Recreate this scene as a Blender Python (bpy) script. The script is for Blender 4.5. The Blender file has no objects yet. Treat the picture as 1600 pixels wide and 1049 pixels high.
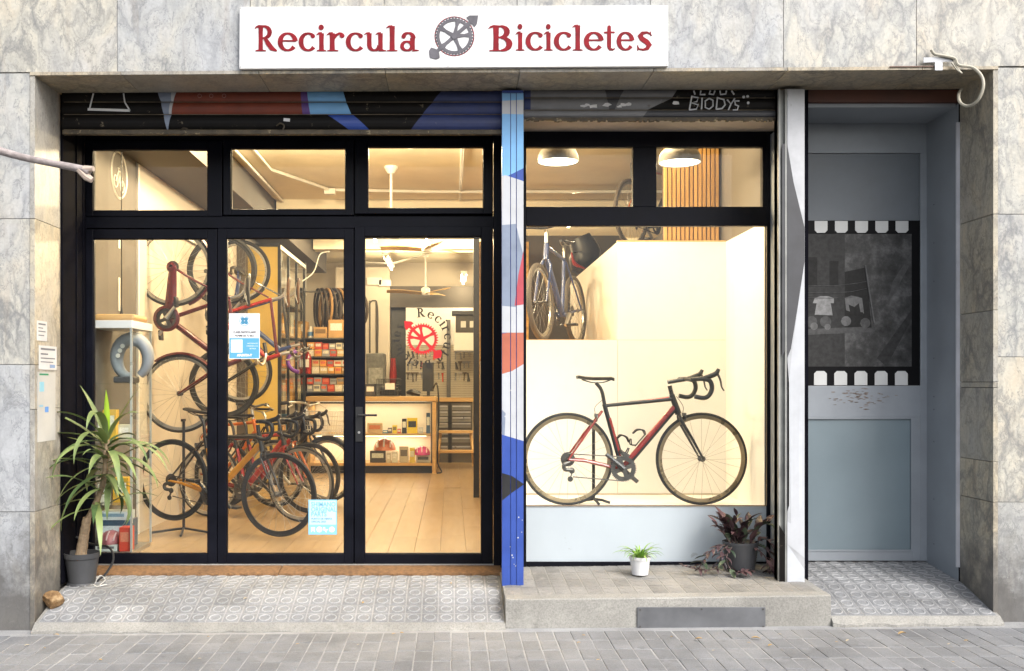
import bpy, math, random
from mathutils import Vector, Matrix, Euler
random.seed(7)
R = math.radians
scene = bpy.context.scene
COL = scene.collection

# ------------------------------------------------------------------ camera, light, exposure
F, D, H, CX, CY = 1540.0, 5.97, 1.49, 705.0, 600.0      # focal length in photo pixels, camera distance and height (m), vanishing point
cam_d = bpy.data.cameras.new('camera')
cam = bpy.data.objects.new('camera', cam_d); COL.objects.link(cam)
cam.location = (0, -D, H); cam.rotation_euler = (R(90), 0, 0)
cam_d.sensor_width = 36; cam_d.lens = F / 1600 * 36
cam_d.shift_x = (800 - CX) / 1600; cam_d.shift_y = (CY - 524.5) / 1600
cam_d.clip_end = 500
scene.camera = cam

SUN_EL, SUN_AZ = 44.0, 38.0          # elevation; azimuth from straight in front of the shop towards the right
world = bpy.data.worlds.new('World'); scene.world = world; world.use_nodes = True
wn = world.node_tree
bg = wn.nodes['Background']
sky = wn.nodes.new('ShaderNodeTexSky'); sky.sky_type = 'NISHITA'; sky.sun_disc = False
sky.sun_elevation = R(SUN_EL); sky.sun_rotation = R(180 - SUN_AZ)
sky.air_density = 1.0; sky.dust_density = 4.0; sky.ozone_density = 1.0
hsv = wn.nodes.new('ShaderNodeHueSaturation'); hsv.inputs['Saturation'].default_value = 0.45
wn.links.new(sky.outputs[0], hsv.inputs['Color']); wn.links.new(hsv.outputs[0], bg.inputs['Color'])
bg.inputs['Strength'].default_value = 0.15
sd = bpy.data.lights.new('sun', 'SUN'); sd.energy = 1.2; sd.angle = R(24); sd.color = (1.0, 0.98, 0.95)
sun = bpy.data.objects.new('sun', sd); COL.objects.link(sun); sun.location = (4, -6, 8)
to_sun = Vector((math.sin(R(SUN_AZ)) * math.cos(R(SUN_EL)), -math.cos(R(SUN_AZ)) * math.cos(R(SUN_EL)), math.sin(R(SUN_EL))))
sun.rotation_euler = to_sun.to_track_quat('Z', 'Y').to_euler()
scene.view_settings.view_transform = 'Standard'; scene.view_settings.look = 'None'
scene.view_settings.gamma = 1; scene.view_settings.use_curve_mapping = False
scene.view_settings.exposure = 1.0
scene.render.engine = 'CYCLES'
cy = scene.cycles
cy.use_denoising = True; cy.max_bounces = 8; cy.diffuse_bounces = 4; cy.glossy_bounces = 4
cy.transparent_max_bounces = 24; cy.sample_clamp_indirect = 6; cy.caustics_reflective = False; cy.caustics_refractive = False

# ------------------------------------------------------------------ helpers
def S(y): return F / (D + y)
def PX(px, y): return (px - CX) / S(y)
def PZ(py, y): return H - (py - CY) / S(y)
def W(px, py, y): return Vector((PX(px, y), y, PZ(py, y)))
def gz(x): return 0.0085 * (max(-4.5, min(5.0, x)) + 2.5)      # the street climbs gently to the right
def rnd(a, b): return random.uniform(a, b)

def cr(pts, n=6):
    """Catmull-Rom through points"""
    P = [Vector(p) for p in pts]; out = []
    Q = [2 * P[0] - P[1]] + P + [2 * P[-1] - P[-2]]
    for i in range(1, len(Q) - 2):
        a, b, c, d = Q[i - 1], Q[i], Q[i + 1], Q[i + 2]
        for k in range(n):
            t = k / n
            out.append(0.5 * ((2 * b) + (c - a) * t + (2 * a - 5 * b + 4 * c - d) * t * t + (3 * b - a - 3 * c + d) * t ** 3))
    out.append(P[-1]); return out

class MB:
    def __init__(s): s.v = []; s.f = []; s.mi = []; s.m = 0
    def face(s, idx): s.f.append(tuple(idx)); s.mi.append(s.m)
    def poly(s, pts):
        b = len(s.v); s.v += [tuple(p) for p in pts]; s.face(range(b, b + len(pts))); return s
    def box(s, x0, x1, y0, y1, z0, z1):
        b = len(s.v)
        s.v += [(x, y, z) for z in (z0, z1) for y in (y0, y1) for x in (x0, x1)]
        for q in ((0, 2, 3, 1), (4, 5, 7, 6), (0, 1, 5, 4), (2, 6, 7, 3), (0, 4, 6, 2), (1, 3, 7, 5)): s.face([b + i for i in q])
        return s
    def obox(s, mat, sx, sy, sz):
        b = len(s.v); s.box(-sx / 2, sx / 2, -sy / 2, sy / 2, -sz / 2, sz / 2)
        for i in range(b, len(s.v)): s.v[i] = tuple(mat @ Vector(s.v[i]))
        return s
    def bar(s, a, b, w, h=None):
        a, b = Vector(a), Vector(b); d = b - a; h = h or w
        q = d.to_track_quat('X', 'Z').to_matrix().to_4x4()
        return s.obox(Matrix.Translation((a + b) / 2) @ q, d.length, w, h)
    def tube(s, pts, r, n=8, caps=True, flat=1.0, closed=False):
        P = [Vector(p) for p in pts]; N = len(P); rs = list(r) if isinstance(r, (list, tuple)) else [r] * N
        if len(rs) != N: rs = [rs[min(len(rs) - 2, int(i * (len(rs) - 1) / (N - 1)))] * (1 - (q := i * (len(rs) - 1) / (N - 1) - min(len(rs) - 2, int(i * (len(rs) - 1) / (N - 1))))) + rs[min(len(rs) - 2, int(i * (len(rs) - 1) / (N - 1))) + 1] * q for i in range(N)]
        b = len(s.v); up = None
        for i, p in enumerate(P):
            if closed: t = (P[(i + 1) % N] - P[i - 1])
            else: t = (P[min(i + 1, N - 1)] - P[max(i - 1, 0)])
            t.normalize()
            if up is None:
                up = Vector((0, 0, 1)) if abs(t.z) < 0.9 else Vector((0, 1, 0))
            sd_ = t.cross(up)
            if sd_.length < 1e-4: up = Vector((1, 0, 0)); sd_ = t.cross(up)
            sd_.normalize(); up = sd_.cross(t).normalized()
            for k in range(n):
                a = 2 * math.pi * k / n
                s.v.append(tuple(p + (sd_ * math.cos(a) * flat + up * math.sin(a)) * rs[i]))
        M_ = N if closed else N - 1
        for i in range(M_):
            for k in range(n):
                j = (i + 1) % N
                s.face((b + i * n + k, b + i * n + (k + 1) % n, b + j * n + (k + 1) % n, b + j * n + k))
        if caps and not closed:
            s.face([b + k for k in range(n)][::-1]); s.face([b + (N - 1) * n + k for k in range(n)])
        return s
    def lathe(s, prof, c=(0, 0, 0), axis='Z', n=24, closed=False):
        """prof: (radius, height) list"""
        b = len(s.v); c = Vector(c); N = len(prof)
        for r_, h_ in prof:
            for k in range(n):
                a = 2 * math.pi * k / n; u, w = r_ * math.cos(a), r_ * math.sin(a)
                o = {'Z': (u, w, h_), 'Y': (u, h_, w), 'X': (h_, u, w)}[axis]
                s.v.append(tuple(c + Vector(o)))
        for i in range(N if closed else N - 1):
            j = (i + 1) % N
            for k in range(n):
                s.face((b + i * n + k, b + i * n + (k + 1) % n, b + j * n + (k + 1) % n, b + j * n + k))
        if not closed:
            if prof[0][0] > 1e-5: s.face([b + k for k in range(n)][::-1])
            if prof[-1][0] > 1e-5: s.face([b + (N - 1) * n + k for k in range(n)])
        return s
    def torus(s, c, R_, r_, axis='Y', n=48, m=8, a0=0, a1=2 * math.pi, sq=1.0):
        full = abs(a1 - a0 - 2 * math.pi) < 1e-6
        N = n if full else n + 1
        pts = []
        b = len(s.v); c = Vector(c)
        for i in range(N):
            a = a0 + (a1 - a0) * i / n
            e = {'Y': Vector((math.cos(a), 0, math.sin(a))), 'Z': Vector((math.cos(a), math.sin(a), 0)), 'X': Vector((0, math.cos(a), math.sin(a)))}[axis]
            x = {'Y': Vector((0, 1, 0)), 'Z': Vector((0, 0, 1)), 'X': Vector((1, 0, 0))}[axis]
            for k in range(m):
                t = 2 * math.pi * k / m
                s.v.append(tuple(c + e * (R_ + r_ * math.cos(t)) + x * (r_ * sq * math.sin(t))))
        for i in range(n):
            j = (i + 1) % N
            for k in range(m):
                s.face((b + i * m + k, b + i * m + (k + 1) % m, b + j * m + (k + 1) % m, b + j * m + k))
        return s
    def prism(s, pts, d):
        """flat outline in the x-z plane (list of (x, y, z)) pushed back along +y by d"""
        n = len(pts); b = len(s.v)
        s.v += [tuple(p) for p in pts] + [(p[0], p[1] + d, p[2]) for p in pts]
        s.face(range(b, b + n)); s.face(list(range(b + n, b + 2 * n))[::-1])
        for i in range(n):
            j = (i + 1) % n; s.face((b + i, b + n + i, b + n + j, b + j))
        return s
    def build(s, name, mat, parent=None, world=True, smooth=False, bevel=0, loc=None, kind=None, mats=None, mesh=None):
        me = bpy.data.meshes.new(name)
        off = Vector((0, 0, 0))
        if loc is not None and parent is None: off = Vector(loc)
        p = parent
        while world and p is not None: off = off + p.location; p = p.parent
        if off.length > 0: vv = [(x - off.x, y - off.y, z - off.z) for x, y, z in s.v]
        else: vv = s.v
        me.from_pydata(vv, [], s.f)
        for m_ in (mats or [mat]): me.materials.append(m_)
        if mats: me.polygons.foreach_set('material_index', s.mi)
        if smooth: me.polygons.foreach_set('use_smooth', [True] * len(me.polygons))
        me.update()
        o = bpy.data.objects.new(name, me); COL.objects.link(o)
        if parent: o.parent = parent
        if loc is not None and parent is None: o.location = loc
        if bevel:
            bm = o.modifiers.new('bevel', 'BEVEL'); bm.width = bevel; bm.segments = 2; bm.limit_method = 'ANGLE'
        if kind: o['kind'] = kind
        if smooth and smooth != 'all':
            try: me.set_sharp_from_angle(angle=R(40))
            except Exception: pass
        return o

def tag(o, label, cat, group=None):
    o['label'] = label; o['category'] = cat
    if group: o['group'] = group
    return o
def thing(name, label, cat, loc=(0, 0, 0), group=None):
    o = bpy.data.objects.new(name, None); COL.objects.link(o); o.location = loc; o.empty_display_size = 0.1
    return tag(o, label, cat, group)
def B(x0, x1, y0, y1, z0, z1): return MB().box(x0, x1, y0, y1, z0, z1)

def text_into(mb, s, size, c, align='CENTER', ext=0.0006, rot=0.0, bold=0.0, sx=1.0):
    """flat lettering facing the street (-y) at point c"""
    cu = bpy.data.curves.new('lettering', 'FONT'); cu.body = s; cu.size = size; cu.align_x = align; cu.align_y = 'CENTER'
    cu.extrude = ext; cu.offset = bold; cu.resolution_u = 3
    ob = bpy.data.objects.new('lettering', cu)
    me = bpy.data.meshes.new_from_object(ob)
    b = len(mb.v); ca, sa = math.cos(rot), math.sin(rot)
    for v in me.vertices:
        x, y, z = v.co.x * sx, v.co.y, v.co.z
        mb.v.append((c[0] + x * ca - y * sa, c[1] - z, c[2] + x * sa + y * ca))
    for p in me.polygons: mb.face([b + i for i in p.vertices])
    bpy.data.objects.remove(ob); bpy.data.curves.remove(cu); bpy.data.meshes.remove(me)
    return mb

# ------------------------------------------------------------------ materials
def nt(name):
    m = bpy.data.materials.new(name); m.use_nodes = True
    return m, m.node_tree.nodes, m.node_tree.links, m.node_tree.nodes['Principled BSDF']
def node(N, t, **kw):
    n = N.new(t)
    for k, v in kw.items():
        if k in n.inputs: n.inputs[k].default_value = v
        else: setattr(n, k, v)
    return n
def ramp(N, stops):
    r = N.new('ShaderNodeValToRGB'); e = r.color_ramp.elements
    while len(e) > 1: e.remove(e[-1])
    e[0].position = stops[0][0]; e[0].color = c4(stops[0][1])
    for p, c in stops[1:]:
        k = e.new(p); k.color = c4(c)
    return r
def c4(c): return (c, c, c, 1) if isinstance(c, (int, float)) else (c[0], c[1], c[2], 1)
def mixc(N, L, f, a, b, mode='MIX'):
    m = N.new('ShaderNodeMix'); m.data_type = 'RGBA'; m.blend_type = mode
    for k, src in ((0, f), (6, a), (7, b)):
        if hasattr(src, 'links') or hasattr(src, 'is_linked'): L.new(src, m.inputs[k])
        else: m.inputs[k].default_value = src if k == 0 else c4(src)
    return m.outputs[2]

def M(name, col, rough=0.5, metal=0.0, var=0.12, vs=6.0, bump=0.0, bs=60.0, chips=None, spec=None, emit=None, es=1.0, coat=0.0):
    m, N, L, p = nt(name)
    tc = N.new('ShaderNodeTexCoord')
    n1 = node(N, 'ShaderNodeTexNoise', Scale=vs, Detail=5.0, Roughness=0.6); L.new(tc.outputs['Object'], n1.inputs['Vector'])
    r = ramp(N, [(0.3, [c * (1 - var) for c in col]), (0.7, [min(1, c * (1 + var)) for c in col])]); L.new(n1.outputs['Fac'], r.inputs['Fac'])
    out = r.outputs['Color']
    if chips:
        n2 = node(N, 'ShaderNodeTexNoise', Scale=chips[2], Detail=6.0, Roughness=0.7); L.new(tc.outputs['Object'], n2.inputs['Vector'])
        r2 = ramp(N, [(chips[1], 0), (chips[1] + 0.03, 1)]); L.new(n2.outputs['Fac'], r2.inputs['Fac'])
        out = mixc(N, L, r2.outputs['Color'], out, chips[0])
    L.new(out, p.inputs['Base Color'])
    rr = ramp(N, [(0.3, max(0, rough - 0.07)), (0.7, min(1, rough + 0.07))]); L.new(n1.outputs['Fac'], rr.inputs['Fac']); L.new(rr.outputs['Color'], p.inputs['Roughness'])
    p.inputs['Metallic'].default_value = metal
    if spec is not None: p.inputs['Specular IOR Level'].default_value = spec
    if coat: p.inputs['Coat Weight'].default_value = coat
    if bump:
        n3 = node(N, 'ShaderNodeTexNoise', Scale=bs, Detail=4.0); L.new(tc.outputs['Object'], n3.inputs['Vector'])
        b = node(N, 'ShaderNodeBump', Strength=bump, Distance=0.01); L.new(n3.outputs['Fac'], b.inputs['Height']); L.new(b.outputs['Normal'], p.inputs['Normal'])
    if emit:
        p.inputs['Emission Color'].default_value = c4(emit); p.inputs['Emission Strength'].default_value = es
    return m

def marble(name, tint=(1, 1, 1), scale=1.0, dirt=0.5):
    m, N, L, p = nt(name)
    geo = N.new('ShaderNodeNewGeometry'); oi = N.new('ShaderNodeObjectInfo')
    mul = node(N, 'ShaderNodeVectorMath', operation='SCALE'); mul.inputs[0].default_value = (37.0, 0.0, 91.0); L.new(oi.outputs['Random'], mul.inputs['Scale'])
    add = node(N, 'ShaderNodeVectorMath', operation='ADD'); L.new(geo.outputs['Position'], add.inputs[0]); L.new(mul.outputs[0], add.inputs[1])
    v = add.outputs[0]
    mp = node(N, 'ShaderNodeMapping'); mp.inputs['Rotation'].default_value = (0, R(55), 0); mp.inputs['Scale'].default_value = (1.0 * scale, 1.0 * scale, 0.55 * scale); L.new(v, mp.inputs['Vector'])
    w = node(N, 'ShaderNodeTexNoise', Scale=3.2, Detail=6.0, Roughness=0.6); L.new(mp.outputs[0], w.inputs['Vector'])
    ws = node(N, 'ShaderNodeVectorMath', operation='SCALE', Scale=0.42); L.new(w.outputs['Color'], ws.inputs[0])
    wv = node(N, 'ShaderNodeVectorMath', operation='ADD'); L.new(mp.outputs[0], wv.inputs[0]); L.new(ws.outputs[0], wv.inputs[1])
    # zone: where the stone is broken into cream fragments, elsewhere smooth grey
    zn = node(N, 'ShaderNodeTexNoise', Scale=1.5, Detail=4.0, Roughness=0.55); L.new(wv.outputs[0], zn.inputs['Vector'])
    zr_ = node(N, 'ShaderNodeMath', operation='MULTIPLY_ADD'); L.new(oi.outputs['Random'], zr_.inputs[0]); zr_.inputs[1].default_value = 0.22; L.new(zn.outputs['Fac'], zr_.inputs[2])
    zm = ramp(N, [(0.50, 0), (0.66, 1)]); L.new(zr_.outputs[0], zm.inputs['Fac'])
    big = node(N, 'ShaderNodeTexNoise', Scale=4.5, Detail=7.0, Roughness=0.66); L.new(wv.outputs[0], big.inputs['Vector'])
    rgy = ramp(N, [(0.30, (0.345, 0.352, 0.358)), (0.5, (0.43, 0.435, 0.44)), (0.7, (0.475, 0.48, 0.485))]); L.new(big.outputs['Fac'], rgy.inputs['Fac'])
    rcr = ramp(N, [(0.30, (0.41, 0.41, 0.39)), (0.48, (0.50, 0.485, 0.43)), (0.62, (0.52, 0.48, 0.40)), (0.75, (0.47, 0.40, 0.31))]); L.new(big.outputs['Fac'], rcr.inputs['Fac'])
    col = mixc(N, L, zm.outputs['Color'], rgy.outputs['Color'], rcr.outputs['Color'])
    zs_ = node(N, 'ShaderNodeMath', operation='MULTIPLY_ADD'); L.new(zm.outputs['Color'], zs_.inputs[0]); zs_.inputs[1].default_value = 0.65; zs_.inputs[2].default_value = 0.42
    bk = node(N, 'ShaderNodeTexNoise', Scale=2.6, Detail=4.0); L.new(v, bk.inputs['Vector'])
    rk = ramp(N, [(0.36, 0.25), (0.56, 1)]); L.new(bk.outputs['Fac'], rk.inputs['Fac'])
    zk = node(N, 'ShaderNodeMath', operation='MULTIPLY'); L.new(zs_.outputs[0], zk.inputs[0]); L.new(rk.outputs['Color'], zk.inputs[1])
    fi = None
    for sc_, w0, w1, st_, vc in ((4.2, 0.028, 0.11, 0.75, (0.15, 0.157, 0.17)), (9.0, 0.035, 0.13, 0.62, (0.19, 0.195, 0.20)), (20.0, 0.05, 0.22, 0.32, (0.21, 0.21, 0.205))):
        fi = node(N, 'ShaderNodeTexVoronoi', Scale=sc_); fi.feature = 'DISTANCE_TO_EDGE'; L.new(wv.outputs[0], fi.inputs['Vector'])
        rf = ramp(N, [(0.0, st_), (w0, st_ * .55), (w1, 0)]); L.new(fi.outputs['Distance'], rf.inputs['Fac'])
        vm = node(N, 'ShaderNodeMath', operation='MULTIPLY'); L.new(rf.outputs['Color'], vm.inputs[0]); L.new(zk.outputs[0], vm.inputs[1])
        col = mixc(N, L, vm.outputs[0], col, vc)
    fi = big
    hl = node(N, 'ShaderNodeTexNoise', Scale=8.0, Detail=6.0, Roughness=0.6, Distortion=1.0); L.new(wv.outputs[0], hl.inputs['Vector'])
    rh = ramp(N, [(0.47, 0), (0.49, 0.75), (0.515, 0)]); L.new(hl.outputs['Fac'], rh.inputs['Fac']); col = mixc(N, L, rh.outputs['Color'], col, (0.20, 0.205, 0.21))
    gr_ = node(N, 'ShaderNodeTexNoise', Scale=60.0, Detail=5.0, Roughness=0.7); L.new(v, gr_.inputs['Vector'])
    rg_ = ramp(N, [(0.3, 0.86), (0.6, 1.04)]); L.new(gr_.outputs['Fac'], rg_.inputs['Fac']); col = mixc(N, L, 1.0, col, rg_.outputs['Color'], 'MULTIPLY')
    # panel-to-panel tone
    rt = ramp(N, [(0.0, (0.94, 0.945, 0.95)), (0.5, (1, 1, 1)), (1.0, (1.08, 1.04, 0.97))]); L.new(oi.outputs['Random'], rt.inputs['Fac'])
    col = mixc(N, L, 1.0, col, rt.outputs['Color'], 'MULTIPLY')
    col = mixc(N, L, 1.0, col, tint, 'MULTIPLY')
    if dirt:
        sp = N.new('ShaderNodeSeparateXYZ'); L.new(geo.outputs['Position'], sp.inputs[0])
        dn = node(N, 'ShaderNodeTexNoise', Scale=5.0, Detail=7.0, Roughness=0.7); L.new(geo.outputs['Position'], dn.inputs['Vector'])
        ma = node(N, 'ShaderNodeMath', operation='MULTIPLY_ADD'); L.new(dn.outputs['Fac'], ma.inputs[0]); ma.inputs[1].default_value = -1.5; L.new(sp.outputs['Z'], ma.inputs[2])
        rd = ramp(N, [(0.0, 0.86), (0.16, 0.62), (0.40, 0.22), (0.66, 0)]); 
        ad = node(N, 'ShaderNodeMath', operation='ADD'); L.new(ma.outputs[0], ad.inputs[0]); ad.inputs[1].default_value = 0.56
        L.new(ad.outputs[0], rd.inputs['Fac']); col = mixc(N, L, rd.outputs['Color'], col, (0.085, 0.08, 0.075))
        st = node(N, 'ShaderNodeTexNoise', Scale=1.0, Detail=5.0, Roughness=0.65)
        sm = node(N, 'ShaderNodeMapping'); sm.inputs['Scale'].default_value = (9, 9, 0.9); L.new(geo.outputs['Position'], sm.inputs['Vector']); L.new(sm.outputs[0], st.inputs['Vector'])
        rs_ = ramp(N, [(0.58, 0), (0.72, 0.5 * dirt)]); L.new(st.outputs['Fac'], rs_.inputs['Fac'])
        col = mixc(N, L, rs_.outputs['Color'], col, (0.28, 0.22, 0.165))
    gm_ = node(N, 'ShaderNodeTexNoise', Scale=7.0, Detail=9.0, Roughness=0.8); L.new(v, gm_.inputs['Vector'])
    rm_ = ramp(N, [(0.58, 0), (0.68, 0.42)]); L.new(gm_.outputs['Fac'], rm_.inputs['Fac']); col = mixc(N, L, rm_.outputs['Color'], col, (0.24, 0.235, 0.225))
    L.new(col, p.inputs['Base Color'])
    p.inputs['Roughness'].default_value = 0.42
    b = node(N, 'ShaderNodeBump', Strength=0.12, Distance=0.004); L.new(fi.outputs['Fac'], b.inputs['Height']); L.new(b.outputs['Normal'], p.inputs['Normal'])
    return m

def concrete(name, col, scale=8.0, spots=0.3, bump=0.35, pv=1.0):
    m, N, L, p = nt(name)
    geo = N.new('ShaderNodeNewGeometry'); oi = N.new('ShaderNodeObjectInfo'); v = geo.outputs['Position']
    a = node(N, 'ShaderNodeTexNoise', Scale=scale * 0.25, Detail=6.0, Roughness=0.65); L.new(v, a.inputs['Vector'])
    r = ramp(N, [(0.3, [c * 0.72 for c in col]), (0.5, col), (0.72, [c * 1.25 for c in col])]); L.new(a.outputs['Fac'], r.inputs['Fac'])
    g = node(N, 'ShaderNodeTexNoise', Scale=scale * 22, Detail=3.0, Roughness=0.7); L.new(v, g.inputs['Vector'])
    rg = ramp(N, [(0.3, 0.72), (0.5, 1.0), (0.7, 1.2)]); L.new(g.outputs['Fac'], rg.inputs['Fac'])
    c = mixc(N, L, 1.0, r.outputs['Color'], rg.outputs['Color'], 'MULTIPLY')
    rt = ramp(N, [(0.0, 1 - .16 * pv), (1.0, 1 + .14 * pv)]); L.new(oi.outputs['Random'], rt.inputs['Fac'])
    c = mixc(N, L, 1.0, c, rt.outputs['Color'], 'MULTIPLY')
    sp = node(N, 'ShaderNodeTexNoise', Scale=scale * 1.3, Detail=8.0, Roughness=0.75); L.new(v, sp.inputs['Vector'])
    rs_ = ramp(N, [(0.58, 0), (0.66, spots)]); L.new(sp.outputs['Fac'], rs_.inputs['Fac'])
    c = mixc(N, L, rs_.outputs['Color'], c, [x * 0.5 for x in col])
    s2 = node(N, 'ShaderNodeTexNoise', Scale=scale * 0.7, Detail=9.0, Roughness=0.8); L.new(v, s2.inputs['Vector'])
    r2_ = ramp(N, [(0.56, 0), (0.66, 0.45)]); L.new(s2.outputs['Fac'], r2_.inputs['Fac'])
    c = mixc(N, L, r2_.outputs['Color'], c, [min(.6, x * 1.55) for x in col])
    L.new(c, p.inputs['Base Color']); p.inputs['Roughness'].default_value = 0.85
    b = node(N, 'ShaderNodeBump', Strength=bump, Distance=0.004); L.new(g.outputs['Fac'], b.inputs['Height']); L.new(b.outputs['Normal'], p.inputs['Normal'])
    return m

def wood(name, c0, c1, scale=1.0, rough=0.45, axis='X', pv=1.0):
    m, N, L, p = nt(name)
    tc = N.new('ShaderNodeTexCoord'); oi = N.new('ShaderNodeObjectInfo')
    mul = node(N, 'ShaderNodeVectorMath', operation='SCALE'); mul.inputs[0].default_value = (17.0, 5.0, 31.0); L.new(oi.outputs['Random'], mul.inputs['Scale'])
    add = node(N, 'ShaderNodeVectorMath', operation='ADD'); L.new(tc.outputs['Object'], add.inputs[0]); L.new(mul.outputs[0], add.inputs[1])
    mp = node(N, 'ShaderNodeMapping'); s = {'X': (1.5, 14, 14), 'Y': (14, 1.5, 14), 'Z': (14, 14, 1.5)}[axis]
    mp.inputs['Scale'].default_value = [k * scale for k in s]; L.new(add.outputs[0], mp.inputs['Vector'])
    a = node(N, 'ShaderNodeTexNoise', Scale=1.0, Detail=6.0, Roughness=0.6, Distortion=0.6); L.new(mp.outputs[0], a.inputs['Vector'])
    r = ramp(N, [(0.3, c0), (0.7, c1)]); L.new(a.outputs['Fac'], r.inputs['Fac'])
    rt = ramp(N, [(0.0, 1 - .15 * pv), (1.0, 1 + .12 * pv)]); L.new(oi.outputs['Random'], rt.inputs['Fac'])
    c = mixc(N, L, 1.0, r.outputs['Color'], rt.outputs['Color'], 'MULTIPLY')
    L.new(c, p.inputs['Base Color']); p.inputs['Roughness'].default_value = rough
    return m

def glass(name, tint=(1, 1, 1), ior=1.45, rough=0.0, haze=0.0):
    m, N, L, p = nt(name); N.remove(p)
    out = [n for n in N if n.type == 'OUTPUT_MATERIAL'][0]
    t = node(N, 'ShaderNodeBsdfTransparent'); t.inputs['Color'].default_value = c4(tint)
    g = node(N, 'ShaderNodeBsdfGlossy'); g.inputs['Roughness'].default_value = rough; g.inputs['Color'].default_value = (1, 1, 1, 1)
    f = node(N, 'ShaderNodeFresnel', IOR=ior); mx = N.new('ShaderNodeMixShader')
    ge = N.new('ShaderNodeNewGeometry'); fb = node(N, 'ShaderNodeMath', operation='SUBTRACT'); fb.inputs[0].default_value = 1.0; L.new(ge.outputs['Backfacing'], fb.inputs[1])
    fm = node(N, 'ShaderNodeMath', operation='MULTIPLY'); L.new(f.outputs[0], fm.inputs[0]); L.new(fb.outputs[0], fm.inputs[1])
    L.new(fm.outputs[0], mx.inputs[0]); L.new(t.outputs[0], mx.inputs[1]); L.new(g.outputs[0], mx.inputs[2])
    if haze:
        d = node(N, 'ShaderNodeBsdfDiffuse'); d.inputs['Color'].default_value = (0.8, 0.8, 0.8, 1)
        tc = N.new('ShaderNodeTexCoord'); nz = node(N, 'ShaderNodeTexNoise', Scale=3.0, Detail=8.0, Roughness=0.75); L.new(tc.outputs['Object'], nz.inputs['Vector'])
        rr = ramp(N, [(0.52, 0.004), (0.6, haze * .35), (0.75, haze)]); L.new(nz.outputs['Fac'], rr.inputs['Fac'])
        m2 = N.new('ShaderNodeMixShader'); L.new(rr.outputs['Color'], m2.inputs[0]); L.new(mx.outputs[0], m2.inputs[1]); L.new(d.outputs[0], m2.inputs[2])
        L.new(m2.outputs[0], out.inputs[0])
    else: L.new(mx.outputs[0], out.inputs[0])
    return m

def emitter(name, col, s):
    m, N, L, p = nt(name); N.remove(p); e = node(N, 'ShaderNodeEmission', Strength=s); e.inputs['Color'].default_value = c4(col)
    L.new(e.outputs[0], [n for n in N if n.type == 'OUTPUT_MATERIAL'][0].inputs[0]); return m

def leafmat(name, c0, c1, rough=0.45):
    m, N, L, p = nt(name)
    oi = N.new('ShaderNodeObjectInfo'); tc = N.new('ShaderNodeTexCoord')
    nz = node(N, 'ShaderNodeTexNoise', Scale=9.0, Detail=4.0); L.new(tc.outputs['Object'], nz.inputs['Vector'])
    ad = node(N, 'ShaderNodeMath', operation='MULTIPLY_ADD'); L.new(nz.outputs['Fac'], ad.inputs[0]); ad.inputs[1].default_value = 0.6
    sc_ = node(N, 'ShaderNodeMath', operation='MULTIPLY_ADD'); L.new(oi.outputs['Random'], sc_.inputs[0]); sc_.inputs[1].default_value = 0.7; sc_.inputs[2].default_value = -0.15
    L.new(sc_.outputs[0], ad.inputs[2])
    r = ramp(N, [(0.15, c0), (0.85, c1)]); L.new(ad.outputs[0], r.inputs['Fac']); L.new(r.outputs['Color'], p.inputs['Base Color'])
    p.inputs['Roughness'].default_value = rough
    return m

MARB = marble('marble', (.95, .965, .985), 1.0, 0.62)
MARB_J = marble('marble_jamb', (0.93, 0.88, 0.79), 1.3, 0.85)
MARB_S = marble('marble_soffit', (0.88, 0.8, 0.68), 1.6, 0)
GROUT = concrete('grout', (0.16, 0.155, 0.15))
PAVE = concrete('paving_concrete', (0.195, 0.198, 0.205), 7, 0.5, pv=.6)
STEPT = concrete('step_tile_concrete', (0.235, 0.227, 0.212), 9, 0.3)
PAVEJ = concrete('paving_mortar', (0.28, 0.28, 0.28), 9, 0.4)
PANOT = concrete('hydraulic_tile', (0.205, 0.21, 0.216), 9, 0.35)
PANOTR = concrete('tile_relief', (0.33, 0.332, 0.335), 9, 0.25)
CONC = concrete('cast_concrete', (0.265, 0.257, 0.235), 5, 0.35)
ASPH = concrete('asphalt', (0.055, 0.055, 0.057), 12, 0.2)
BLACKM = M('black_frame_paint', (0.0045, 0.005, 0.009), 0.42, var=0.35, vs=5, bump=0.05, chips=((0.07, 0.07, 0.08), 0.71, 45), spec=0.13)
SIDEBLK = M('side_black', (0.005, 0.005, 0.008), 0.85, var=0.4, vs=6, spec=0.03)
LINEW = M('line_white', (0.62, 0.63, 0.64), 0.55, var=0.12)
SEAM = M('seam_metal', (0.16, 0.13, 0.09), 0.5, metal=0.3, var=0.5, vs=10)
SHUT_BLACK = M('shutter_black', (0.006, 0.005, 0.0045), 0.5, var=0.35, vs=9, chips=((0.12, 0.10, 0.07), 0.63, 18), spec=0.15)
RUSTBAR = M('shutter_bottom_bar_metal', (0.07, 0.055, 0.035), 0.6, metal=0.3, var=0.5, vs=14, chips=((0.25, 0.2, 0.12), 0.6, 20))
RUSTRED = M('paint_rust_red', (0.17, 0.032, 0.014), 0.5, var=0.2)
NAVY = M('paint_navy', (0.022, 0.035, 0.12), 0.5, var=0.25, chips=((0.3, 0.3, 0.35), 0.7, 40))
BLUE = M('paint_blue', (0.028, 0.07, 0.32), 0.42, var=0.14, chips=((0.4, 0.45, 0.6), 0.71, 35))
LBLUE = M('paint_light_blue', (0.17, 0.40, 0.70), 0.45, var=0.1)
PURP = M('paint_purple', (0.10, 0.05, 0.22), 0.5)
SLATE = M('paint_slate', (0.20, 0.24, 0.32), 0.5, var=0.15)
WHITEP = M('paint_white', (0.47, 0.485, 0.51), 0.5, var=0.08, chips=((0.45, 0.45, 0.46), 0.66, 14))
BRICKP = M('paint_brick', (0.42, 0.12, 0.07), 0.5, var=0.15)
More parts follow.
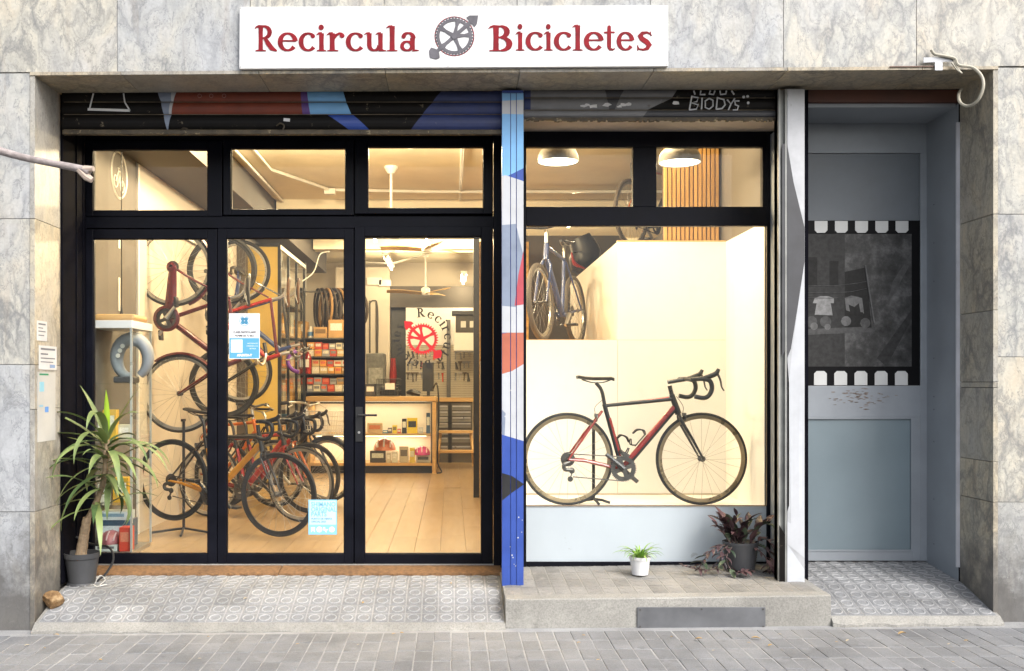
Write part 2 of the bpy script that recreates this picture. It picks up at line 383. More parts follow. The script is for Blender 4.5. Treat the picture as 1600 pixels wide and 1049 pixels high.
CRIMP = M('paint_crimson', (0.42, 0.06, 0.08), 0.5, var=0.15)
GREYP = M('paint_mid_grey', (0.17, 0.17, 0.175), 0.5, var=0.15, chips=((0.3, 0.3, 0.3), 0.66, 22))
DGREYP = M('paint_dark_grey', (0.055, 0.056, 0.062), 0.5, var=0.2)
GALV = M('galvanised_grey', (0.42, 0.43, 0.45), 0.42, metal=0.2, var=0.15, vs=7, chips=((0.3, 0.3, 0.3), 0.64, 12))
DOORP = M('door_blue_grey_paint', (0.285, 0.312, 0.342), 0.45, var=0.08, vs=4, chips=((0.14, 0.1, 0.075), 0.71, 24))
DOORPAN = M('door_upper_panel', (0.155, 0.175, 0.195), 0.5, var=0.1, vs=3)
RUST = M('rust', (0.14, 0.055, 0.03), 0.8, var=0.4, vs=20)
SIGNW = M('sign_white', (0.70, 0.70, 0.70), 0.4, var=0.03)
SIGNRED = M('sign_red', (0.21, 0.008, 0.015), 0.6, spec=0.2, var=0.3, vs=14)
SIGNGREY = M('sign_charcoal', (0.095, 0.09, 0.105), 0.5, var=0.3, vs=14)
GLASS = glass('window_glass', (0.97, 0.985, 0.98), ior=1.36, haze=0.035)
CGLASS = glass('cabinet_glass', (0.97, 0.985, 0.975), ior=1.35)
FROST = M('frosted_door_glass', (0.20, 0.255, 0.285), 0.22, var=0.06, vs=2.0, coat=0.4)
COIR = M('coir_brown', (0.21, 0.115, 0.052), 0.95, var=0.35, vs=40, bump=0.8, bs=200)
BOARDW = M('lower_board_white', (0.48, 0.535, 0.57), 0.4, var=0.05, vs=2, chips=((0.36, 0.39, 0.40), 0.665, 5))
CREAM = M('cream_wall_paint', (0.64, 0.575, 0.48), 0.7, var=0.04, vs=2)
CEIL = M('ceiling_plaster', (0.80, 0.73, 0.57), 0.85, var=0.07, vs=2, bump=0.05, bs=20)
WHITEW = M('white_partition', (0.82, 0.79, 0.74), 0.55, var=0.02, vs=2)
TAUPE = M('taupe_wall_paint', (0.13, 0.115, 0.10), 0.7, var=0.06, vs=2)
DTAUPE = M('dark_beam_paint', (0.085, 0.074, 0.062), 0.7, var=0.15, vs=3)
FLOORW = wood('floor_laminate', (0.35, 0.24, 0.13), (0.395, 0.275, 0.155), 0.9, 0.26, 'Y', 0.35)
OAK = wood('pale_wood', (0.50, 0.30, 0.11), (0.62, 0.40, 0.17), 1.0, 0.45)
SLATW = wood('slat_wood', (0.42, 0.22, 0.06), (0.6, 0.34, 0.11), 1.0, 0.5, 'Z')
OSB = M('osb_board', (0.52, 0.30, 0.08), 0.7, var=0.45, vs=22)
YEL = M('yellow_panel', (0.80, 0.58, 0.15), 0.6, var=0.06, vs=2)
BLK = M('black_satin', (0.014, 0.014, 0.015), 0.42, var=0.3)
RUB = M('tyre_rubber', (0.018, 0.018, 0.018), 0.75, var=0.3)
GUMW = M('gum_tyre', (0.055, 0.04, 0.028), 0.75, var=0.3)
ALU = M('brushed_aluminium', (0.55, 0.54, 0.52), 0.32, metal=0.9, var=0.1)
STEEL = M('steel_wire', (0.34, 0.33, 0.31), 0.35, metal=0.8, var=0.1)
DSTEEL = M('dark_steel', (0.11, 0.105, 0.10), 0.4, metal=0.7, var=0.2)
CARB = M('carbon_black', (0.02, 0.018, 0.017), 0.3, var=0.3, coat=0.4)
FRED = M('frame_red', (0.25, 0.012, 0.009), 0.28, var=0.12, coat=0.5)
DRED = M('frame_dark_red', (0.085, 0.005, 0.005), 0.3, var=0.15, coat=0.4)
FORA = M('frame_orange', (0.55, 0.13, 0.012), 0.3, var=0.1, coat=0.4)
FAMB = M('frame_amber', (0.46, 0.20, 0.02), 0.3, var=0.1, coat=0.4)
FBLUE = M('frame_blue', (0.03, 0.055, 0.18), 0.3, var=0.2, coat=0.4)
FBROWN = M('brown_leather', (0.13, 0.06, 0.025), 0.55, var=0.25)
FWHITE = M('frame_white', (0.7, 0.68, 0.62), 0.35)
CARD = M('cardboard', (0.42, 0.25, 0.10), 0.8, var=0.15)
POT = M('pot_charcoal', (0.055, 0.057, 0.062), 0.5, var=0.15, vs=8)
SOIL = M('potting_soil', (0.05, 0.03, 0.02), 0.95, var=0.5, vs=40, bump=0.6)
YUC = leafmat('yucca_leaf', (0.05, 0.095, 0.03), (0.23, 0.29, 0.10), 0.5)
YUCN = leafmat('new_leaf', (0.25, 0.40, 0.02), (0.35, 0.5, 0.05), 0.4)
SPID = leafmat('spider_plant_leaf', (0.12, 0.27, 0.03), (0.30, 0.47, 0.09), 0.4)
PURL = leafmat('purple_leaf', (0.035, 0.024, 0.030), (0.14, 0.075, 0.078), 0.4)
GRNL = leafmat('dark_green_leaf', (0.03, 0.05, 0.03), (0.10, 0.13, 0.08), 0.4)
BARK = M('stem_bark', (0.30, 0.22, 0.14), 0.85, var=0.3, vs=30, bump=0.5)
# ------------------------------------------------------------------ ground, pavement, ramps
def tilt(mb, f, i0=0):
    for i in range(i0, len(mb.v)):
        x, y, z = mb.v[i]; mb.v[i] = (x, y, z + f(x, y))
    return mb

g = MB(); xs = [-60, -4.5, -2.5, 0, 2.5, 5, 60]
for a, b in zip(xs[:-1], xs[1:]):
    g.poly([(a, -60, gz(a) - 0.16), (b, -60, gz(b) - 0.16), (b, 40, gz(b) - 0.16), (a, 40, gz(a) - 0.16)])
road = g.build('road', ASPH, kind='structure')

P0, P1 = -2.3, 0.02                     # pavement depth range
g = MB()
for a, b in zip(xs[:-1], xs[1:]):
    k = len(g.v); g.box(a, b, -3.2, 1.0, -0.155, -0.0025); tilt(g, lambda x, y: gz(x), k)
pavement = g.build('pavement', PAVEJ, kind='structure')
g = MB(); n = 0
while n < 40: g.box(-20 + n, -20 + n + 0.993, -3.36, -3.205, -0.158, 0.0); n += 1
tilt(g, lambda x, y: gz(x)).build('kerb', CONC, kind='structure')

pav_mesh = MB(); pav_mesh.box(-0.047, 0.047, -0.0965, 0.0965, -0.03, 0.0)
proto = pav_mesh.build('paver', PAVE, pavement, world=False, bevel=0.004)
first = True; rest = MB()
for c in range(-52, 72):
    for r in range(0, 15):
        x = c * 0.1 + 0.05; y = -0.245 - r * 0.2 + (0.1 if c % 2 and r > 40 else 0)
        z = gz(x) + rnd(-0.0015, 0.0025)
        if r < 4 and -2.8 < x < 3.4:
            if first: o = proto; first = False
            else: o = proto.copy(); COL.objects.link(o); o.parent = pavement
            o.location = (x + rnd(-0.0015, 0.0015), y, z); o.rotation_euler = (rnd(-.008, .008), rnd(-.012, .012) - 0.0085, rnd(-.01, .01))
        else:
            rest.box(x - .0465, x + .0465, y - .096, y + .096, z - 0.03, z)
rest.build('paver', PAVE, pavement, kind='stuff')

def extrude_x(prof, x0, x1, nx=1, f=None):
    mb = MB(); n = len(prof)
    for i in range(nx + 1):
        x = x0 + (x1 - x0) * i / nx
        mb.v += [(x, y, z + (f(x) if f else 0)) for y, z in prof]
    for i in range(nx):
        for k in range(n):
            a, b = i * n + k, i * n + (k + 1) % n
            mb.face((a, b, b + n, a + n))
    mb.face(list(range(n))[::-1]); mb.face([nx * n + k for k in range(n)])
    return mb

# one relief tile: four pads with a ring in each
def tile_mesh():
    t = MB(); t.m = 0
    t.box(-0.1, 0.1, -0.1, 0.1, -0.03, -0.002)
    for sx in (-.05, .05):
        for sy in (-.05, .05):
            t.m = 1; b = len(t.v)
            t.v += [(sx + a * .0455, sy + c * .0455, -.0019) for a, c in ((-1, -1), (1, -1), (1, 1), (-1, 1))]
            t.v += [(sx + a * .0435, sy + c * .0435, 0) for a, c in ((-1, -1), (1, -1), (1, 1), (-1, 1))]
            for i in range(4): t.face((b + i, b + (i + 1) % 4, b + 4 + (i + 1) % 4, b + 4 + i))
            t.face((b + 4, b + 5, b + 6, b + 7))
            t.m = 2; b = len(t.v); N = 20; prof = ((.0375, .0002), (.0355, .0035), (.0305, .0035), (.0285, .0002))
            for r_, z_ in prof:
                t.v += [(sx + r_ * math.cos(2 * math.pi * k / N), sy + r_ * math.sin(2 * math.pi * k / N), z_) for k in range(N)]
            for j in range(3):
                for k in range(N): t.face((b + j * N + k, b + j * N + (k + 1) % N, b + (j + 1) * N + (k + 1) % N, b + (j + 1) * N + k))
    return t
tile_proto = None
def lay_tiles(parent, cols, rows):
    """cols: x centres; rows: (y, z, tilt) centres"""
    global tile_proto
    for x in cols:
        for (y, z, a) in rows:
            if tile_proto is None:
                o = tile_proto = tile_mesh().build('relief_tile', None, parent, world=False, mats=[PAVEJ, PANOT, PANOTR])
            else:
                o = tile_proto.copy(); COL.objects.link(o); o.parent = parent
            o.location = (x, y, z + rnd(-.001, .001)); o.rotation_euler = (a + rnd(-.004, .004), rnd(-.004, .004), 0)
def ramp_rows(y0, z0, y1, z1, n, lift=0.004):
    a = math.atan2(z1 - z0, y1 - y0); L_ = math.hypot(z1 - z0, y1 - y0)
    return [(y0 + (y1 - y0) * (k + .5) / n, z0 + (z1 - z0) * (k + .5) / n + lift, a) for k in range(n)]

RL = [(-.05, .055), (.338, .175), (.74, .212)]
def chip(x): return 0.004 * math.sin(x * 23) + 0.003 * math.sin(x * 61)
mb = extrude_x([(-.10, -.06), (-.10, .014), (-.092, .022), (-.052, RL[0][1]), (.338, RL[1][1] - .002), (.81, .214), (.81, -.06)], -2.5, .325, 60)
for i, (x, y, z) in enumerate(mb.v):
    if y < -.08 and z > 0: mb.v[i] = (x, y + chip(x) * 1.4, z + chip(x + 3))
entry = mb.build('entrance_ramp', CONC, kind='structure')
lay_tiles(entry, [-2.38 + .2 * k for k in range(14)], ramp_rows(*RL[0], *RL[1], 2) + ramp_rows(*RL[1], *RL[2], 2))

RR = [(-.045, .094), (.345, .209), (.95, .268)]
mb = extrude_x([(-.095, -.06), (-.095, .058), (-.085, .066), (-.047, RR[0][1]), (.345, RR[1][1] - .002), (.95, .262), (.95, -.06)], 2.28, 3.30, 30)
for i, (x, y, z) in enumerate(mb.v):
    if y < -.08 and z > 0.02: mb.v[i] = (x, y + chip(x) * 1.6, z + chip(x + 3))
rdoor_ramp = mb.build('doorway_ramp', CONC, kind='structure')
lay_tiles(rdoor_ramp, [2.385 + .2 * k for k in range(5)], ramp_rows(*RR[0], *RR[1], 2) + ramp_rows(*RR[1], *RR[2], 3))
extrude_x([(.36, .1), (.36, .206), (.95, .262), (.95, .1)], 2.02, 2.2795).build('floor_edge', CONC, rdoor_ramp)
o_rows = ramp_rows(*RR[1], *RR[2], 3)
lay_tiles(rdoor_ramp, [2.183], o_rows)

# raised step under the display window
def ptop(x): return 0.0125 * (x - .31)
mb = extrude_x([(-.06, -.05), (-.06, .19), (-.053, .197), (.035, .2015), (.035, .1985), (.80, .2295), (.80, -.05)], .327, 2.277, 20)
for i, (x, y, z) in enumerate(mb.v):
    if z > .1: mb.v[i] = (x, y + (0.25 * chip(x * 1.7) if y < 0 else 0), z + ptop(x) + (.3 * chip(x) if y < 0 else 0))
step = thing('window_step', 'low concrete step tiled on top in front of the display window', 'step', (1.3, 0.3, 0))
mb.build('step_body', CONC, step)
sp = MB(); sp.box(-.0453, .0453, -.0948, .0948, -.02, 0)
for s in (-1, 1):
    q = [(0, s * .048 - .042), (.036, s * .048), (0, s * .048 + .042), (-.036, s * .048)]; b_ = len(sp.v)
    sp.v += [(x, y, -.0002) for x, y in q] + [(x * .8, s * .048 + (y - s * .048) * .8, .0016) for x, y in q]
    for k in range(4): sp.face((b_ + k, b_ + (k + 1) % 4, b_ + 4 + (k + 1) % 4, b_ + 4 + k))
    sp.face((b_ + 4, b_ + 5, b_ + 6, b_ + 7))
sproto = None
for c in range(19):
    for r in range(4):
        x = .385 + c * .1; y = .135 + r * .194; z = .1983 + (y - .03) * .0405 + ptop(x) + .0016
        if sproto is None: o = sproto = sp.build('step_tile', STEPT, step, world=False)
        else: o = sproto.copy(); COL.objects.link(o); o.parent = step
        o.location = (x - 1.3, y - .3, z); o.rotation_euler = (.041 + rnd(-.006, .006), -.0125 + rnd(-.006, .006), rnd(-.006, .006))
# steel plate on the step
pl = thing('cover_plate', 'flat grey sheet metal plate screwed to the front of the concrete step', 'metal plate', (PX(1096, -.07), -.075, .1))
x0, x1 = PX(996, -.07), PX(1196, -.07)
B(x0, x1, -.071, -.066, PZ(983, -.07), PZ(949, -.07)).build('plate', M('plate_grey', (.15, .155, .165), .4, metal=.4, var=.2, vs=5), pl, bevel=.001)
for px, py in ((1000, 953), (1096, 952), (1192, 952), (1000, 979), (1192, 979)):
    MB().lathe([(.006, -.0745), (.0045, -.071)], (PX(px, -.07), 0, PZ(py, -.07)), 'Y', 8).build('screw', DSTEEL, pl)

# ------------------------------------------------------------------ the building
bld = thing('building', 'marble clad building front around the bicycle shop and the blue grey door', 'building', (0, 0, 0))
def shearz(mb, i0=0): return tilt(mb, lambda x, y: .0062 * (x - .4), i0)
def panel(x0, x1, z0, z1, sh=False, y0=0.0, y1=0.028, mat=MARB, name='marble_panel'):
    g_ = .0016
    yy = rnd(-.0015, .0015)
    mb = B(x0 + g_, x1 - g_, y0 + yy, y1, z0 + g_, z1 - g_)
    if sh: shearz(mb)
    return mb.build(name, mat, bld, bevel=.0012)
XL, XR = -2.52, PX(1551, 0)
ZL = 3.395
hx = [PX(p, 0) for p in (-870, -660, -450, -240, -30, 183, 391, 600, 808, 1016, 1224, 1432, 1640, 1850, 2060, 2270)]
for a, b in zip(hx[:-1], hx[1:]):
    panel(a, b, ZL, ZL + .9, True); panel(a, b, ZL + .9, ZL + 1.8, True)
lz = [-.02, PZ(800, 0), PZ(570, 0), PZ(342, 0), ZL - .004]
for a, b in zip(lz[:-1], lz[1:]):
    for c, d in ((-6.0, -4.3), (-4.3, -3.35), (-3.35, XL - .03)): 
        mb = B(c + .0016, d - .0016, rnd(-.0015, .0015), .028, a + .0016, b - .0016)
        if b > 3: 
            for i, v in enumerate(mb.v):
                if v[2] > 3: mb.v[i] = (v[0], v[1], v[2] + .0062 * (v[0] - .4))
        mb.build('marble_panel', MARB, bld, bevel=.0012)
rz = [.03, PZ(785, 0), PZ(558, 0), PZ(335, 0), ZL - .004]
for a, b in zip(rz[:-1], rz[1:]):
    for c, d in ((XR + .03, 4.25), (4.25, 5.2), (5.2, 6.6)): panel(c, d, a, b + (.015 if b > 3 else 0))
# corner strips and jambs
jl = [-.02, PZ(800, 0), PZ(640, 0), PZ(570, 0), PZ(342, 0), ZL - .014]
for a, b in zip(jl[:-1], jl[1:]):
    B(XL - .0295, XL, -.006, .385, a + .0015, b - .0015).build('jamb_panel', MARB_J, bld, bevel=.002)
jr = [.03, PZ(785, 0), PZ(722, 0), PZ(606, 0), PZ(597, 0), PZ(485, 0), PZ(335, 0), ZL]
for a, b in zip(jr[:-1], jr[1:]):
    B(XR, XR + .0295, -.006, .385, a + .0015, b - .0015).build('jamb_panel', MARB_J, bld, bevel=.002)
sx_ = [XL - .03] + [PX(p, 0) for p in (190, 405, 602, 812, 1020, 1230, 1440)] + [XR + .03]
for a, b in zip(sx_[:-1], sx_[1:]):
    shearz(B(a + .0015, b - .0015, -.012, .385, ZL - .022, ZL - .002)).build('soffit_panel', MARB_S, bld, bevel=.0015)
# core behind the cladding
core = MB(); core.box(-6, XL - .031, .03, .8, -.1, 5.2); core.box(XR + .031, 6.6, .03, .8, -.1, 5.2)
core.box(XL - .03, XR + .03, .03, .8, ZL + .03, 5.2); core.build('wall_core', GROUT, bld)

# ------------------------------------------------------------------ roller shutters
def slat(zt, zb, segs, y, bulge, par, mats, n=5):
    """segs: (material, px left at top, px left at bottom, px right at top, px right at bottom)"""
    mb = MB()
    prof = []
    for k in range(n + 1):
        t = k / n; prof.append((y - bulge * math.sin(math.pi * t) ** .6 if 0 < k < n else y, zt + (zb - zt) * t, t))
    for m_, lt, lb, rt, rb in segs:
        mb.m = m_; b = len(mb.v)
        for (yy, zz, t) in prof:
            mb.v.append((PX(lt + (lb - lt) * t, y), yy, zz)); mb.v.append((PX(rt + (rb - rt) * t, y), yy, zz))
        for k in range(n): mb.face((b + 2 * k, b + 2 * k + 2, b + 2 * k + 3, b + 2 * k + 1))
    return mb.build('slat', None, par, mats=mats)
YS = .36
shl = thing('roller_shutter', 'rolled up shutter above the glazed doors, painted black, rust red and blue', 'shutter', (PX(440, YS), YS, 3.3))
SM = [SHUT_BLACK, SLATE, WHITEP, RUSTRED, PURP, LBLUE, BLUE, NAVY, GREYP, DGREYP]
def zsh(py): return PZ(py, YS)
row1 = [(0, 97, 97, 246, 252), (1, 246, 252, 268, 268), (2, 268, 268, 277, 271), (3, 277, 271, 470, 471), (4, 470, 471, 480, 482), (5, 480, 482, 536, 541), (0, 536, 541, 690, 676), (7, 690, 676, 786, 786)]
row2 = [(0, 97, 97, 252, 256), (1, 252, 256, 266, 264), (2, 266, 264, 271, 268), (3, 271, 268, 471, 473), (4, 471, 473, 482, 485), (5, 482, 485, 541, 549), (0, 541, 549, 676, 660), (7, 676, 660, 786, 786)]
row3 = [(0, 97, 97, 256, 261), (1, 256, 261, 268, 263), (0, 268, 263, 512, 545), (6, 512, 545, 552, 577), (0, 552, 577, 660, 642), (7, 660, 642, 786, 786)]
row0 = [(0, 97, 97, 786, 786)]
slat(zsh(120), zsh(142), row0, YS, .012, shl, SM)
slat(zsh(142.5), zsh(159.5), row1, YS, .012, shl, SM); slat(zsh(160.5), zsh(179), row2, YS, .012, shl, SM); slat(zsh(180), zsh(203), row3, YS, .014, shl, SM)
mb = MB()
for py in (160, 179.5, 203.5): mb.tube([(PX(100, YS), YS - .004, zsh(py)), (PX(785, YS), YS - .004, zsh(py))], .0022, 6)
mb.build('slat_seam', SEAM, shl)
mb = B(PX(99, YS), PX(785, YS), YS - .022, YS + .014, zsh(211.5), zsh(204.5)); mb.build('bottom_bar', RUSTBAR, shl, bevel=.004)
for px, py in ((288, 203), (438, 196)):
    MB().tube(cr([W(px - 6, py + 1, YS - .018), W(px, py - 3, YS - .03), W(px + 6, py + 1, YS - .018), W(px + 3, py + 9, YS - .02)], 4), .005, 6).build('catch', RUSTBAR, shl)
mb = MB()
for pts in ([(140, 170), (146, 146)], [(137, 171), (203, 173)], [(203, 173), (195, 160), (193, 146)]):
    for (a, b), (c, d) in zip(pts[:-1], pts[1:]): mb.bar(W(a, b, YS - .014), W(c, d, YS - .014), .0015, .016 if d - b < 4 and abs(c - a) > 20 else .009)
mb.bar(W(443, 187, YS - .0155), W(453, 188, YS - .0155), .0012, .02)
mb.build('painted_line', LINEW, shl)
mb = MB()
for px in (312, 330, 350):
    mb.torus(W(px, 150, YS - .0135), .012, .0014, 'Y', 14, 4)
mb.build('painted_ring', M('pale_red_line', (.35, .2, .17), .5), shl)

shr = thing('roller_shutter', 'rolled up shutter above the display window, grey with white scrawled writing', 'shutter', (PX(1015, YS), YS, 3.3))
slat(zsh(118), zsh(140), [(9, 819, 819, 1216, 1216)], YS, .012, shl if False else shr, SM)
r1 = [(7, 819, 819, 829, 829), (8, 829, 829, 945, 948), (9, 945, 948, 975, 968), (8, 975, 968, 1058, 1050), (0, 1058, 1050, 1216, 1216)]
r2 = [(7, 819, 819, 829, 829), (8, 829, 829, 948, 952), (9, 948, 952, 968, 960), (8, 968, 960, 1050, 1012), (0, 1050, 1012, 1216, 1216)]
r3 = [(8, 819, 819, 1012, 1004), (9, 1012, 1004, 1216, 1216)]
slat(zsh(140.5), zsh(153), r1, YS, .010, shr, SM); slat(zsh(154), zsh(172), r2, YS, .012, shr, SM); slat(zsh(173), zsh(184), r3, YS, .010, shr, SM)
mb = MB()
for py in (153.5, 172.5): mb.tube([(PX(820, YS), YS - .004, zsh(py)), (PX(1214, YS), YS - .004, zsh(py))], .0022, 6)
mb.build('slat_seam', SEAM, shr)
mb = MB(); k = 0
for px in range(822, 1214, 4): mb.box(PX(px, YS), PX(px + 4.2, YS), YS - .014, YS + .01, zsh(189 + rnd(-1.5, 2.2)), zsh(184.5))
mb.build('brush_strip', RUSTBAR, shr)
mb = MB()                                                             # white hand lettering across the slats
strokes = [[(1081, 150), (1077, 172)], [(1081, 151), (1091, 153), (1089, 159), (1080, 161), (1091, 164), (1088, 171), (1077, 172)], [(1097, 153), (1096, 171)],
           [(1108, 154), (1102, 158), (1102, 168), (1108, 171), (1114, 166), (1114, 157), (1108, 154)], [(1121, 152), (1119, 171)], [(1121, 153), (1131, 156), (1133, 164), (1128, 170), (1119, 171)],
           [(1136, 156), (1142, 163), (1148, 154)], [(1142, 163), (1138, 172)], [(1155, 158), (1148, 158), (1149, 164), (1154, 166), (1152, 172), (1145, 172)],
           [(1084, 142), (1086, 148)], [(1095, 142), (1094, 148), (1102, 148)], [(1110, 142), (1108, 147), (1115, 148), (1117, 142)], [(1125, 142), (1126, 148), (1134, 147), (1135, 142)], [(1143, 142), (1147, 148)]]
for st in strokes: mb.tube([W(a, b, YS - .0125) for a, b in st], .0052, 5, flat=1.0)
for px, py in ((1168, 151), (1169, 161), (1162, 152)): mb.lathe([(.009, -.0018), (.009, .0)], W(px, py, YS - .0135), 'Y', 10)
mb.build('scrawled_letters', M('spray_white', (.55, .56, .58), .5), shr)
SCUFF = M('scuff_white', (.65, .65, .65), .7)
for cx_, cy_ in ((918, 164), (926, 166), (912, 166), (949, 164), (973, 164), (981, 163), (968, 167), (1056, 161)):
    pts = []; r_ = rnd(3, 6)
    for k in range(9):
        a = 2 * math.pi * k / 9; q = r_ * rnd(.5, 1.2); pts.append(W(cx_ + q * 1.3 * math.cos(a), cy_ + q * .6 * math.sin(a), YS - .0138))
    MB().prism(pts, .001).build('paint_scuff', SCUFF, shr)
MB().lathe([(.009, -.004), (.007, 0)], W(1014, 166, YS - .013), 'Y', 12).build('bolt', DSTEEL, shr)

# ------------------------------------------------------------------ painted shutter posts
def clipx(poly, x0, x1):
    def cl(p, inside, cut):
        out = []
        for i in range(len(p)):
            a, b = p[i - 1], p[i]
            if inside(a) != inside(b): out.append(cut(a, b))
            if inside(b): out.append(b)
        return out
    def cutat(x): return lambda a, b: (x, a[1] + (b[1] - a[1]) * (x - a[0]) / (b[0] - a[0]))
    p = cl(poly, lambda q: q[0] >= x0, cutat(x0))
    return cl(p, lambda q: q[0] <= x1, cutat(x1)) if p else []
def mural(par, bars, yf, polys, mats):
    mb = MB()
    for i, (m_, pl_) in enumerate(polys):
        for a, b in bars:
            q = clipx(pl_, a, b)
            if len(q) >= 3:
                mb.m = m_; yy = yf - .0004 - .00025 * (i % 6)
                mb.poly([W(x, y, yy) for x, y in q])
    mb.build('mural_paint', None, par, mats=mats)
YP = .285
post = thing('shutter_post', 'narrow post painted bright blue and white between the doors and the display window', 'post', (PX(801, YP), YP, PZ(915, YP)))
bars = [(784.5, 797.2), (798.4, 806.2), (807.4, 818)]
zb_, zt_ = PZ(915.5, YP), PZ(146, YP)
mb = MB()
for a, b in bars: mb.box(PX(a, YP), PX(b, YP), YP, YP + .05, zb_, zt_)
mb.box(PX(784.5, YP) + .001, PX(818, YP) - .001, YP + .006, YP + .09, zb_, zt_ + .02)
mb.build('post_body', BLUE, post)
PM = [LBLUE, WHITEP, BLUE, SLATE, CRIMP, BRICKP, BLK, NAVY]
mural(post, bars, YP, [
    (0, [(780, 146), (820, 146), (820, 156), (780, 158)]), (1, [(780, 158), (820, 156), (820, 179), (780, 178)]),
    (0, [(780, 178), (820, 179), (820, 262), (780, 282)]), (1, [(780, 276), (790, 274), (820, 284), (820, 520), (780, 520)]),
    (3, [(784, 352), (806, 350), (818, 400), (818, 430), (806, 480), (784, 478)]), (4, [(818, 392), (810, 430), (804, 478), (818, 476)]),
    (5, [(780, 478), (804, 482), (820, 474), (820, 508), (780, 512)]), (5, [(780, 522), (820, 517), (820, 568), (800, 580), (780, 586)]),
    (1, [(780, 586), (800, 580), (820, 568), (820, 692), (780, 680)]), (3, [(784, 640), (790, 646), (788, 690), (784, 690)]),
    (2, [(780, 678), (800, 684), (820, 690), (820, 760), (780, 760)]), (6, [(780, 738), (800, 744), (819, 757), (800, 770), (780, 786)]),
    (2, [(780, 786), (800, 770), (819, 757), (820, 757), (820, 916), (780, 916)])], PM)
mb = MB()
for _ in range(26):
    px, py = rnd(786, 817), rnd(580, 690) if rnd(0, 1) < .6 else rnd(790, 912); r_ = rnd(.002, .006)
    mb.lathe([(r_, -.0022), (r_ * .8, -.0026)], (PX(px, YP), YP, PZ(py, YP)), 'Y', 7)
mb.build('paint_spatter', WHITEP, post)

post2 = thing('shutter_post', 'narrow galvanised post with dark grey painted triangle left of the blue grey door', 'post', (PX(1238, YP), YP, PZ(912, YP)))
zb_, zt_ = PZ(912, YP), PZ(139, YP)
B(PX(1230, YP), PX(1257.5, YP), YP, YP + .09, zb_, zt_).build('post_body', GALV, post2, bevel=.003)
mb = B(PX(1217, YP), PX(1219.5, YP), YP + .004, YP + .09, zb_, zt_); mb.box(PX(1217, YP), PX(1229.6, YP), YP + .03, YP + .09, zb_, zt_); mb.box(PX(1227, YP), PX(1229.6, YP), YP + .002, YP + .03, zb_, zt_)
mb.build('guide_channel', M('channel_grey', (.28, .285, .27), .5, metal=.2, var=.3, vs=6), post2)
mural(post2, [(1230.2, 1257.3)], YP, [
    (6, [(1230, 225), (1240, 285), (1257, 355), (1257, 410), (1248, 470), (1236, 545), (1230, 560)]), (1, [(1257, 410), (1257, 870), (1244, 860), (1236, 820), (1232, 600), (1238, 545), (1248, 470)]),
    (3, [(1250, 600), (1254, 640), (1253, 790), (1249, 800), (1248, 700)]), (7, [(1230, 560), (1233, 600), (1233, 790), (1230, 800)]),
    (1, [(1230, 815), (1257, 830), (1257, 872), (1230, 850)]), (3, [(1230, 850), (1257, 890), (1257, 911), (1230, 911)])], [LBLUE, WHITEP, BLUE, M('pale_grey_paint', (.5, .52, .55), .5), CRIMP, BRICKP, DGREYP, SHUT_BLACK])
mural(post2, [(1217.3, 1229.4)], YP + .0045, [(6, [(1222, 225), (1230, 225), (1230, 540), (1222, 560)]), (7, [(1217, 820), (1230, 840), (1230, 911), (1217, 911)])], [LBLUE, WHITEP, BLUE, SLATE, CRIMP, BRICKP, DGREYP, SHUT_BLACK])

# ------------------------------------------------------------------ black glazed shop front
YD = .815
def zd(py): return PZ(py, YD)
def xd(px): return PX(px, YD)
def frame_ring(mb, x0, x1, z0, z1, w, y0, y1, wb=None):
    wb = wb or w; wl, wr = w if isinstance(w, tuple) else (w, w)
    wt = wl if not isinstance(wb, tuple) else wb[0]; wbt = wb if not isinstance(wb, tuple) else wb[1]
    mb.box(x0, x0 + wl, y0, y1, z0, z1); mb.box(x1 - wr, x1, y0, y1, z0, z1)
    mb.box(x0 + wl, x1 - wr, y0 + .0006, y1 - .0006, z1 - wt, z1); mb.box(x0 + wl, x1 - wr, y0 + .0006, y1 - .0006, z0, z0 + wbt)
    return mb
front = thing('glazed_shopfront', 'black metal frame of three glazed doors with transom windows above', 'shopfront', (xd(450), YD, zd(882)))
mb = MB()
mb.box(XL - .02, xd(135), YD - .005, YD + .05, .2, ZL + .06)
mb.box(xd(771), xd(790), YD - .03, YD + .05, .2, ZL + .06)
mb.box(xd(135) + .0005, xd(771) - .0005, YD - .004, YD + .05, zd(222), ZL + .059)
mb.box(xd(135) + .0005, xd(771) - .0005, YD - .012, YD + .045, zd(357), zd(339))
for a, b in ((334, 352), (545, 564)): mb.box(xd(a), xd(b), YD + .032, YD + .049, .256, zd(222) - .001)  # unseen backing strips, with the sheet below, added to stop light leaking through seams
mb.box(xd(135) + .001, xd(771) - .001, YD + .0465, YD + .0485, zd(372), zd(329))
mb.build('outer_frame', BLACKM, front, bevel=.003)
B(XL + .001, XL + .012, .39, YD - .006, .2, ZL - .03).build('side_panel', SIDEBLK, front)
B(xd(786), PX(817, YP) , YP + .1, YD + .052, .215, ZL + .06).build('side_panel', SIDEBLK, front)
mb = MB()
for px in (121, 127): mb.box(XL + .013, XL + .02, YD - .2 + (px - 121) * .02, YD - .19 + (px - 121) * .02, .2, ZL - .1)
mb.build('side_rib', SIDEBLK, front)
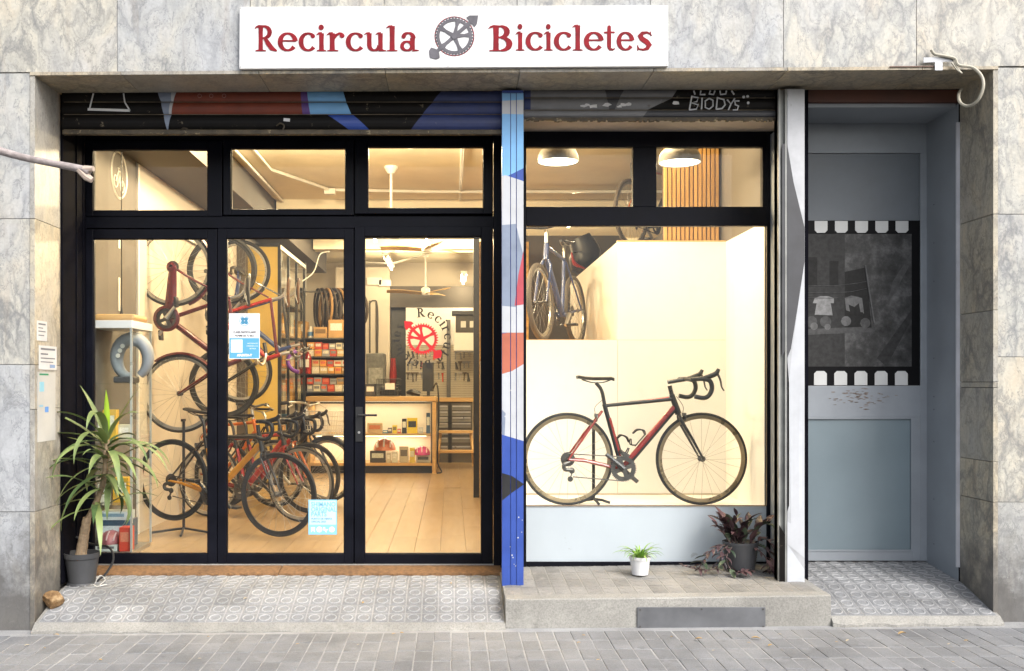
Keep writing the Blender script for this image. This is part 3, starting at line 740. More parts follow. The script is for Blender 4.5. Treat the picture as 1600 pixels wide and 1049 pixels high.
def window(par, name, x0, x1, y0_, y1_, o, ydepth=.03, bead=.006):
    """o: outer rect px (l, t, r, b); glass px rect given; a frame with its pane"""
    l, t, r, b = o; f = MB()
    yf = YD - .022; yb = YD + ydepth
    f.box(xd(l), xd(x0), yf, yb, zd(b), zd(t)); f.box(xd(x1), xd(r), yf, yb, zd(b), zd(t))
    f.box(xd(x0), xd(x1), yf + .0006, yb, zd(y0_), zd(t)); f.box(xd(x0), xd(x1), yf + .0006, yb, zd(b), zd(y1_))
    fo = f.build(name, BLACKM, par, bevel=.003)
    g_ = MB(); a = .004
    frame_ring(g_, xd(x0) - .002, xd(x1) + .002, zd(y1_) - .002, zd(y0_) + .002, bead, YD - .008, YD + .012)
    g_.build('glazing_bead', BLACKM, fo)
    B(xd(x0) - .003, xd(x1) + .003, YD + .0, YD + .006, zd(y1_) - .003, zd(y0_) + .003).build('pane', GLASS, fo)
    return fo
for x0, x1, t, b, l, r in ((147, 325, 235, 330, 136, 348), (362, 540, 233, 328, 350, 553), (575, 755, 231, 326, 555, 770)):
    window(front, 'transom_window', x0, x1, t, b, (l, t - 13, r, b + 9))
leaves_ = []
for x0, x1, t, l, r in ((147, 325, 374, 136, 340), (355, 538, 373, 341, 553), (570, 752, 370, 554.5, 770)):
    leaves_.append(window(front, 'door_leaf', x0, x1, t, 865, (l, t - 15, r, 880)))
hd = MB(); hd.box(xd(556), xd(567), YD - .03, YD - .0225, zd(690), zd(636)); hd.tube([W(561, 649, YD - .03), W(561, 649, YD - .075)], .009, 8)
hd.tube([W(559, 649, YD - .072), W(589, 649, YD - .072)], .0085, 8)
hd.build('handle', BLK, leaves_[2], bevel=.002)
MB().lathe([(.009, -.006), (.008, 0)], W(561, 676, YD - .03), 'Y', 12).build('key_cylinder', ALU, leaves_[2])
# brown coir strip on the sill, two lengths
for a, b, l in ((150, 437, 'longer brown coir mat strip under the left and middle glass doors'), (438.5, 783, 'brown coir mat strip below the door with the handle')):
    y0_, y1_ = .625, .79; xa, xb = PX(a, .7), PX(b, .7)
    if a < 200: xa = -2.42
    mb = extrude_x([(y0_, .207), (y0_ + .004, .220), (y1_, .246), (y1_, .214)], xa, xb, 80)
    for i, (x, y, z) in enumerate(mb.v):
        if y < .64: mb.v[i] = (x, y + rnd(-.004, .004), z)
    tag(mb.build('doormat', COIR, loc=((xa + xb) / 2, .7, .21)), l, 'doormat')
B(XL + .02, .33, .791, .87, .10, .2535).build('threshold', CONC, front)

# ------------------------------------------------------------------ display window
dw = thing('display_window', 'black framed display window with white lower panel, two small panes on top', 'window', (xd(1010), YD, zd(880)))
mb = MB()
mb.box(xd(806), xd(822), YD - .022, YD + .03, zd(887), zd(207)); mb.box(xd(1197), xd(1213), YD - .022, YD + .03, zd(887), zd(207))
mb.box(xd(822), xd(1197), YD - .0214, YD + .03, zd(231), zd(207)); mb.box(xd(822), xd(1197), YD - .0214, YD + .03, zd(354), zd(324))
mb.box(xd(988), xd(1025), YD - .0208, YD + .03, zd(324), zd(231)); mb.box(xd(1190), xd(1197), YD - .0208, YD + .03, zd(324), zd(231))
mb.build('frame', BLACKM, dw, bevel=.003)
for a, b, t, u in ((822, 988, 231, 324), (1025, 1190, 231, 324), (822, 1197, 354, 791)):
    B(xd(a) - .002, xd(b) + .002, YD, YD + .006, zd(u) - .002, zd(t) + .002).build('pane', GLASS, dw)
mb = B(xd(822), xd(1197), YD - .003, YD + .02, zd(877.5), zd(791.5)); mb.build('lower_panel', BOARDW, dw)
mb = B(xd(822) + .001, xd(1197) - .001, YD - .018, YD + .02, zd(888), zd(877.5)); mb.build('base_strip', BLACKM, dw)
mb = B(PX(817, YP) + .001, xd(1212), .5, YD + .03, zd(206.5), zd(206.5) + .06); mb.build('head_board', M('head_beige', (.42, .36, .31), .6), dw)
B(PX(817, YP) + .001, xd(1212), .5, YD + .03, zd(206.5) + .0605, ZL + .06).build('head_infill', GROUT, dw)
B(PX(1214, YD), PX(1228, YD), .39, YD + .05, .2, ZL + .06).build('side_panel', SIDEBLK, dw)
frame_ring(MB(), xd(820.5), xd(1198.5), zd(791), zd(352.5), .007, YD - .012, YD - .004).build('glazing_bead', M('bead_brown', (.19, .13, .085), .5), dw)

# ------------------------------------------------------------------ blue grey door with poster
YR = .83
def zr(py): return PZ(py, YR)
def xr(px): return PX(px, YR)
md = thing('metal_door', 'blue grey painted metal door with a film strip poster and frosted lower pane', 'door', (xr(1340), YR, zr(877)))
LX = 1205
mb = MB(); mb.box(xr(1437), xr(1450), YR - .012, YR + .03, zr(876), zr(240)); mb.box(xr(LX), xr(1437), YR - .012, YR + .03, zr(652), zr(603)); 
mb.box(xr(1424), xr(1437), YR - .012, YR + .03, zr(876), zr(652)); mb.box(xr(LX), xr(1424), YR - .0114, YR + .03, zr(876), zr(861))
mb.build('door_frame', DOORP, md, bevel=.002)
mb = B(xr(LX), xr(1436.5), YR + .008, YR + .02, zr(346), zr(240)); mb.build('upper_panel', DOORPAN, md)
frame_ring(MB(), xr(LX), xr(1424.5), zr(861.2), zr(652), .012, YR - .017, YR - .01).build('glazing_bead', DOORP, md)
B(xr(LX), xr(1424), YR - .002, YR + .004, zr(861), zr(652)).build('frosted_pane', FROST, md)
ml = MB()
for k in range(75):
    a, b = 1345 + random.gauss(0, 28), 621 + random.gauss(0, 7); r_ = rnd(.6, 3)
    pts = [W(a + r_ * 2.0 * rnd(.4, 1.2) * math.cos(t), b + r_ * .4 * rnd(.4, 1.2) * math.sin(t), YR - .0128 - .00002 * k) for t in [2 * math.pi * i / 7 for i in range(7)]]
    if 1285 < a < 1405 and 606 < b < 640: ml.prism(pts, .0006)
ml.build('rust_patch', M('rust_scrape', (.21, .165, .14), .8, var=.4, vs=30), md)
# recess around the door
mb = MB()
mb.box(xr(1450) + .001, PX(1468, .7), .72, YR + .03, .2, zr(203)); mb.box(PX(1472, .7), PX(1476, .7), .60, .72, .2, zr(203))
mb.box(PX(1497, .42) + .0, XR - .003, .40, YR + .03, .2, 3.3)
mb.box(PX(1476, .7) , PX(1497, .42) - .001, .58, YR + .03, .2, zr(203))
mb.build('side_jamb', DOORP, md, bevel=.002)
mb = B(PX(1490.5, .42), PX(1498.5, .42), .386, .399, PZ(886, .4), PZ(192, .4)); mb.build('jamb_trim', M('trim_pale_grey', (.55, .56, .60), .5, var=.12), md)
B(xr(1200), XR - .003, .43, YR + .03, PZ(168, .43), PZ(160, .43) + .1).build('recess_ceiling', DOORP, md)
B(xr(1200), xr(1450), YR - .006, YR + .03, zr(239.5), PZ(168, .43) - .001).build('head_panel', DOORP, md)
mb = B(PX(1236, .4), XR - .004, .392, .43, PZ(160, .4), PZ(141, .4)); mb.build('head_beam', M('beam_rust_brown', (.085, .03, .018), .6, var=.25), md)
B(xr(LX - 4), xr(LX), .45, YR, .2, 3.2).build('side_jamb', DOORP, md)
for py in (320, 380, 440, 560, 620, 640, 690, 780, 850):
    MB().lathe([(.005, -.003), (.004, 0)], (PX(1460, .715), .72, PZ(py, .72)), 'Y', 7).build('rivet', DSTEEL, md)
mb = MB()
mb.box(PX(1499, .40), XR - .001, .387, .3995, .2, ZL - .05); mb.box(xr(1447.5), xr(1450), YR - .016, YR - .0125, zr(874), zr(206)); mb.box(PX(1469, .7), PX(1471, .7), .66, .7195, .2, 3.3)
mb.build('painted_gap_shade', SIDEBLK, md)  # solid black strips paint in the shade of gaps that are not open
# poster like a strip of film
ps = thing('film_strip_poster', 'black film strip poster with white perforations and a dark clothesline photograph', 'poster', (xr(1345), YR - .004, zr(475)))
B(xr(LX), xr(1437), YR - .004, YR + .006, zr(602.5), zr(345)).build('black_border', M('poster_black', (.006, .006, .007), .5, spec=.12), ps)
m_, N_, L_, p_ = nt('poster_photo')
tc_ = N_.new('ShaderNodeTexCoord'); n_ = node(N_, 'ShaderNodeTexNoise', Scale=7.0, Detail=9.0, Roughness=.72); L_.new(tc_.outputs['Object'], n_.inputs['Vector'])
r_ = ramp(N_, [(.3, .02), (.5, .062), (.72, .18)]); L_.new(n_.outputs['Fac'], r_.inputs['Fac']); L_.new(r_.outputs['Color'], p_.inputs['Base Color']); p_.inputs['Roughness'].default_value = .35; p_.inputs['Specular IOR Level'].default_value = .2
B(xr(LX), xr(1424), YR - .0048, YR - .0041, zr(573), zr(366)).build('photograph', m_, ps)
PWH = M('poster_white', (.62, .63, .62), .4, var=.08)
for k in range(6):
    for (t, b, px0) in ((345.5, 364, 1273), (580, 602, 1272)):
        x = px0 + k * 31.6 - 31.6; pts = []
        c = 4
        base = [(x, b), (x, t), (x + 20, t), (x + 20, b)] if t < 400 else [(x, b), (x, t + c), (x + c, t), (x + 20 - c, t), (x + 20, t + c), (x + 20, b)]
        if t < 400: base = [(x + c, b), (x, b - c), (x, t), (x + 20, t), (x + 20, b - c), (x + 20 - c, b)]
        MB().prism([W(a, q, YR - .0052) for a, q in base], .001).build('perforation', PWH, ps)
def flat(mb, pts, y, d=.0005): mb.prism([W(a, b, y) for a, b in pts], d); return mb
gr = [M('photo_grey_%d' % i, (v * .8, v * .8, v * .8), .4, var=.3, vs=30, spec=.15) for i, v in enumerate((.028, .055, .11, .19, .34))]
mb = MB()
flk = [0]
def fl(m_, pts, k): mb.m = m_; flk[0] += 1; flat(mb, pts, YR - .0051 - .0001 * flk[0], .00008)
fl(1, [(1250, 366), (1320, 366), (1320, 573), (1250, 573)], 0); fl(0, [(1296, 408), (1310, 408), (1310, 446), (1296, 446)], 1); fl(0, [(1262, 402), (1277, 402), (1277, 446), (1262, 446)], 1)
fl(0, [(1320, 425), (1353, 418), (1358, 470), (1362, 512), (1320, 512)], 1)
fl(2, [(1250, 515), (1345, 511), (1368, 515), (1366, 519), (1250, 524)], 2); fl(2, [(1395, 440), (1424, 395), (1424, 410), (1385, 480)], 1); fl(1, [(1370, 560), (1424, 485), (1424, 500), (1385, 573)], 2)
fl(4, [(1273, 466), (1282, 463), (1294, 463), (1303, 466), (1303, 474), (1298, 474), (1301, 493), (1273, 492), (1276, 474), (1270, 474)], 3)
fl(3, [(1320, 466), (1330, 462), (1340, 464), (1347, 466), (1350, 490), (1345, 490), (1342, 474), (1335, 480), (1326, 476), (1328, 487), (1322, 485)], 3)
fl(0, [(1326, 488), (1348, 488), (1356, 511), (1322, 511)], 4)
for cx_, cy_, rr_, g_ in ((1268, 503, 9, 2), (1290, 503, 9, 2), (1322, 502, 8, 3), (1352, 505, 8, 2), (1272, 510, 6, 3), (1293, 511, 5, 3)):
    fl(g_, [(cx_ + rr_ * math.cos(t), cy_ + rr_ * math.sin(t)) for t in [k * math.pi / 5 for k in range(10)]], 5)
mb.m = 3
for pts in ([(1250, 446), (1300, 447), (1330, 444), (1354, 440)], [(1250, 458), (1300, 458), (1330, 456), (1354, 451)], [(1250, 465), (1300, 466), (1335, 464)]):
    mb.tube([W(a, b, YR - .0085) for a, b in pts], .0012, 4)
mb.tube([W(1352, 415, YR - .009), W(1358, 455, YR - .009), W(1366, 505, YR - .009)], .0055, 5)
mb.build('printed_scene', None, ps, mats=gr)

# ------------------------------------------------------------------ sign lettering
def stroke(mb, pts, y, T):
    """ribbon along (x, z, width) points"""
    P = [(Vector((a, b)), w) for a, b, w in pts]; L1, R1 = [], []
    for i, (p, w) in enumerate(P):
        d = P[min(i + 1, len(P) - 1)][0] - P[max(i - 1, 0)][0]; d.normalize(); n_ = Vector((-d.y, d.x)) * w / 2
        L1.append(p + n_); R1.append(p - n_)
    b = len(mb.v); n = len(P)
    for (q, dy) in ((L1, 0), (R1, 0), (L1, .004), (R1, .004)):
        for v in q: a = T(v); mb.v.append((a[0], y + dy, a[1]))
    for i in range(n - 1):
        mb.face((b + i, b + n + i, b + n + i + 1, b + i + 1))
        mb.face((b + i, b + i + 1, b + 2 * n + i + 1, b + 2 * n + i)); mb.face((b + n + i + 1, b + n + i, b + 3 * n + i, b + 3 * n + i + 1))
    mb.face((b, b + 2 * n, b + 3 * n, b + n)); mb.face((b + n - 1, b + 2 * n - 1, b + 4 * n - 1, b + 3 * n - 1))
def arc(cx_, cz_, rx, rz, a0, a1, thick, thin, n=22):
    out = []
    for k in range(n + 1):
        a = R(a0 + (a1 - a0) * k / n); w = thin + (thick - thin) * abs(math.cos(a)) ** 1.3
        out.append((cx_ + rx * math.cos(a), cz_ + rz * math.sin(a), w))
    return out
def dot(cx_, cz_, r_): return [(cx_ - r_, cz_, .01), (cx_ - r_ * .8, cz_, r_ * 1.2), (cx_ - r_ * .4, cz_, r_ * 1.83), (cx_, cz_, r_ * 2), (cx_ + r_ * .4, cz_, r_ * 1.83), (cx_ + r_ * .8, cz_, r_ * 1.2), (cx_ + r_, cz_, .01)]
SW = .19
def st(x, a, b): return [(x, a, SW * .97), (x, (a + b) / 2, SW * .9), (x, b, SW)]
def foot(a, b, z=.028): return [(a, z - .01, .035), ((a + b) / 2, z + .004, .07), (b, z - .01, .035)]
GL = {
 'R': (.9, [st(.22, .02, .96), foot(.0, .44), [(-.03, .86, .02), (.03, .93, .06), (.14, .96, .1), (.36, .955, .08)], arc(.34, .735, .26, .225, 90, -90, .19, .075), [(.22, .505, .07), (.36, .505, .07)], [(.4, .5, .13), (.52, .32, .19), (.68, .12, .2), (.9, .01, .05)]]),
 'e': (.7, [arc(.35, .36, .27, .325, 5, 325, .18, .075), [(.14, .4, .06), (.35, .4, .06), (.64, .395, .065)]]),
 'c': (.64, [arc(.35, .36, .27, .325, 48, 322, .18, .075), dot(.53, .585, .085)]),
 'i': (.36, [st(.18, .02, .69), foot(.0, .36), [(-.02, .62, .02), (.08, .69, .075), (.2, .715, .05)], dot(.17, .92, .105)]),
 'r': (.62, [st(.18, .02, .69), foot(.0, .4), [(-.02, .62, .02), (.08, .69, .075), (.2, .715, .05)], [(.24, .46, .05), (.32, .62, .1), (.44, .69, .085), (.54, .67, .08)], dot(.53, .6, .09)]),
 'u': (.84, [st(.18, .24, .69), [(-.02, .64, .02), (.08, .695, .06), (.2, .715, .04)], arc(.38, .25, .2, .215, 180, 350, .18, .08), st(.62, .03, .69), foot(.55, .84), [(.43, .64, .02), (.52, .695, .06), (.64, .715, .04)]]),
 'l': (.38, [st(.19, .02, .97), foot(.0, .38), [(-.02, .9, .02), (.08, .955, .075), (.2, .975, .05)]]),
 'a': (.74, [st(.5, .06, .5), [(.5, .05, .12), (.6, .03, .07), (.74, .03, .03)], arc(.34, .5, .19, .2, 0, 150, .18, .075), dot(.16, .57, .085), arc(.29, .2, .19, .17, 0, 360, .15, .07)]),
 'B': (.84, [st(.22, .02, .96), [(-.03, .86, .02), (.03, .93, .06), (.14, .96, .1), (.36, .955, .07)], arc(.36, .75, .22, .21, 90, -90, .19, .075), arc(.38, .275, .28, .245, 90, -90, .2, .075), foot(.0, .4), [(.2, .53, .06), (.38, .53, .06)]]),
 't': (.46, [[(.2, .12, .17), (.2, .5, .18), (.2, .93, .15), (.2, .97, .05)], [(-.02, .69, .06), (.2, .705, .07), (.44, .7, .05)], [(.2, .13, .16), (.25, .05, .11), (.36, .035, .07), (.46, .08, .03)]]),
 's': (.56, [[(.5, .56, .03), (.47, .64, .05), (.36, .7, .08), (.22, .67, .14), (.14, .57, .17), (.2, .45, .18), (.34, .34, .19), (.43, .21, .18), (.37, .08, .13), (.24, .03, .08), (.1, .06, .06), (.05, .16, .03)], [(.47, .73, .03), (.48, .58, .03)], [(.06, .0, .03), (.06, .2, .035)]]),
}
def letter(mb, ch, y, T0, eps=.00012):
    for i, s_ in enumerate(GL[ch][1]): stroke(mb, s_, y - eps * i, T0)
YB = -.04
sg = thing('shop_sign', 'white signboard over the entrance reading Recircula Bicicletes in red', 'sign', (PX(710, YB), YB, PZ(57, YB)))
mb = MB(); c0, c1, c2, c3 = W(374, 107.5, YB), W(1044, 103.5, YB), W(1044, 8.5, YB), W(374.5, 11, YB)
mb.prism([c0, c1, c2, c3], .032); mb.build('board', SIGNW, sg, bevel=.0015)
mb = MB()
for a, b in ((376, 13), (1042, 11), (376, 105), (1042, 101), (700, 12), (700, 104)): mb.lathe([(.004, -.002), (.003, 0)], W(a, b, YB), 'Y', 8)
mb.build('screw', STEEL, sg)
def word(txt, boxes, zb_, h):
    for ch, (a, b) in zip(txt, boxes):
        a, b = [360 + q / 2.2857 for q in (a, b)]; w = GL[ch][0]; xa, xb = PX(a, YB), PX(b, YB)
        mb = MB(); letter(mb, ch, YB - .0035, lambda v: (xa + v.x / w * (xb - xa), zb_ + v.y * h + .004 * (xa > .3)))
        mb.build('letter_' + ch.lower(), SIGNRED, sg)
hcap = 40.5 / S(YB); zbase = PZ(80.4, YB)
word('Recircula', [(90, 166), (170, 240), (245, 305), (309, 342), (346, 408), (413, 476), (480, 556), (559, 597), (604, 673)], zbase, hcap)
word('Bicicletes', [(925, 1016), (1020, 1050), (1055, 1118), (1121, 1151), (1156, 1220), (1223, 1258), (1263, 1333), (1336, 1374), (1380, 1442), (1448, 1510)], zbase, hcap)
def cog(mb, c, r_, y, ang, shaft=1.0, teeth=36, hand=1):
    """chainring with an arrow-ended axle through it; ang is the direction of the arrow"""
    def T(a, q): return (c[0] + q * math.cos(a), y, c[1] + q * math.sin(a))
    for k in range(72):                                    # ring
        a, b = 2 * math.pi * k / 72, 2 * math.pi * (k + 1) / 72
        mb.prism([T(a, r_ * .8), T(b, r_ * .8), T(b, r_ * .955), T(a, r_ * .955)][::-1], .003)
    for k in range(teeth):
        a = 2 * math.pi * (k + .5) / teeth; d = math.pi / teeth
        mb.prism([T(a - d * .62, r_ * .95), T(a + d * .62, r_ * .95), T(a + d * .3, r_ * 1.06), T(a - d * .3, r_ * 1.06)][::-1], .0029)
    for k in range(5):
        a = ang + 2 * math.pi * (k + .5) / 5
        p = lambda u, w: (c[0] + u * math.cos(a) - w * math.sin(a), y - .0002, c[1] + u * math.sin(a) + w * math.cos(a))
        mb.prism([p(.1 * r_, -.11 * r_), p(.55 * r_, -.075 * r_), p(.84 * r_, -.14 * r_), p(.84 * r_, .14 * r_), p(.55 * r_, .075 * r_), p(.1 * r_, .11 * r_)][::-1], .003)
    q = lambda u, w: (c[0] + u * r_ * math.cos(ang) - w * r_ * math.sin(ang), y - .0005, c[1] + u * r_ * math.sin(ang) + w * r_ * math.cos(ang))
    mb.prism([q(-.05, -.1), q(1.15, -.1), q(1.15, .1), q(-.05, .1)][::-1], .003)
    mb.prism([q(-1.35, -.09), q(-.35, -.09), q(-.35, .09), q(-1.35, .09)][::-1], .003)
    q2 = lambda u, w: (q(u, w)[0], y - .0010, q(u, w)[2])
    mb.prism([q2(1.15, -.34), q2(1.35, -.3), q2(1.7, 0), q2(1.35, .3), q2(1.15, .34)][::-1], .0032)
    mb.prism([q2(-1.2, -.13), q2(-1.35, -.36), q2(-1.55, -.3), q2(-1.75, 0), q2(-1.55, .3), q2(-1.35, .36), q2(-1.2, .13)][::-1], .0032)
    mb.lathe([(r_ * .17, y - .0035), (r_ * .17, y)], (c[0], 0, c[1]), 'Y', 20)
mb = MB(); cog(mb, (PX(710, YB), PZ(57, YB)), 29 / S(YB), YB - .0035, R(41)); mb.build('chainring_emblem', SIGNGREY, sg)
mb = MB(); mb.torus(W(710, 57, YB - .0005), 30.3 / S(YB), .0035, 'Y', 48, 4, sq=.2); mb.build('red_outline', SIGNRED, sg)

# ------------------------------------------------------------------ stickers on the glass
YG = YD - .0015
nb = thing('notice_poster', 'white and light blue printed notice with a clover emblem stuck inside the middle door', 'poster', (xd(382), YG, zd(525)))
B(xd(358), xd(406), YG - .0008, YG - .0002, zd(561), zd(490)).build('sheet', M('paper_white', (.82, .83, .86), .6, var=.02), nb)
B(xd(358.6), xd(405), YG - .0012, YG - .00085, zd(560), zd(528.5)).build('blue_band', M('print_blue', (.10, .36, .56), .6, var=.03), nb)
mb = MB(); mb.torus(W(382, 501.5, YG - .0011), .034, .0018, 'Y', 28, 4, sq=.2)
for a, b in ((-1, -1), (1, -1), (-1, 1), (1, 1)): mb.lathe([(.0135, -.0006), (.0135, 0)], W(382 + 2.6 * a, 501.5 + 2.6 * b, YG - .0009), 'Y', 14)
mb.build('clover_emblem', M('print_blue_dark', (.06, .27, .45), .6), nb)
mb = MB(); text_into(mb, 'CLASES PARTICULARES', .021, W(382, 519.5, YG - .0012), bold=.0006, sx=.72); text_into(mb, 'PONME DE TU BICI', .019, W(382, 525, YG - .0012), bold=.0006, sx=.8)
mb.build('lettering', M('print_black', (.02, .02, .025), .6), nb)
mb = MB(); text_into(mb, 'ciclos', .013, W(382, 511.5, YG - .0012)); mb.build('small_lettering', M('print_grey', (.45, .5, .55), .6), nb)
mb = MB(); mb.box(xd(361), xd(379), YG - .0016, YG - .00125, zd(551), zd(531)); text_into(mb, 'INFORMACIO', .012, W(395, 537, YG - .0014)); text_into(mb, 'I RESERVES A LA', .011, W(394, 541, YG - .0014)); text_into(mb, 'BOTIGA', .012, W(395, 545, YG - .0014))
text_into(mb, 'APUNTA-T', .021, W(382, 555.5, YG - .0014), bold=.0015)
mb.build('white_lettering', M('print_white', (.82, .84, .86), .6), nb)
pk = thing('parts_sticker', 'square pale blue sticker low on the middle glass door near its right edge', 'sticker', (xd(504), YG, zd(808)))
B(xd(482), xd(526.5), YG - .0008, YG - .0002, zd(835.5), zd(781)).build('sheet', M('sticker_blue', (.23, .55, .80), .5, var=.03), pk)
B(xd(483.5), xd(525), YG - .0012, YG - .00085, zd(820), zd(782.5)).build('pale_field', M('sticker_pale', (.50, .74, .90), .5, var=.02), pk)
mb = MB()
for t, y_ in (('SHIMANO', 788.5), ('ORIGINAL', 796.5), ('PARTS', 804)): text_into(mb, t, .043, (xd(486), YG - .0014, zd(y_)), 'LEFT', bold=.0012, sx=.88)
mb.build('lettering', M('sticker_text_blue', (.20, .46, .68), .5), pk)
mb = MB()
for t, y_ in (('PUNTO DE VENTA', 811), ('OFICIAL 2023', 815.5)): text_into(mb, t, .017, (xd(486.5), YG - .0014, zd(y_)), 'LEFT', bold=.0004)
mb.build('small_lettering', M('sticker_text_dark', (.08, .2, .32), .5), pk)
mb = MB()
for i, px in enumerate((489, 499, 508.5, 518.5)):
    if i in (1, 3): mb.lathe([(.0195, -.0006), (.0195, 0)], W(px, 827.5, YG - .0011), 'Y', 18)
    elif i == 0: flat(mb, [(486, 824), (492, 824), (492, 832), (489, 829), (486, 832)], YG - .0013)
    else: flat(mb, [(505, 824), (508, 824), (508, 827), (512, 827), (512, 829), (510, 829), (510, 833), (507, 829), (505, 829)], YG - .0013)
mb.build('icon', M('sticker_white', (.85, .9, .92), .5), pk)
dc = thing('window_decal', 'red chainring decal ringed by black shop lettering on the right glass door', 'decal', (xd(661), YG, zd(530)))
mb = MB(); cog(mb, (xd(660), zd(530)), 23.5 / S(YD), YG - .004, R(135)); mb.build('chainring_emblem', M('decal_red', (.70, .018, .022), .4), dc)
mb = MB()
def arc_word(txt, a0, step, rad, inward=False, hh=.058):
    a = a0
    for ch in txt:
        w = GL[ch][0] * hh
        da = w / rad / 2 * 1.16
        a += -da if not inward else da
        ca, sa = math.cos(a), math.sin(a)
        cx_, cz_ = xd(660) + rad * ca, zd(530) + rad * sa
        up = (ca, sa) if not inward else (-ca, -sa); rt = (up[1], -up[0])
        letter(mb, ch, YG - .0035, lambda v: (cx_ + (v.x * hh - w / 2) * rt[0] + v.y * hh * up[0], cz_ + (v.x * hh - w / 2) * rt[1] + v.y * hh * up[1]), .00005)
        a += (-da if not inward else da)
arc_word('Recircula', R(106), 0, .150, False, .064); arc_word('Bicicletes', R(-66), 0, .150, False, .060)
mb.build('lettering', M('decal_black', (.015, .013, .012), .5), dc)
# ------------------------------------------------------------------ shop interior: shell
ZF, ZC = .27, 3.6
fl_o = MB().box(-2.62, 3.1, .872, 11.3, ZF - .1, ZF - .012).build('shop_floor', M('floor_base', (.3, .2, .1), .6), kind='structure')
pm = {}
for r in range(17):
    xa = -2.55 + r * .19; xb = xa + .188; y = .875 - rnd(0, .9)
    if xa > .35: break
    while y < 5.6:
        a, b = max(.875, y), min(5.6, y + 1.2)
        if b - a > .05:
            key = round(b - a, 2)
            if key in pm: o = pm[key].copy(); COL.objects.link(o); o.parent = fl_o
            else: o = pm[key] = B(-.094, .094, -(b - a) / 2 + .0006, (b - a) / 2 - .0006, -.0115, 0).build('floor_plank', FLOORW, fl_o, world=False, bevel=.0008)
            o.location = ((xa + xb) / 2, (a + b) / 2, ZF + rnd(-.0004, .0004))
        y += 1.2
mb = MB()
for r in range(16):
    xa = -2.55 + r * .19; y = 5.602 + (0 if r % 2 else -.0)
    k = 0
    while y < 11.2:
        b = min(11.2, y + (1.2 if k else rnd(.4, 1.2))); mb.box(xa, xa + .188, y, b - .001, ZF - .0115, ZF); y = b; k += 1
mb.build('floor_plank', FLOORW, fl_o, kind='stuff')
mb = MB().box(-2.62, 3.1, .88, 11.3, ZC, ZC + .1); mb.build('shop_ceiling', CEIL, kind='structure')
# left wall: dark part beside the window, then cream, then dark again
lw = B(-2.70, -2.552, .872, 2.02, ZF - .1, ZC).build('left_wall', TAUPE, kind='structure')
B(-2.552, -2.535, 2.02, 2.05, ZF, PZ(256, 2.02)).build('wall_trim', WHITEW, lw, world=False)
B(-2.70, -2.550, 2.05, 5.75, ZF - .1, ZC).build('left_wall', CREAM, kind='structure')
B(-2.70, -2.45, 5.75, 8.6, ZF - .1, ZC).build('left_wall', TAUPE, kind='structure')
B(-2.70, -2.55, 8.6, 11.3, ZF - .1, ZC).build('left_wall', CREAM, kind='structure')
bm_ = B(-2.549, -2.02, .89, 10.0, 3.285, ZC - .001); tag(bm_.build('ceiling_beam', DTAUPE, loc=(-2.3, 5, 3.44)), 'long taupe beam boxed along the top of the left wall', 'beam', 'ceiling beams')
for y, h, l in ((5.3, .13, 'shallow cream beam crossing the ceiling above the middle of the shop'), (8.3, .16, 'deeper cream beam crossing the ceiling behind the front fan')):
    tag(B(-2.0, 2.9, y, y + .3, ZC - h, ZC - .001).build('ceiling_beam', CEIL, loc=(0, y, ZC - h)), l, 'beam', 'ceiling beams')
bw = B(-2.7, 3.2, 11.2, 11.35, ZF - .1, ZC).build('back_wall', CREAM, kind='structure')
B(2.95, 3.1, .88, 11.2, ZF - .1, ZC).build('right_wall', TAUPE, kind='structure')
# white partition with louvred grille seen through the door
wp = thing('louvred_partition', 'cream half height partition with a narrow louvred grille right of the counter', 'partition', (.36, 6, ZF))
B(.315, .375, 4.4, 7.35, ZF, 1.74).build('partition_panel', WHITEW, wp, bevel=.004)
slm = None
for k in range(22):
    z = ZF + .2 + k * .064
    if slm is None: slm = MB().obox(Matrix.Rotation(.5, 4, 'Y'), .003, 1.1, .035).build('louvre', WHITEW, wp, world=False); o = slm
    else: o = slm.copy(); COL.objects.link(o); o.parent = wp
    o.location = (.308 - .36, 6.3 - 6, z - ZF)

# ------------------------------------------------------------------ display box behind the window
ZD = .615; YBK = 1.80
db = thing('display_box', 'cream white stepped display box behind the big window pane', 'display box', (1.3, 1.4, ZF))
B(.46, 2.165, .845, YBK, ZF, ZD).build('plinth', WHITEW, db)
B(.42, .4595, .845, YBK, ZF, 1.85).build('side_panel', WHITEW, db)
B(2.1655, 2.2, .845, YBK + .04, ZF, PZ(378, YBK)).build('side_panel', WHITEW, db)
B(.42, PX(965, YBK), YBK + .0005, YBK + .04, ZF, PZ(531.5, YBK)).build('low_back_panel', WHITEW, db)
B(PX(965, YBK) + .0005, 2.165, YBK + .0005, YBK + .04, ZF, PZ(378, YBK)).build('tall_back_panel', WHITEW, db)
B(PX(965, YBK), PX(965, YBK) + .04, YBK + .041, 4.9, ZF, PZ(378, YBK)).build('return_panel', WHITEW, db)
mb = MB(); mb.box(PX(965, YBK) - .002, 2.165, YBK - .001, YBK + .042, PZ(378, YBK) + .0005, PZ(378, YBK) + .012)
mb.build('edge_strip', OAK, db)
mb = MB(); mb.box(PX(965, YBK) - .0015, PX(965, YBK) + .0015, YBK - .0006, YBK + .0004, ZD, PZ(531.5, YBK)); mb.box(PX(965, YBK) + .002, 2.163, YBK - .0006, YBK + .0004, PZ(531.5, YBK) - .001, PZ(531.5, YBK) + .0012)
mb.box(.4605, 2.164, YBK - .006, YBK - .0007, ZD + .0005, ZD + .012); mb.build('panel_seam', M('seam_beige', (.5, .43, .33), .7), db)

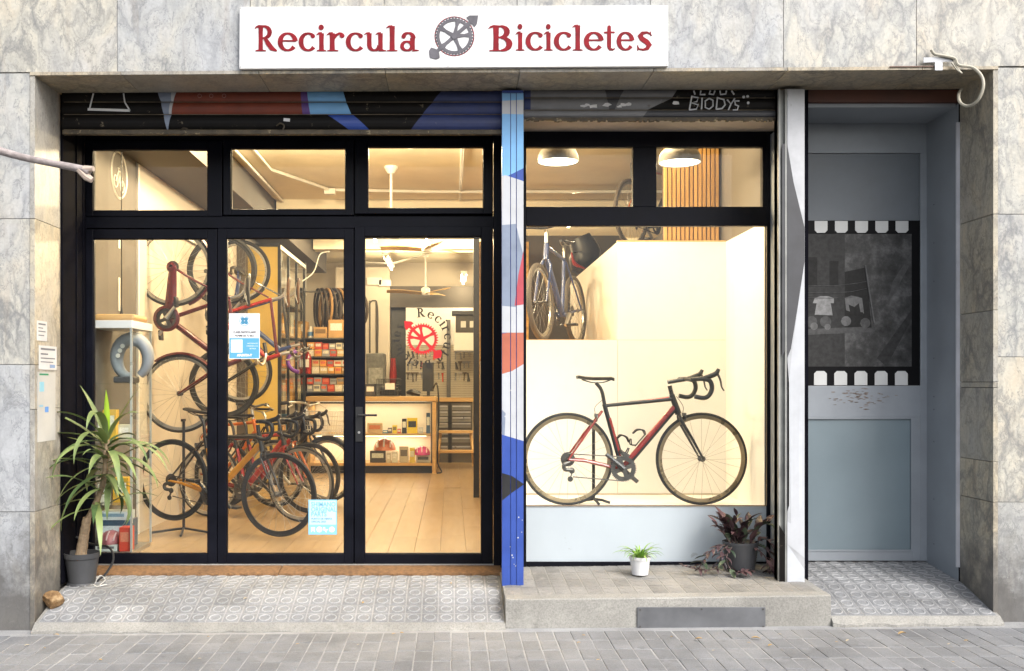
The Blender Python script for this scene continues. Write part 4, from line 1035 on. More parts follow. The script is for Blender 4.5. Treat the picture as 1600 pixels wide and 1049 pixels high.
# gallery storage behind it: OSB box that carries the blue bicycle
ob = thing('storage_box', 'large yellowish chipboard box carrying the blue bicycle behind the display', 'box', (.9, 2.9, ZF))
B(.47, 1.24, 1.9, 4.8, ZF, 1.845).build('box_body', OSB, ob)
B(.3, .85, 4.85, 4.9, ZF, 3.05).build('back_board', OSB, ob); B(.86, 2.0, 5.4, 5.45, ZF, 3.2).build('dark_board', DTAUPE, ob)
B(.24, .30, 4.6, 4.7, ZF, 3.2).build('upright', BLK, ob)
tag(MB().tube(cr([W(905, 372, 4.2), W(915, 395, 4.2), W(912, 412, 4.2), W(930, 420, 4.2)], 4), [.12, .16, .15, .08], 10).build('bag', BLK, smooth=True, loc=(1.3, 4.2, 2.8)), 'dark slack bag hanging behind the blue bicycle', 'bag')
tag(MB().tube(cr([W(893, 395, 4.0), W(898, 412, 4.0), W(914, 420, 4.0)], 4), [.02, .045, .02], 8, flat=.5).build('strap', FRED, smooth=True, loc=(1.2, 4.0, 2.7)), 'red strap hanging in front of the dark bag', 'strap')
# slatted wooden screen above the display box on the right
sc = thing('slatted_screen', 'screen of upright orange wood slats high behind the right transom pane', 'screen', (2.0, 1.92, 2.62))
sx0, sx1 = PX(1036, 1.92), 2.162
B(sx0, sx1, 1.94, 1.955, 2.63, ZC - .01).build('backing_board', M('slat_backing', (.07, .035, .015), .7), sc)
so = None
x = sx0 + .018
while x < sx1 - .01:
    if so is None: so = B(-.0125, .0125, -.012, .012, 0, .95).build('slat', SLATW, sc, world=False, bevel=.002); o = so
    else: o = so.copy(); COL.objects.link(o); o.parent = sc
    o.location = (x - 2.0, rnd(-.003, .003), .02); x += .0345
B(2.1655, 2.2, .88, 1.96, PZ(378, YBK) + .002, ZC - .001).build('right_wall', TAUPE, kind='structure')

# ------------------------------------------------------------------ lamps
WARM = (1.0, 0.77, 0.46)
bulb = emitter('lamp_glow', (1.0, .86, .62), 4.0)
tube_m = emitter('tube_glow', (1.0, .88, .66), 8.0)
shade_m = M('lamp_shade_grey', (.34, .31, .26), .5, var=.1)
def dome_lamp(px, y, rim_py, dia, label, power):
    c = W(px, rim_py, y); t = thing('dome_lamp', label, 'lamp', (c.x, c.y, c.z), 'dome lamps over the display')
    r_ = dia / 2
    prof = [(r_ * a, b * dia) for a, b in ((1.0, 0), (1.0, .05), (.97, .16), (.86, .28), (.62, .37), (.3, .42), (.1, .44), (.1, .5))]
    MB().lathe(prof + [(r_ * a * .97, b * dia) for a, b in ((.1, .43), (.3, .41), (.6, .36), (.84, .27), (.95, .16), (.99, .01))], c, n=36, closed=True).build('shade', shade_m, t, smooth=True)
    MB().lathe([(0, .016), (r_ * .94, .014), (r_ * .94, .006), (0, .004)], c, n=28).build('diffuser', bulb, t)
    MB().tube([c + Vector((0, 0, dia * .5)), (c.x, c.y, ZC)], .004, 6).build('flex', BLK, t)
    l = bpy.data.lights.new('lamp_light', 'AREA'); l.shape = 'DISK'; l.size = dia * .9; l.energy = power; l.color = WARM; l.spread = R(170)
    lo = bpy.data.objects.new('lamp_light', l); COL.objects.link(lo); lo.parent = t; lo.location = (0, 0, -.004)
LAMP = 0.80
dome_lamp(872, 1.06, 254, .295, 'left grey dome lamp hanging over the display bicycle', 8)
dome_lamp(1062, 1.06, 255.5, .30, 'right grey dome lamp hanging in front of the wood slats', 8)
def tube_lamp(x, y, z, L_, label, power):
    t = thing('tube_lamp', label, 'lamp', (x, y, z), 'tube lamps on the ceiling')
    B(x - .05, x + .05, y - L_ / 2, y + L_ / 2, z, z + .05).build('batten', FWHITE, t, bevel=.004)
    MB().tube([(x, y - L_ / 2 + .03, z - .025), (x, y + L_ / 2 - .03, z - .025)], .016, 10).build('tube', tube_m, t)
    mb = MB()
    for s in (-1, 1): mb.box(x - .02, x + .02, y + s * (L_ / 2 - .02) - .012, y + s * (L_ / 2 - .02) + .012, z - .045, z - .001)
    mb.build('end_cap', FWHITE, t)
    for u in (-.3, .3):
        l = bpy.data.lights.new('lamp_light', 'POINT'); l.shadow_soft_size = .06; l.energy = power * .95; l.color = WARM
        lo = bpy.data.objects.new('lamp_light', l); COL.objects.link(lo); lo.parent = t; lo.location = (0, u * L_, -.11)
for x, y, z, L_, lb, pw in ((-1.55, 1.85, 3.54, 1.2, 'added unseen tube lamp on the ceiling just inside the left glass door', 62), (-.35, 1.85, 3.54, 1.2, 'added unseen tube lamp on the ceiling just inside the door with the handle', 62),  # both added out of view to brighten the front of the shop
                        (-1.05, 7.0, 3.5, 1.5, 'lit tube lamp on the ceiling seen at the top of the middle door', 18), (-.98, 9.5, 3.4, 1.5, 'lit tube lamp at the back left of the fans', 10),
                        (-.3, 6.7, 3.54, 1.4, 'added tube lamp hidden above the transom bar in the middle of the shop', 84), (.2, 10.0, 3.2, 1.2, 'tube lamp over the tool wall at the back', 11), (1.5, 6.1, 3.54, 1.2, 'added unseen tube lamp on the ceiling behind the display box', 62), (1.35, 1.35, 3.54, 1.0, 'added unseen tube lamp on the ceiling right above the display bicycle', 17)):  # all but the tool wall lamp are added fill lights kept out of sight
    tube_lamp(x, y, z, L_, lb, pw * LAMP)

# ceiling fans
def fan(px, py, y, dia, label, rod_top=ZC, rot=0.0, blades=True, body=FWHITE):
    c = W(px, py, y); t = thing('ceiling_fan', label, 'fan', (c.x, c.y, c.z), 'ceiling fans')
    MB().tube([c + Vector((0, 0, .02)), (c.x, c.y, rod_top)], .013, 8).build('rod', body, t)
    MB().lathe([(.0, -.05), (.06, -.045), (.075, 0), (.07, .06), (.03, .09)], c, n=20).build('motor_housing', body, t, smooth=True)
    MB().lathe([(.03, -.07), (.065, -.02), (.065, 0)], (c.x, c.y, rod_top), n=16).build('canopy', body, t)
    for k in range(3):
        a = rot + k * 2 * math.pi / 3
        mb = MB(); n = 8; b = len(mb.v)
        for i in range(n + 1):
            u = .06 + (dia / 2 - .06) * i / n; w = .055 + .025 * math.sin(math.pi * min(1, i / n * 1.2)); dz = -.02 + .03 * math.sin(i / n * 2)
            for s, q in ((-1, 0), (1, 0), (1, .008), (-1, .008)):
                mb.v.append((c.x + u * math.cos(a) - s * w * math.sin(a), c.y + u * math.sin(a) + s * w * math.cos(a), c.z + dz + q + s * .018))
        for i in range(n):
            for k2 in range(4): mb.face((b + i * 4 + k2, b + i * 4 + (k2 + 1) % 4, b + (i + 1) * 4 + (k2 + 1) % 4, b + (i + 1) * 4 + k2))
        mb.face((b + 3, b + 2, b + 1, b)); mb.face([b + n * 4 + q for q in range(4)])
        mb.build('blade', OAK, t)
fan(666, 388, 7.2, 1.25, 'wooden bladed ceiling fan nearest the glass, high in the right door', rot=R(170))
fan(665, 457, 9.9, 1.25, 'wooden bladed ceiling fan on a long white rod at the back', rot=R(185))
fan(611, 352, 3.6, 1.2, 'ceiling fan whose white rod shows in the right transom', rot=R(40))
# conduits on the ceiling and upper wall
cd = thing('ceiling_conduit', 'pale electrical conduits running across the shop ceiling', 'conduit', (0, 6, ZC - .02))
for pts in ([(-1.92, 2.4, 3.57), (-1.92, 5.25, 3.57)], [(-1.75, 2.4, 3.57), (-1.75, 3.6, 3.57), (-1.3, 4.6, 3.57), (-.2, 4.7, 3.57), (2.5, 4.7, 3.57)], [(-1.5, 5.7, 3.57), (-1.5, 11.1, 3.57)], [(.1, 2.5, 3.58), (.1, 5.2, 3.58)],
            [(-1.5, 8.25, 3.40), (1.2, 8.25, 3.40)], [(-.75, 5.7, 3.57), (-.75, 8.2, 3.57)], [(-.2, 8.9, 3.5), (-.9, 8.9, 3.3), (-1.6, 9.4, 3.4)]):
    MB().tube(pts, .016, 6).build('pipe', FWHITE, cd)
for c in ((-1.5, 7.6, 3.55), (-1.3, 4.6, 3.55), (-.75, 8.18, 3.40)): B(c[0] - .06, c[0] + .06, c[1] - .04, c[1] + .04, c[2] - .03, c[2] + .03).build('junction_box', FWHITE, cd, bevel=.004)
cb = tag(MB().tube(cr([W(472, 440, 7.4), W(490, 425, 7.5), W(500, 398, 7.6), W(515, 393, 7.6)], 6), .008, 6).build('hanging_cable', FWHITE, loc=(-1.7, 7.5, 3.0)), 'pale cable sagging from the ceiling socket to the shelves', 'cable')

# wall marking: cycle path sign and dashes
wm = thing('wall_marking', 'white cycle path circle and dashed line painted on the dark left wall', 'wall marking', (-2.55, 1.5, 2.5))
mb = MB(); lc = Vector((-2.5505, 1.60, PZ(274, 1.60)))
mb.torus(lc, .176, .0085, 'X', 40, 4); mb.build('ring', FWHITE, wm)
mb = MB()
def wv(u, v): return (lc.x, lc.y + u, lc.z + v)
mb.torus(wv(-.075, -.06), .045, .0055, 'X', 20, 4); mb.torus(wv(.07, -.075), .045, .0055, 'X', 20, 4)
for a, b in (((-.075, -.06), (-.02, .03)), ((-.02, .03), (.045, .03)), ((.045, .03), (.0, -.06)), ((.0, -.06), (-.02, .03)), ((.07, -.075), (.035, .08)), ((.035, .08), (.065, .085)), ((-.035, .05), (-.005, .05)), ((-.02, .03), (-.025, .05))):
    mb.tube([wv(*a), wv(*b)], .0055, 5)
mb.build('cycle_symbol', FWHITE, wm)
ys = 1.6
for t, b in ((375, 388), (434, 486)): B(-2.5515, -2.548, ys - .02, ys + .02, PZ(b, ys), PZ(t, ys)).build('dash', FWHITE, wm)
pf = thing('pendant_flex', 'thin black flex hanging down the dark wall to a small cone', 'pendant', (W(190, 490, 1.35)))
MB().tube([W(190, 492, 1.35), (PX(190, 1.35), 1.35, ZC)], .004, 6).build('flex', BLK, pf); MB().lathe([(.022, -.02), (.008, .05), (.004, .09)], W(190, 495, 1.35), n=14).build('cone', BLK, pf)

# ------------------------------------------------------------------ glass cabinet by the left door
gc = thing('glass_cabinet', 'tall glass showcase with white top behind the left door', 'showcase', (-2.4, 1.2, ZF))
gx0, gx1, gy0, gy1 = -2.545, PX(205, 1.0), 1.0, 1.45; gt = PZ(513, 1.0)
B(gx0 - .0, gx1 + .012, gy0 - .015, gy1 + .01, gt, gt + .055).build('top_board', SIGNW, gc, bevel=.003)
B(gx0, gx1, gy0, gy1, ZF, ZF + .03).build('base', ALU, gc)
for a in ((gx0 + .02, gx1, gy0 - .003, gy0 + .003), (gx1 - .003, gx1 + .003, gy0 + .004, gy1)): B(a[0], a[1], a[2], a[3], ZF + .031, gt - .001).build('pane', CGLASS, gc)
mb = MB()
for x, y in ((gx1 + .001, gy0), (gx1, gy1), (gx0 + .01, gy0)): mb.box(x - .007, x + .007, y - .007, y + .007, ZF + .03, gt - .001)
mb.build('corner_rail', M('rail_pale', (.5, .52, .5), .3, metal=.5), gc)
shz = [PZ(599, 1.0), PZ(688, 1.0), PZ(790, 1.0)]
for z in shz: B(gx0 + .01, gx1 - .008, gy0 + .01, gy1 - .01, z - .008, z).build('shelf', CGLASS, gc)
wt = MB(); wt.tube(cr([W(150, 498, 1.15), W(180, 497, 1.15), W(212, 499, 1.15)], 4), [.04, .055, .03], 10, flat=1.0)
wt = MB(); b0 = 0
pr = [(PX(147, 1.1), .0), (PX(165, 1.1), .012), (PX(200, 1.1), .006), (PX(216, 1.1), -.005)]
wt.box(PX(150, 1.1), PX(214, 1.1), 1.05, 1.36, gt + .056, gt + .105)
tag(wt.build('wooden_slab', OAK, loc=((gx0 + gx1) / 2, 1.2, gt + .056), bevel=.02), 'orange brown wooden slab lying on top of the glass showcase', 'slab')
# contents
hc = thing('padded_collar', 'grey horseshoe shaped padded collar with three white discs in the showcase', 'collar', (PX(205, 1.2), 1.2, shz[0]))
c = W(207, 560, 1.2); hp = [c + Vector((.115 * math.cos(a), 0, .14 * math.sin(a))) for a in [R(-100 - k * 320 / 22 + 0) for k in range(23)]]
MB().tube(hp, [.03 + .022 * math.sin(math.pi * k / 22) for k in range(23)], 12, flat=1.3).build('collar', M('collar_grey', (.24, .26, .29), .5, var=.15), hc, smooth=True)
mb = MB()
for px, py in ((187, 543), (185, 550), (181, 557)): pass
for px, py in ((191.5, 541), (187.5, 548), (184.5, 556)): MB().lathe([(.016, -.004), (.016, .0)], W(px, py, 1.138), 'Y', 16).build('disc', FWHITE, hc)
B(PX(180, 1.2), PX(212, 1.2), 1.15, 1.3, shz[0] + .001, shz[0] + .05).build('foot', M('collar_dark', (.05, .05, .055), .5), hc, bevel=.012)
def small_box(x0, x1, y, dy, z0, z1, col, label, cat='box', grp=None, name='box', rough=.6, lid=None):
    t = B(x0, x1, y, y + dy, z0, z1).build(name, M(name + '_paint', col, rough, var=.08), loc=((x0 + x1) / 2, y + dy / 2, z0), bevel=.002)
    tag(t, label, cat, grp)
    mb = B(x0 + (x1 - x0) * .12, x1 - (x1 - x0) * .12, y - .0008, y - .0002, z0 + (z1 - z0) * .4, z0 + (z1 - z0) * .8)
    mb.build('label', M('label_paint', lid or (.75, .72, .66), .6, var=.2, vs=60), t, world=False) if False else None
    me = mb.build('label', M('label_paint', lid or (.75, .72, .66), .6, var=.2, vs=60), t)
    return t
def sb(px0, px1, pt, pb, y, dy, col, label, **k): return small_box(PX(px0, y), PX(px1, y), y, dy, PZ(pb, y), PZ(pt, y), col, label, **k)
zz = PZ(598.9, 1.15)
def shelf_z(z, y, pb): return z
def on(z, px0, px1, h, y, dy, col, label, **k): return small_box(PX(px0, y), PX(px1, y), y, dy, z + .001, z + .001 + h, col, label, **k)
on(shz[1], 146, 158, .16, 1.15, .08, (.03, .03, .03), 'black boxed accessory at the left of the second showcase shelf', grp='boxes in the showcase')
on(shz[1], 160, 181, .21, 1.15, .07, (.65, .38, .03), 'yellow topped carton with printed dots on the second showcase shelf', grp='boxes in the showcase', lid=(.7, .65, .5))
on(shz[1], 184, 203, .10, 1.2, .07, (.6, .55, .42), 'low beige carton at the right of the second showcase shelf', grp='boxes in the showcase')
on(shz[2], 148, 172, .13, 1.15, .1, (.5, .47, .38), 'beige carton on the third showcase shelf', grp='boxes in the showcase')
on(shz[2], 176, 200, .18, 1.15, .1, (.62, .33, .02), 'amber carton standing on the third showcase shelf', grp='boxes in the showcase')
on(ZF + .03, 146, 203, .20, 1.17, .18, (.045, .085, .14), 'dark blue helmet carton at the bottom of the showcase', grp='boxes in the showcase', lid=(.6, .65, .7))
on(ZF + .231, 150, 200, .06, 1.17, .16, (.55, .58, .6), 'pale carton lying on the dark blue helmet carton', grp='boxes in the showcase', lid=(.2, .3, .4))
on(ZF + .03, 186, 203, .17, 1.02, .1, (.55, .05, .025), 'bright red carton in the bottom corner of the showcase', grp='boxes in the showcase', lid=(.6, .2, .12))
on(ZF + .03, 148, 182, .045, 1.02, .1, (.6, .62, .62), 'white lettered carton lying at the front of the showcase base', grp='boxes in the showcase', lid=(.1, .1, .12))
def helmet(c, r_, col, label, col2=None, grp=None):
    t = thing('helmet', label, 'helmet', (c[0], c[1], c[2]), grp)
    mb = MB(); n, m_ = 16, 8; b = 0
    prof = []
    for j in range(m_ + 1):
        a = math.pi / 2 * j / m_
        prof.append((max(.002, r_ * math.cos(a)) , r_ * 1.05 * math.sin(a)))
    k = len(mb.v); mb.lathe([(r_ * .9, 0)] + prof, c, n=20)
    for i in range(k, len(mb.v)):
        x, y, z = mb.v[i]; mb.v[i] = (c[0] + (x - c[0]) * 1.0, c[1] + (y - c[1]) * 1.25, z)
    mb.build('shell', M('helmet_shell', col, .35, var=.1), t, smooth=True)
    for s in (-.55, 0, .55):
        mb = MB(); pts = []
        for j in range(9):
            a = R(20 + 140 * j / 8); w = s * r_
            q = math.sqrt(max(0, 1 - s * s * .9)); pts.append((c[0] + w, c[1] - 1.27 * r_ * math.cos(a) * q, c[2] + 1.06 * r_ * math.sin(a) * q))
        mb.tube(pts[:4], r_ * .075, 6); mb.tube(pts[5:], r_ * .075, 6)
        mb.build('vent', M('helmet_vent', col2 or (.04, .04, .04), .6), t)
    return t
helmet((PX(172, 1.1), 1.12, ZF + .078), .085, (.30, .09, .11), 'wine red helmet on the low carton at the bottom of the showcase', (.5, .35, .38))

# ------------------------------------------------------------------ shelving along the left and back
yc = thing('glazed_cabinet', 'tall black framed cabinet with yellow side and glass doors', 'cabinet', (-2.1, 6.8, ZF))
yx0, yx1, yy = PX(398, 5.9), PX(434, 5.9), 5.9; yt = PZ(386, 5.9)
B(yx0 - .12, yx1, yy, yy + .03, ZF, yt).build('side_board', YEL, yc)
mb = MB(); frame_ring(mb, yx0 - .12, yx1 + .035, ZF, yt + .04, .035, yy - .006, yy - .0005); mb.build('side_frame', BLK, yc)
B(yx0 - .12, yx1 + .03, yy + .031, 8.0, yt - .02, yt + .03).build('top_board', FWHITE, yc)
B(yx0 - .12, yx0 - .1, yy + .031, 8.0, ZF, yt - .02).build('back_board', DTAUPE, yc)
for y in (yy + .05, 6.55, 7.2, 7.9): B(yx1, yx1 + .03, y, y + .045, ZF, yt - .03).build('door_stile', BLK, yc)
for a, b in ((yy + .1, 6.54), (6.6, 7.19), (7.25, 7.89)): B(yx1 + .01, yx1 + .016, a, b, ZF + .9, yt - .04).build('pane', CGLASS, yc)
for z in (.8, 1.25, 1.7, 2.1, 2.5): B(yx0 - .09, yx1 - .01, yy + .04, 7.95, z, z + .02).build('shelf', DTAUPE, yc)
cols = [(.55, .38, .18), (.6, .5, .32), (.3, .05, .03), (.65, .6, .5), (.1, .2, .3), (.6, .3, .05), (.12, .12, .12), (.45, .25, .1)]
cname = ['tan', 'cream', 'dark red', 'off white', 'blue', 'orange', 'black', 'brown']
k = 0
for zi, z in enumerate((.82, 1.27, 1.72, 2.12)):
    for y in (6.15, 6.45, 6.8, 7.1, 7.45, 7.72):
        i = random.randrange(8); h = rnd(.12, .3)
        small_box(yx0 - .02, yx1 - .03, y, .2, z + .001, z + h, cols[i], '%s carton %s from the front on the %s shelf of the yellow sided cabinet' % (cname[i], ('first', 'second', 'third', 'fourth', 'fifth', 'sixth')[(6.15, 6.45, 6.8, 7.1, 7.45, 7.72).index(y)], ('lowest', 'second', 'third', 'top')[zi]), grp='cartons in the yellow sided cabinet')
rk = thing('shelf_rack', 'dark metal shelf rack stacked with cartons at the back left', 'shelf', (-1.75, 8.2, ZF))
ry, rx0, rx1 = 8.2, PX(462, 8.2), PX(556, 8.2)
rzs = [PZ(p, ry) for p in (692, 652, 612, 584, 557, 528)]
for z in rzs: B(rx0, rx1, ry, ry + .45, z - .02, z).build('shelf', DSTEEL, rk)
for x in (rx0, rx1 - .03):
    for y in (ry - .001, ry + .42): B(x, x + .03, y, y + .03, ZF, PZ(445, ry)).build('upright', DSTEEL, rk)
B(rx0, rx1, ry + .455, ry + .47, ZF, rzs[-1]).build('back_sheet', DTAUPE, rk)
def rackbox(zi, px0, px1, h, col, label, lid=None, y=None): return on(rzs[zi], px0, px1, h, (y or ry) + .02, .3, col, label, grp='cartons on the shelf rack', lid=lid)
rackbox(5, 464, 478, .24, (.46, .26, .09), 'tan carton at the left end of the rack top shelf')
rackbox(5, 490, 511, .155, (.5, .3, .12), 'low carton with a hand hole on the rack top shelf', lid=(.2, .12, .05))
rackbox(5, 513, 537, .26, (.52, .31, .12), 'open tall carton at the right of the rack top shelf')
rackbox(5, 539, 553, .2, (.42, .25, .1), 'brown carton half hidden behind the door mullion')
bt = thing('bottle', 'white bottle with blue label beside the carton with a hand hole', 'bottle', (PX(484, ry), ry + .1, rzs[5]))
MB().lathe([(.0, .001), (.045, .001), (.045, .11), (.018, .15), (.018, .17), (.0, .17)], (PX(484, ry), ry + .1, rzs[5]), n=16).build('body', FWHITE, bt, smooth=True); MB().lathe([(.0455, .03), (.0455, .09)], (PX(484, ry), ry + .1, rzs[5]), n=16).build('label', M('label_blue', (.1, .25, .5), .5), bt)
cn = [('small tan', (.55, .4, .2)), ('small cream', (.7, .62, .45)), ('small white', (.75, .72, .68)), ('small brown', (.4, .24, .1)), ('small red', (.5, .07, .04)), ('small orange', (.65, .3, .06)), ('small grey', (.3, .3, .3))]
nth = ('first', 'second', 'third', 'fourth', 'fifth', 'sixth', 'seventh', 'eighth')
for zi, rown in ((4, 'upper'), (3, 'middle'), (2, 'lower'), (1, 'bottom')):
    px = 487 if zi == 3 else 479; j = 0
    for lay in (0, 1):
        x = px; j = 0
        while x < 545:
            w = rnd(10, 13.5); i = random.randrange(len(cn)); h = .10 if lay == 0 else rnd(.085, .105)
            o = small_box(PX(x, ry), PX(x + w - .8, ry), ry + .02 + rnd(0, .03), .25, rzs[zi] + .001 + lay * .1025, rzs[zi] + .001 + lay * .1025 + h * .97, cn[i][1], '%s carton, %s from the left in the %s row on the %s rack shelf' % (cn[i][0], nth[j], ('lower', 'upper')[lay], rown), grp='cartons on the shelf rack', lid=random.choice([(.75, .7, .6), (.6, .15, .08), (.65, .6, .5), (.2, .2, .2)]))
            x += w; j += 1
ex = thing('fire_extinguisher', 'red fire extinguisher standing at the left of the shelf rack', 'fire extinguisher', (PX(481, 8.0), 8.0, PZ(584, 8.0)))
ec = (PX(481, 8.0), 8.0, PZ(584, 8.0)); MB().lathe([(.0, 0), (.05, 0), (.053, .02), (.053, .22), (.04, .27), (.018, .29), (.018, .31)], ec, n=18).build('cylinder', FRED, ex, smooth=True)
MB().bar(Vector(ec) + Vector((-.05, 0, .33)), Vector(ec) + Vector((.06, 0, .35)), .02).build('lever', BLK, ex); B(ec[0] - .025, ec[0] + .025, ec[1] - .0545, ec[1] - .05, ec[2] + .09, ec[2] + .2).build('label', FWHITE, ex)
# tyres hanging above the cartons
for k in range(11):
    px = 480 + k * 5.6; y = 8.45 + .02 * math.sin(k); c = Vector((PX(px, y) + .15, y + .12, PZ(483, y)))
    mb = MB(); mb.torus((0, 0, 0), .30, .022 if k % 3 else .017, 'X', 40, 8)
    rt = Matrix.Translation(c) @ Euler((0, rnd(-.06, .06), R(20 + 2.5 * k))).to_matrix().to_4x4()
    mb.v = [tuple(rt @ Vector(v)) for v in mb.v]
    gum = k in (2, 5)
    tag(mb.build('tyre', GUMW if not gum else M('gum_side', (.35, .2, .07), .7), loc=c, smooth=True), ('tan walled' if gum else 'black') + ' bicycle tyre, %s from the left in the row hanging over the rack' % (nth + ('ninth', 'tenth', 'eleventh'))[k], 'tyre', 'tyres hanging over the shelf rack')
tr = thing('tyre_rail', 'grey rail holding the row of hanging tyres', 'rail', (PX(500, 8.5), 8.55, PZ(450, 8.5)))
MB().tube([W(470, 456, 8.57), W(560, 456, 8.57)], .015, 8).build('rail', STEEL, tr)
for px in (476, 550): B(PX(px, 8.6) - .015, PX(px, 8.6) + .015, 8.56, 8.7, PZ(462, 8.6), ZC).build('bracket', STEEL, tr)
tag(MB().tube(cr([W(462, 549, 6.2), W(452, 556, 6.1), W(450, 568, 6.1), W(457, 578, 6.1), W(467, 582, 6.1)], 5), .024, 8).build('handlebar_tape', M('purple_tape', (.16, .04, .33), .6), smooth=True, loc=W(455, 565, 6.1)), 'purple taped handlebar hook hanging beside the cabinet', 'handlebar')

# ------------------------------------------------------------------ counter and the back of the shop
YCN = 7.45
def zc(py): return PZ(py, YCN)
def xc(px): return PX(px, YCN)
ct = thing('counter', 'pale wood shop counter with a glazed lit front', 'counter', (xc(615), YCN, ZF))
cx0, cx1 = xc(478), xc(682)
B(cx0, cx1, YCN - .02, YCN + .6, zc(627), zc(620)).build('worktop', OAK, ct, bevel=.003)
B(xc(675.5), xc(681), YCN, YCN + .58, ZF, zc(627.5)).build('end_post', OAK, ct); B(cx0 + .02, cx0 + .06, YCN, YCN + .58, ZF, zc(627.5)).build('end_post', OAK, ct)
B(cx0 + .06, xc(675.5), YCN + .01, YCN + .5, zc(681.5), zc(678)).build('shelf', OAK, ct); B(cx0 + .06, xc(675.5), YCN + .005, YCN + .5, zc(728), zc(724)).build('shelf', OAK, ct)
B(cx0 + .06, xc(675.5), YCN + .503, YCN + .52, ZF, zc(627.5)).build('back_panel', WHITEW, ct)
B(cx0 + .06, xc(675), YCN + .03, YCN + .05, ZF, zc(728.5)).build('kick_board', BLK, ct)
mb = MB(); mb.box(xc(673), xc(675.4), YCN - .004, YCN + .008, zc(724), zc(628)); mb.box(cx0 + .06, xc(672.9), YCN - .004, YCN + .004, zc(631), zc(628)); mb.build('glass_rail', DSTEEL, ct)
B(cx0 + .06, xc(673), YCN - .001, YCN + .003, zc(723.5), zc(631.2)).build('front_pane', CGLASS, ct)
B(cx0 + .1, xc(665), YCN + .30, YCN + .33, zc(683.8), zc(681.7)).build('light_strip', emitter('strip_glow', (1, .84, .55), 5), ct)
l = bpy.data.lights.new('strip_light', 'AREA'); l.shape = 'RECTANGLE'; l.size = 1.6; l.size_y = .04; l.energy = 3; l.color = WARM
lo = bpy.data.objects.new('strip_light', l); COL.objects.link(lo); lo.parent = ct; lo.location = ((cx0 + xc(665)) / 2 - xc(615), .31, zc(684.2) - ZF)
B(cx0 + .1, xc(665), YCN + .30, YCN + .33, zc(630.4), zc(628.6)).build('light_strip', emitter('strip_glow_upper', (1, .84, .55), 3), ct)
l = bpy.data.lights.new('strip_light', 'AREA'); l.shape = 'RECTANGLE'; l.size = 1.6; l.size_y = .04; l.energy = 2.6; l.color = WARM
lo = bpy.data.objects.new('strip_light', l); COL.objects.link(lo); lo.parent = ct; lo.location = ((cx0 + xc(665)) / 2 - xc(615), .31, zc(630.6) - ZF)
zs1, zs2 = zc(678), zc(724)
def cbx(z, a, b, h, col, label, y=YCN + .08, lid=None): return on(z, a, b, h, y, .09, col, label, grp='goods in the counter', lid=lid)
cbx(zs1, 574, 597, .14, (.55, .40, .25), 'clear fronted tan pack at the left of the upper counter shelf', lid=(.6, .2, .1))
cbx(zs1, 598, 606, .04, (.05, .2, .35), 'low blue pack on the upper counter shelf'); cbx(zs1, 606, 612, .075, (.12, .1, .1), 'small dark pack beside the low blue pack')
cbx(zs1, 613, 620, .11, (.7, .55, .04), 'yellow pack in the middle of the upper counter shelf', lid=(.2, .15, .05)); cbx(zs1, 621, 626, .06, (.6, .1, .05), 'small red pack right of the yellow pack')
cbx(zs1, 628, 635, .20, (.03, .03, .03), 'tall black pack on the upper counter shelf'); cbx(zs1, 636, 652, .21, (.75, .55, .02), 'tall pair of yellow and black packs on the upper counter shelf', lid=(.04, .04, .04))
cbx(zs1, 654, 661, .08, (.5, .5, .52), 'short grey pack on the upper counter shelf'); cbx(zs1, 666, 672, .28, (.08, .14, .26), 'tall navy pack at the right end of the upper counter shelf')
helmet((xc(599), YCN + .25, zs2 + .165), .155, (.55, .17, .08), 'orange and white helmet on boxes in the lower counter shelf', (.75, .7, .66), 'helmets in the counter')
cbx(zs2, 578, 602, .16, (.06, .05, .05), 'black box carrying the orange helmet', lid=(.6, .58, .5)); cbx(zs2, 604, 610, .13, (.55, .5, .42), 'beige box right of the black box under the helmet'); cbx(zs2, 612, 621, .15, (.62, .58, .5), 'cream box on the lower counter shelf')
cbx(zs2, 624, 638, .22, (.5, .42, .3), 'tan and grey box in the middle of the lower counter shelf', lid=(.15, .12, .1)); cbx(zs2, 640, 648, .2, (.66, .5, .08), 'yellowish box left of the pink helmet', lid=(.7, .65, .5)); cbx(zs2, 650, 672, .1, (.5, .48, .45), 'grey box under the pink helmet', lid=(.1, .1, .1))
helmet((xc(659), YCN + .17, zs2 + .105), .115, (.72, .10, .33), 'pink child helmet at the right end of the lower counter shelf', (.85, .6, .7), 'helmets in the counter')
# things on the counter
zt = zc(620)
bk = thing('black_basket', 'black wire basket with a white card on the counter', 'basket', (xc(603), YCN + .2, zt))
bx0, bx1 = xc(588), xc(624); mb = MB()
for z in (0.01, .08, .16, .24): mb.tube([(bx0, YCN + .1, zt + z), (bx1, YCN + .1, zt + z), (bx1, YCN + .38, zt + z), (bx0, YCN + .38, zt + z), (bx0, YCN + .1, zt + z)], .005, 5)
for k in range(10):
    x = bx0 + (bx1 - bx0) * k / 9; mb.tube([(x, YCN + .1, zt + .01), (x, YCN + .1, zt + .24)], .004, 5); mb.tube([(x, YCN + .38, zt + .01), (x, YCN + .38, zt + .24)], .004, 5)
mb.build('wire_frame', BLK, bk); B(bx0 + .04, bx1 - .03, YCN + .11, YCN + .36, zt + .012, zt + .13).build('contents', BLK, bk, bevel=.02); B(xc(601), xc(616), YCN + .09, YCN + .094, zc(609), zc(599)).build('card', FWHITE, bk)
on(zt, 571, 586, .17, YCN + .15, .2, (.05, .05, .055), 'dark jumbled box at the left end of the counter top')
mnt = thing('monitor', 'narrow dark screen standing on the counter', 'screen', (xc(668), YCN + .3, zt))
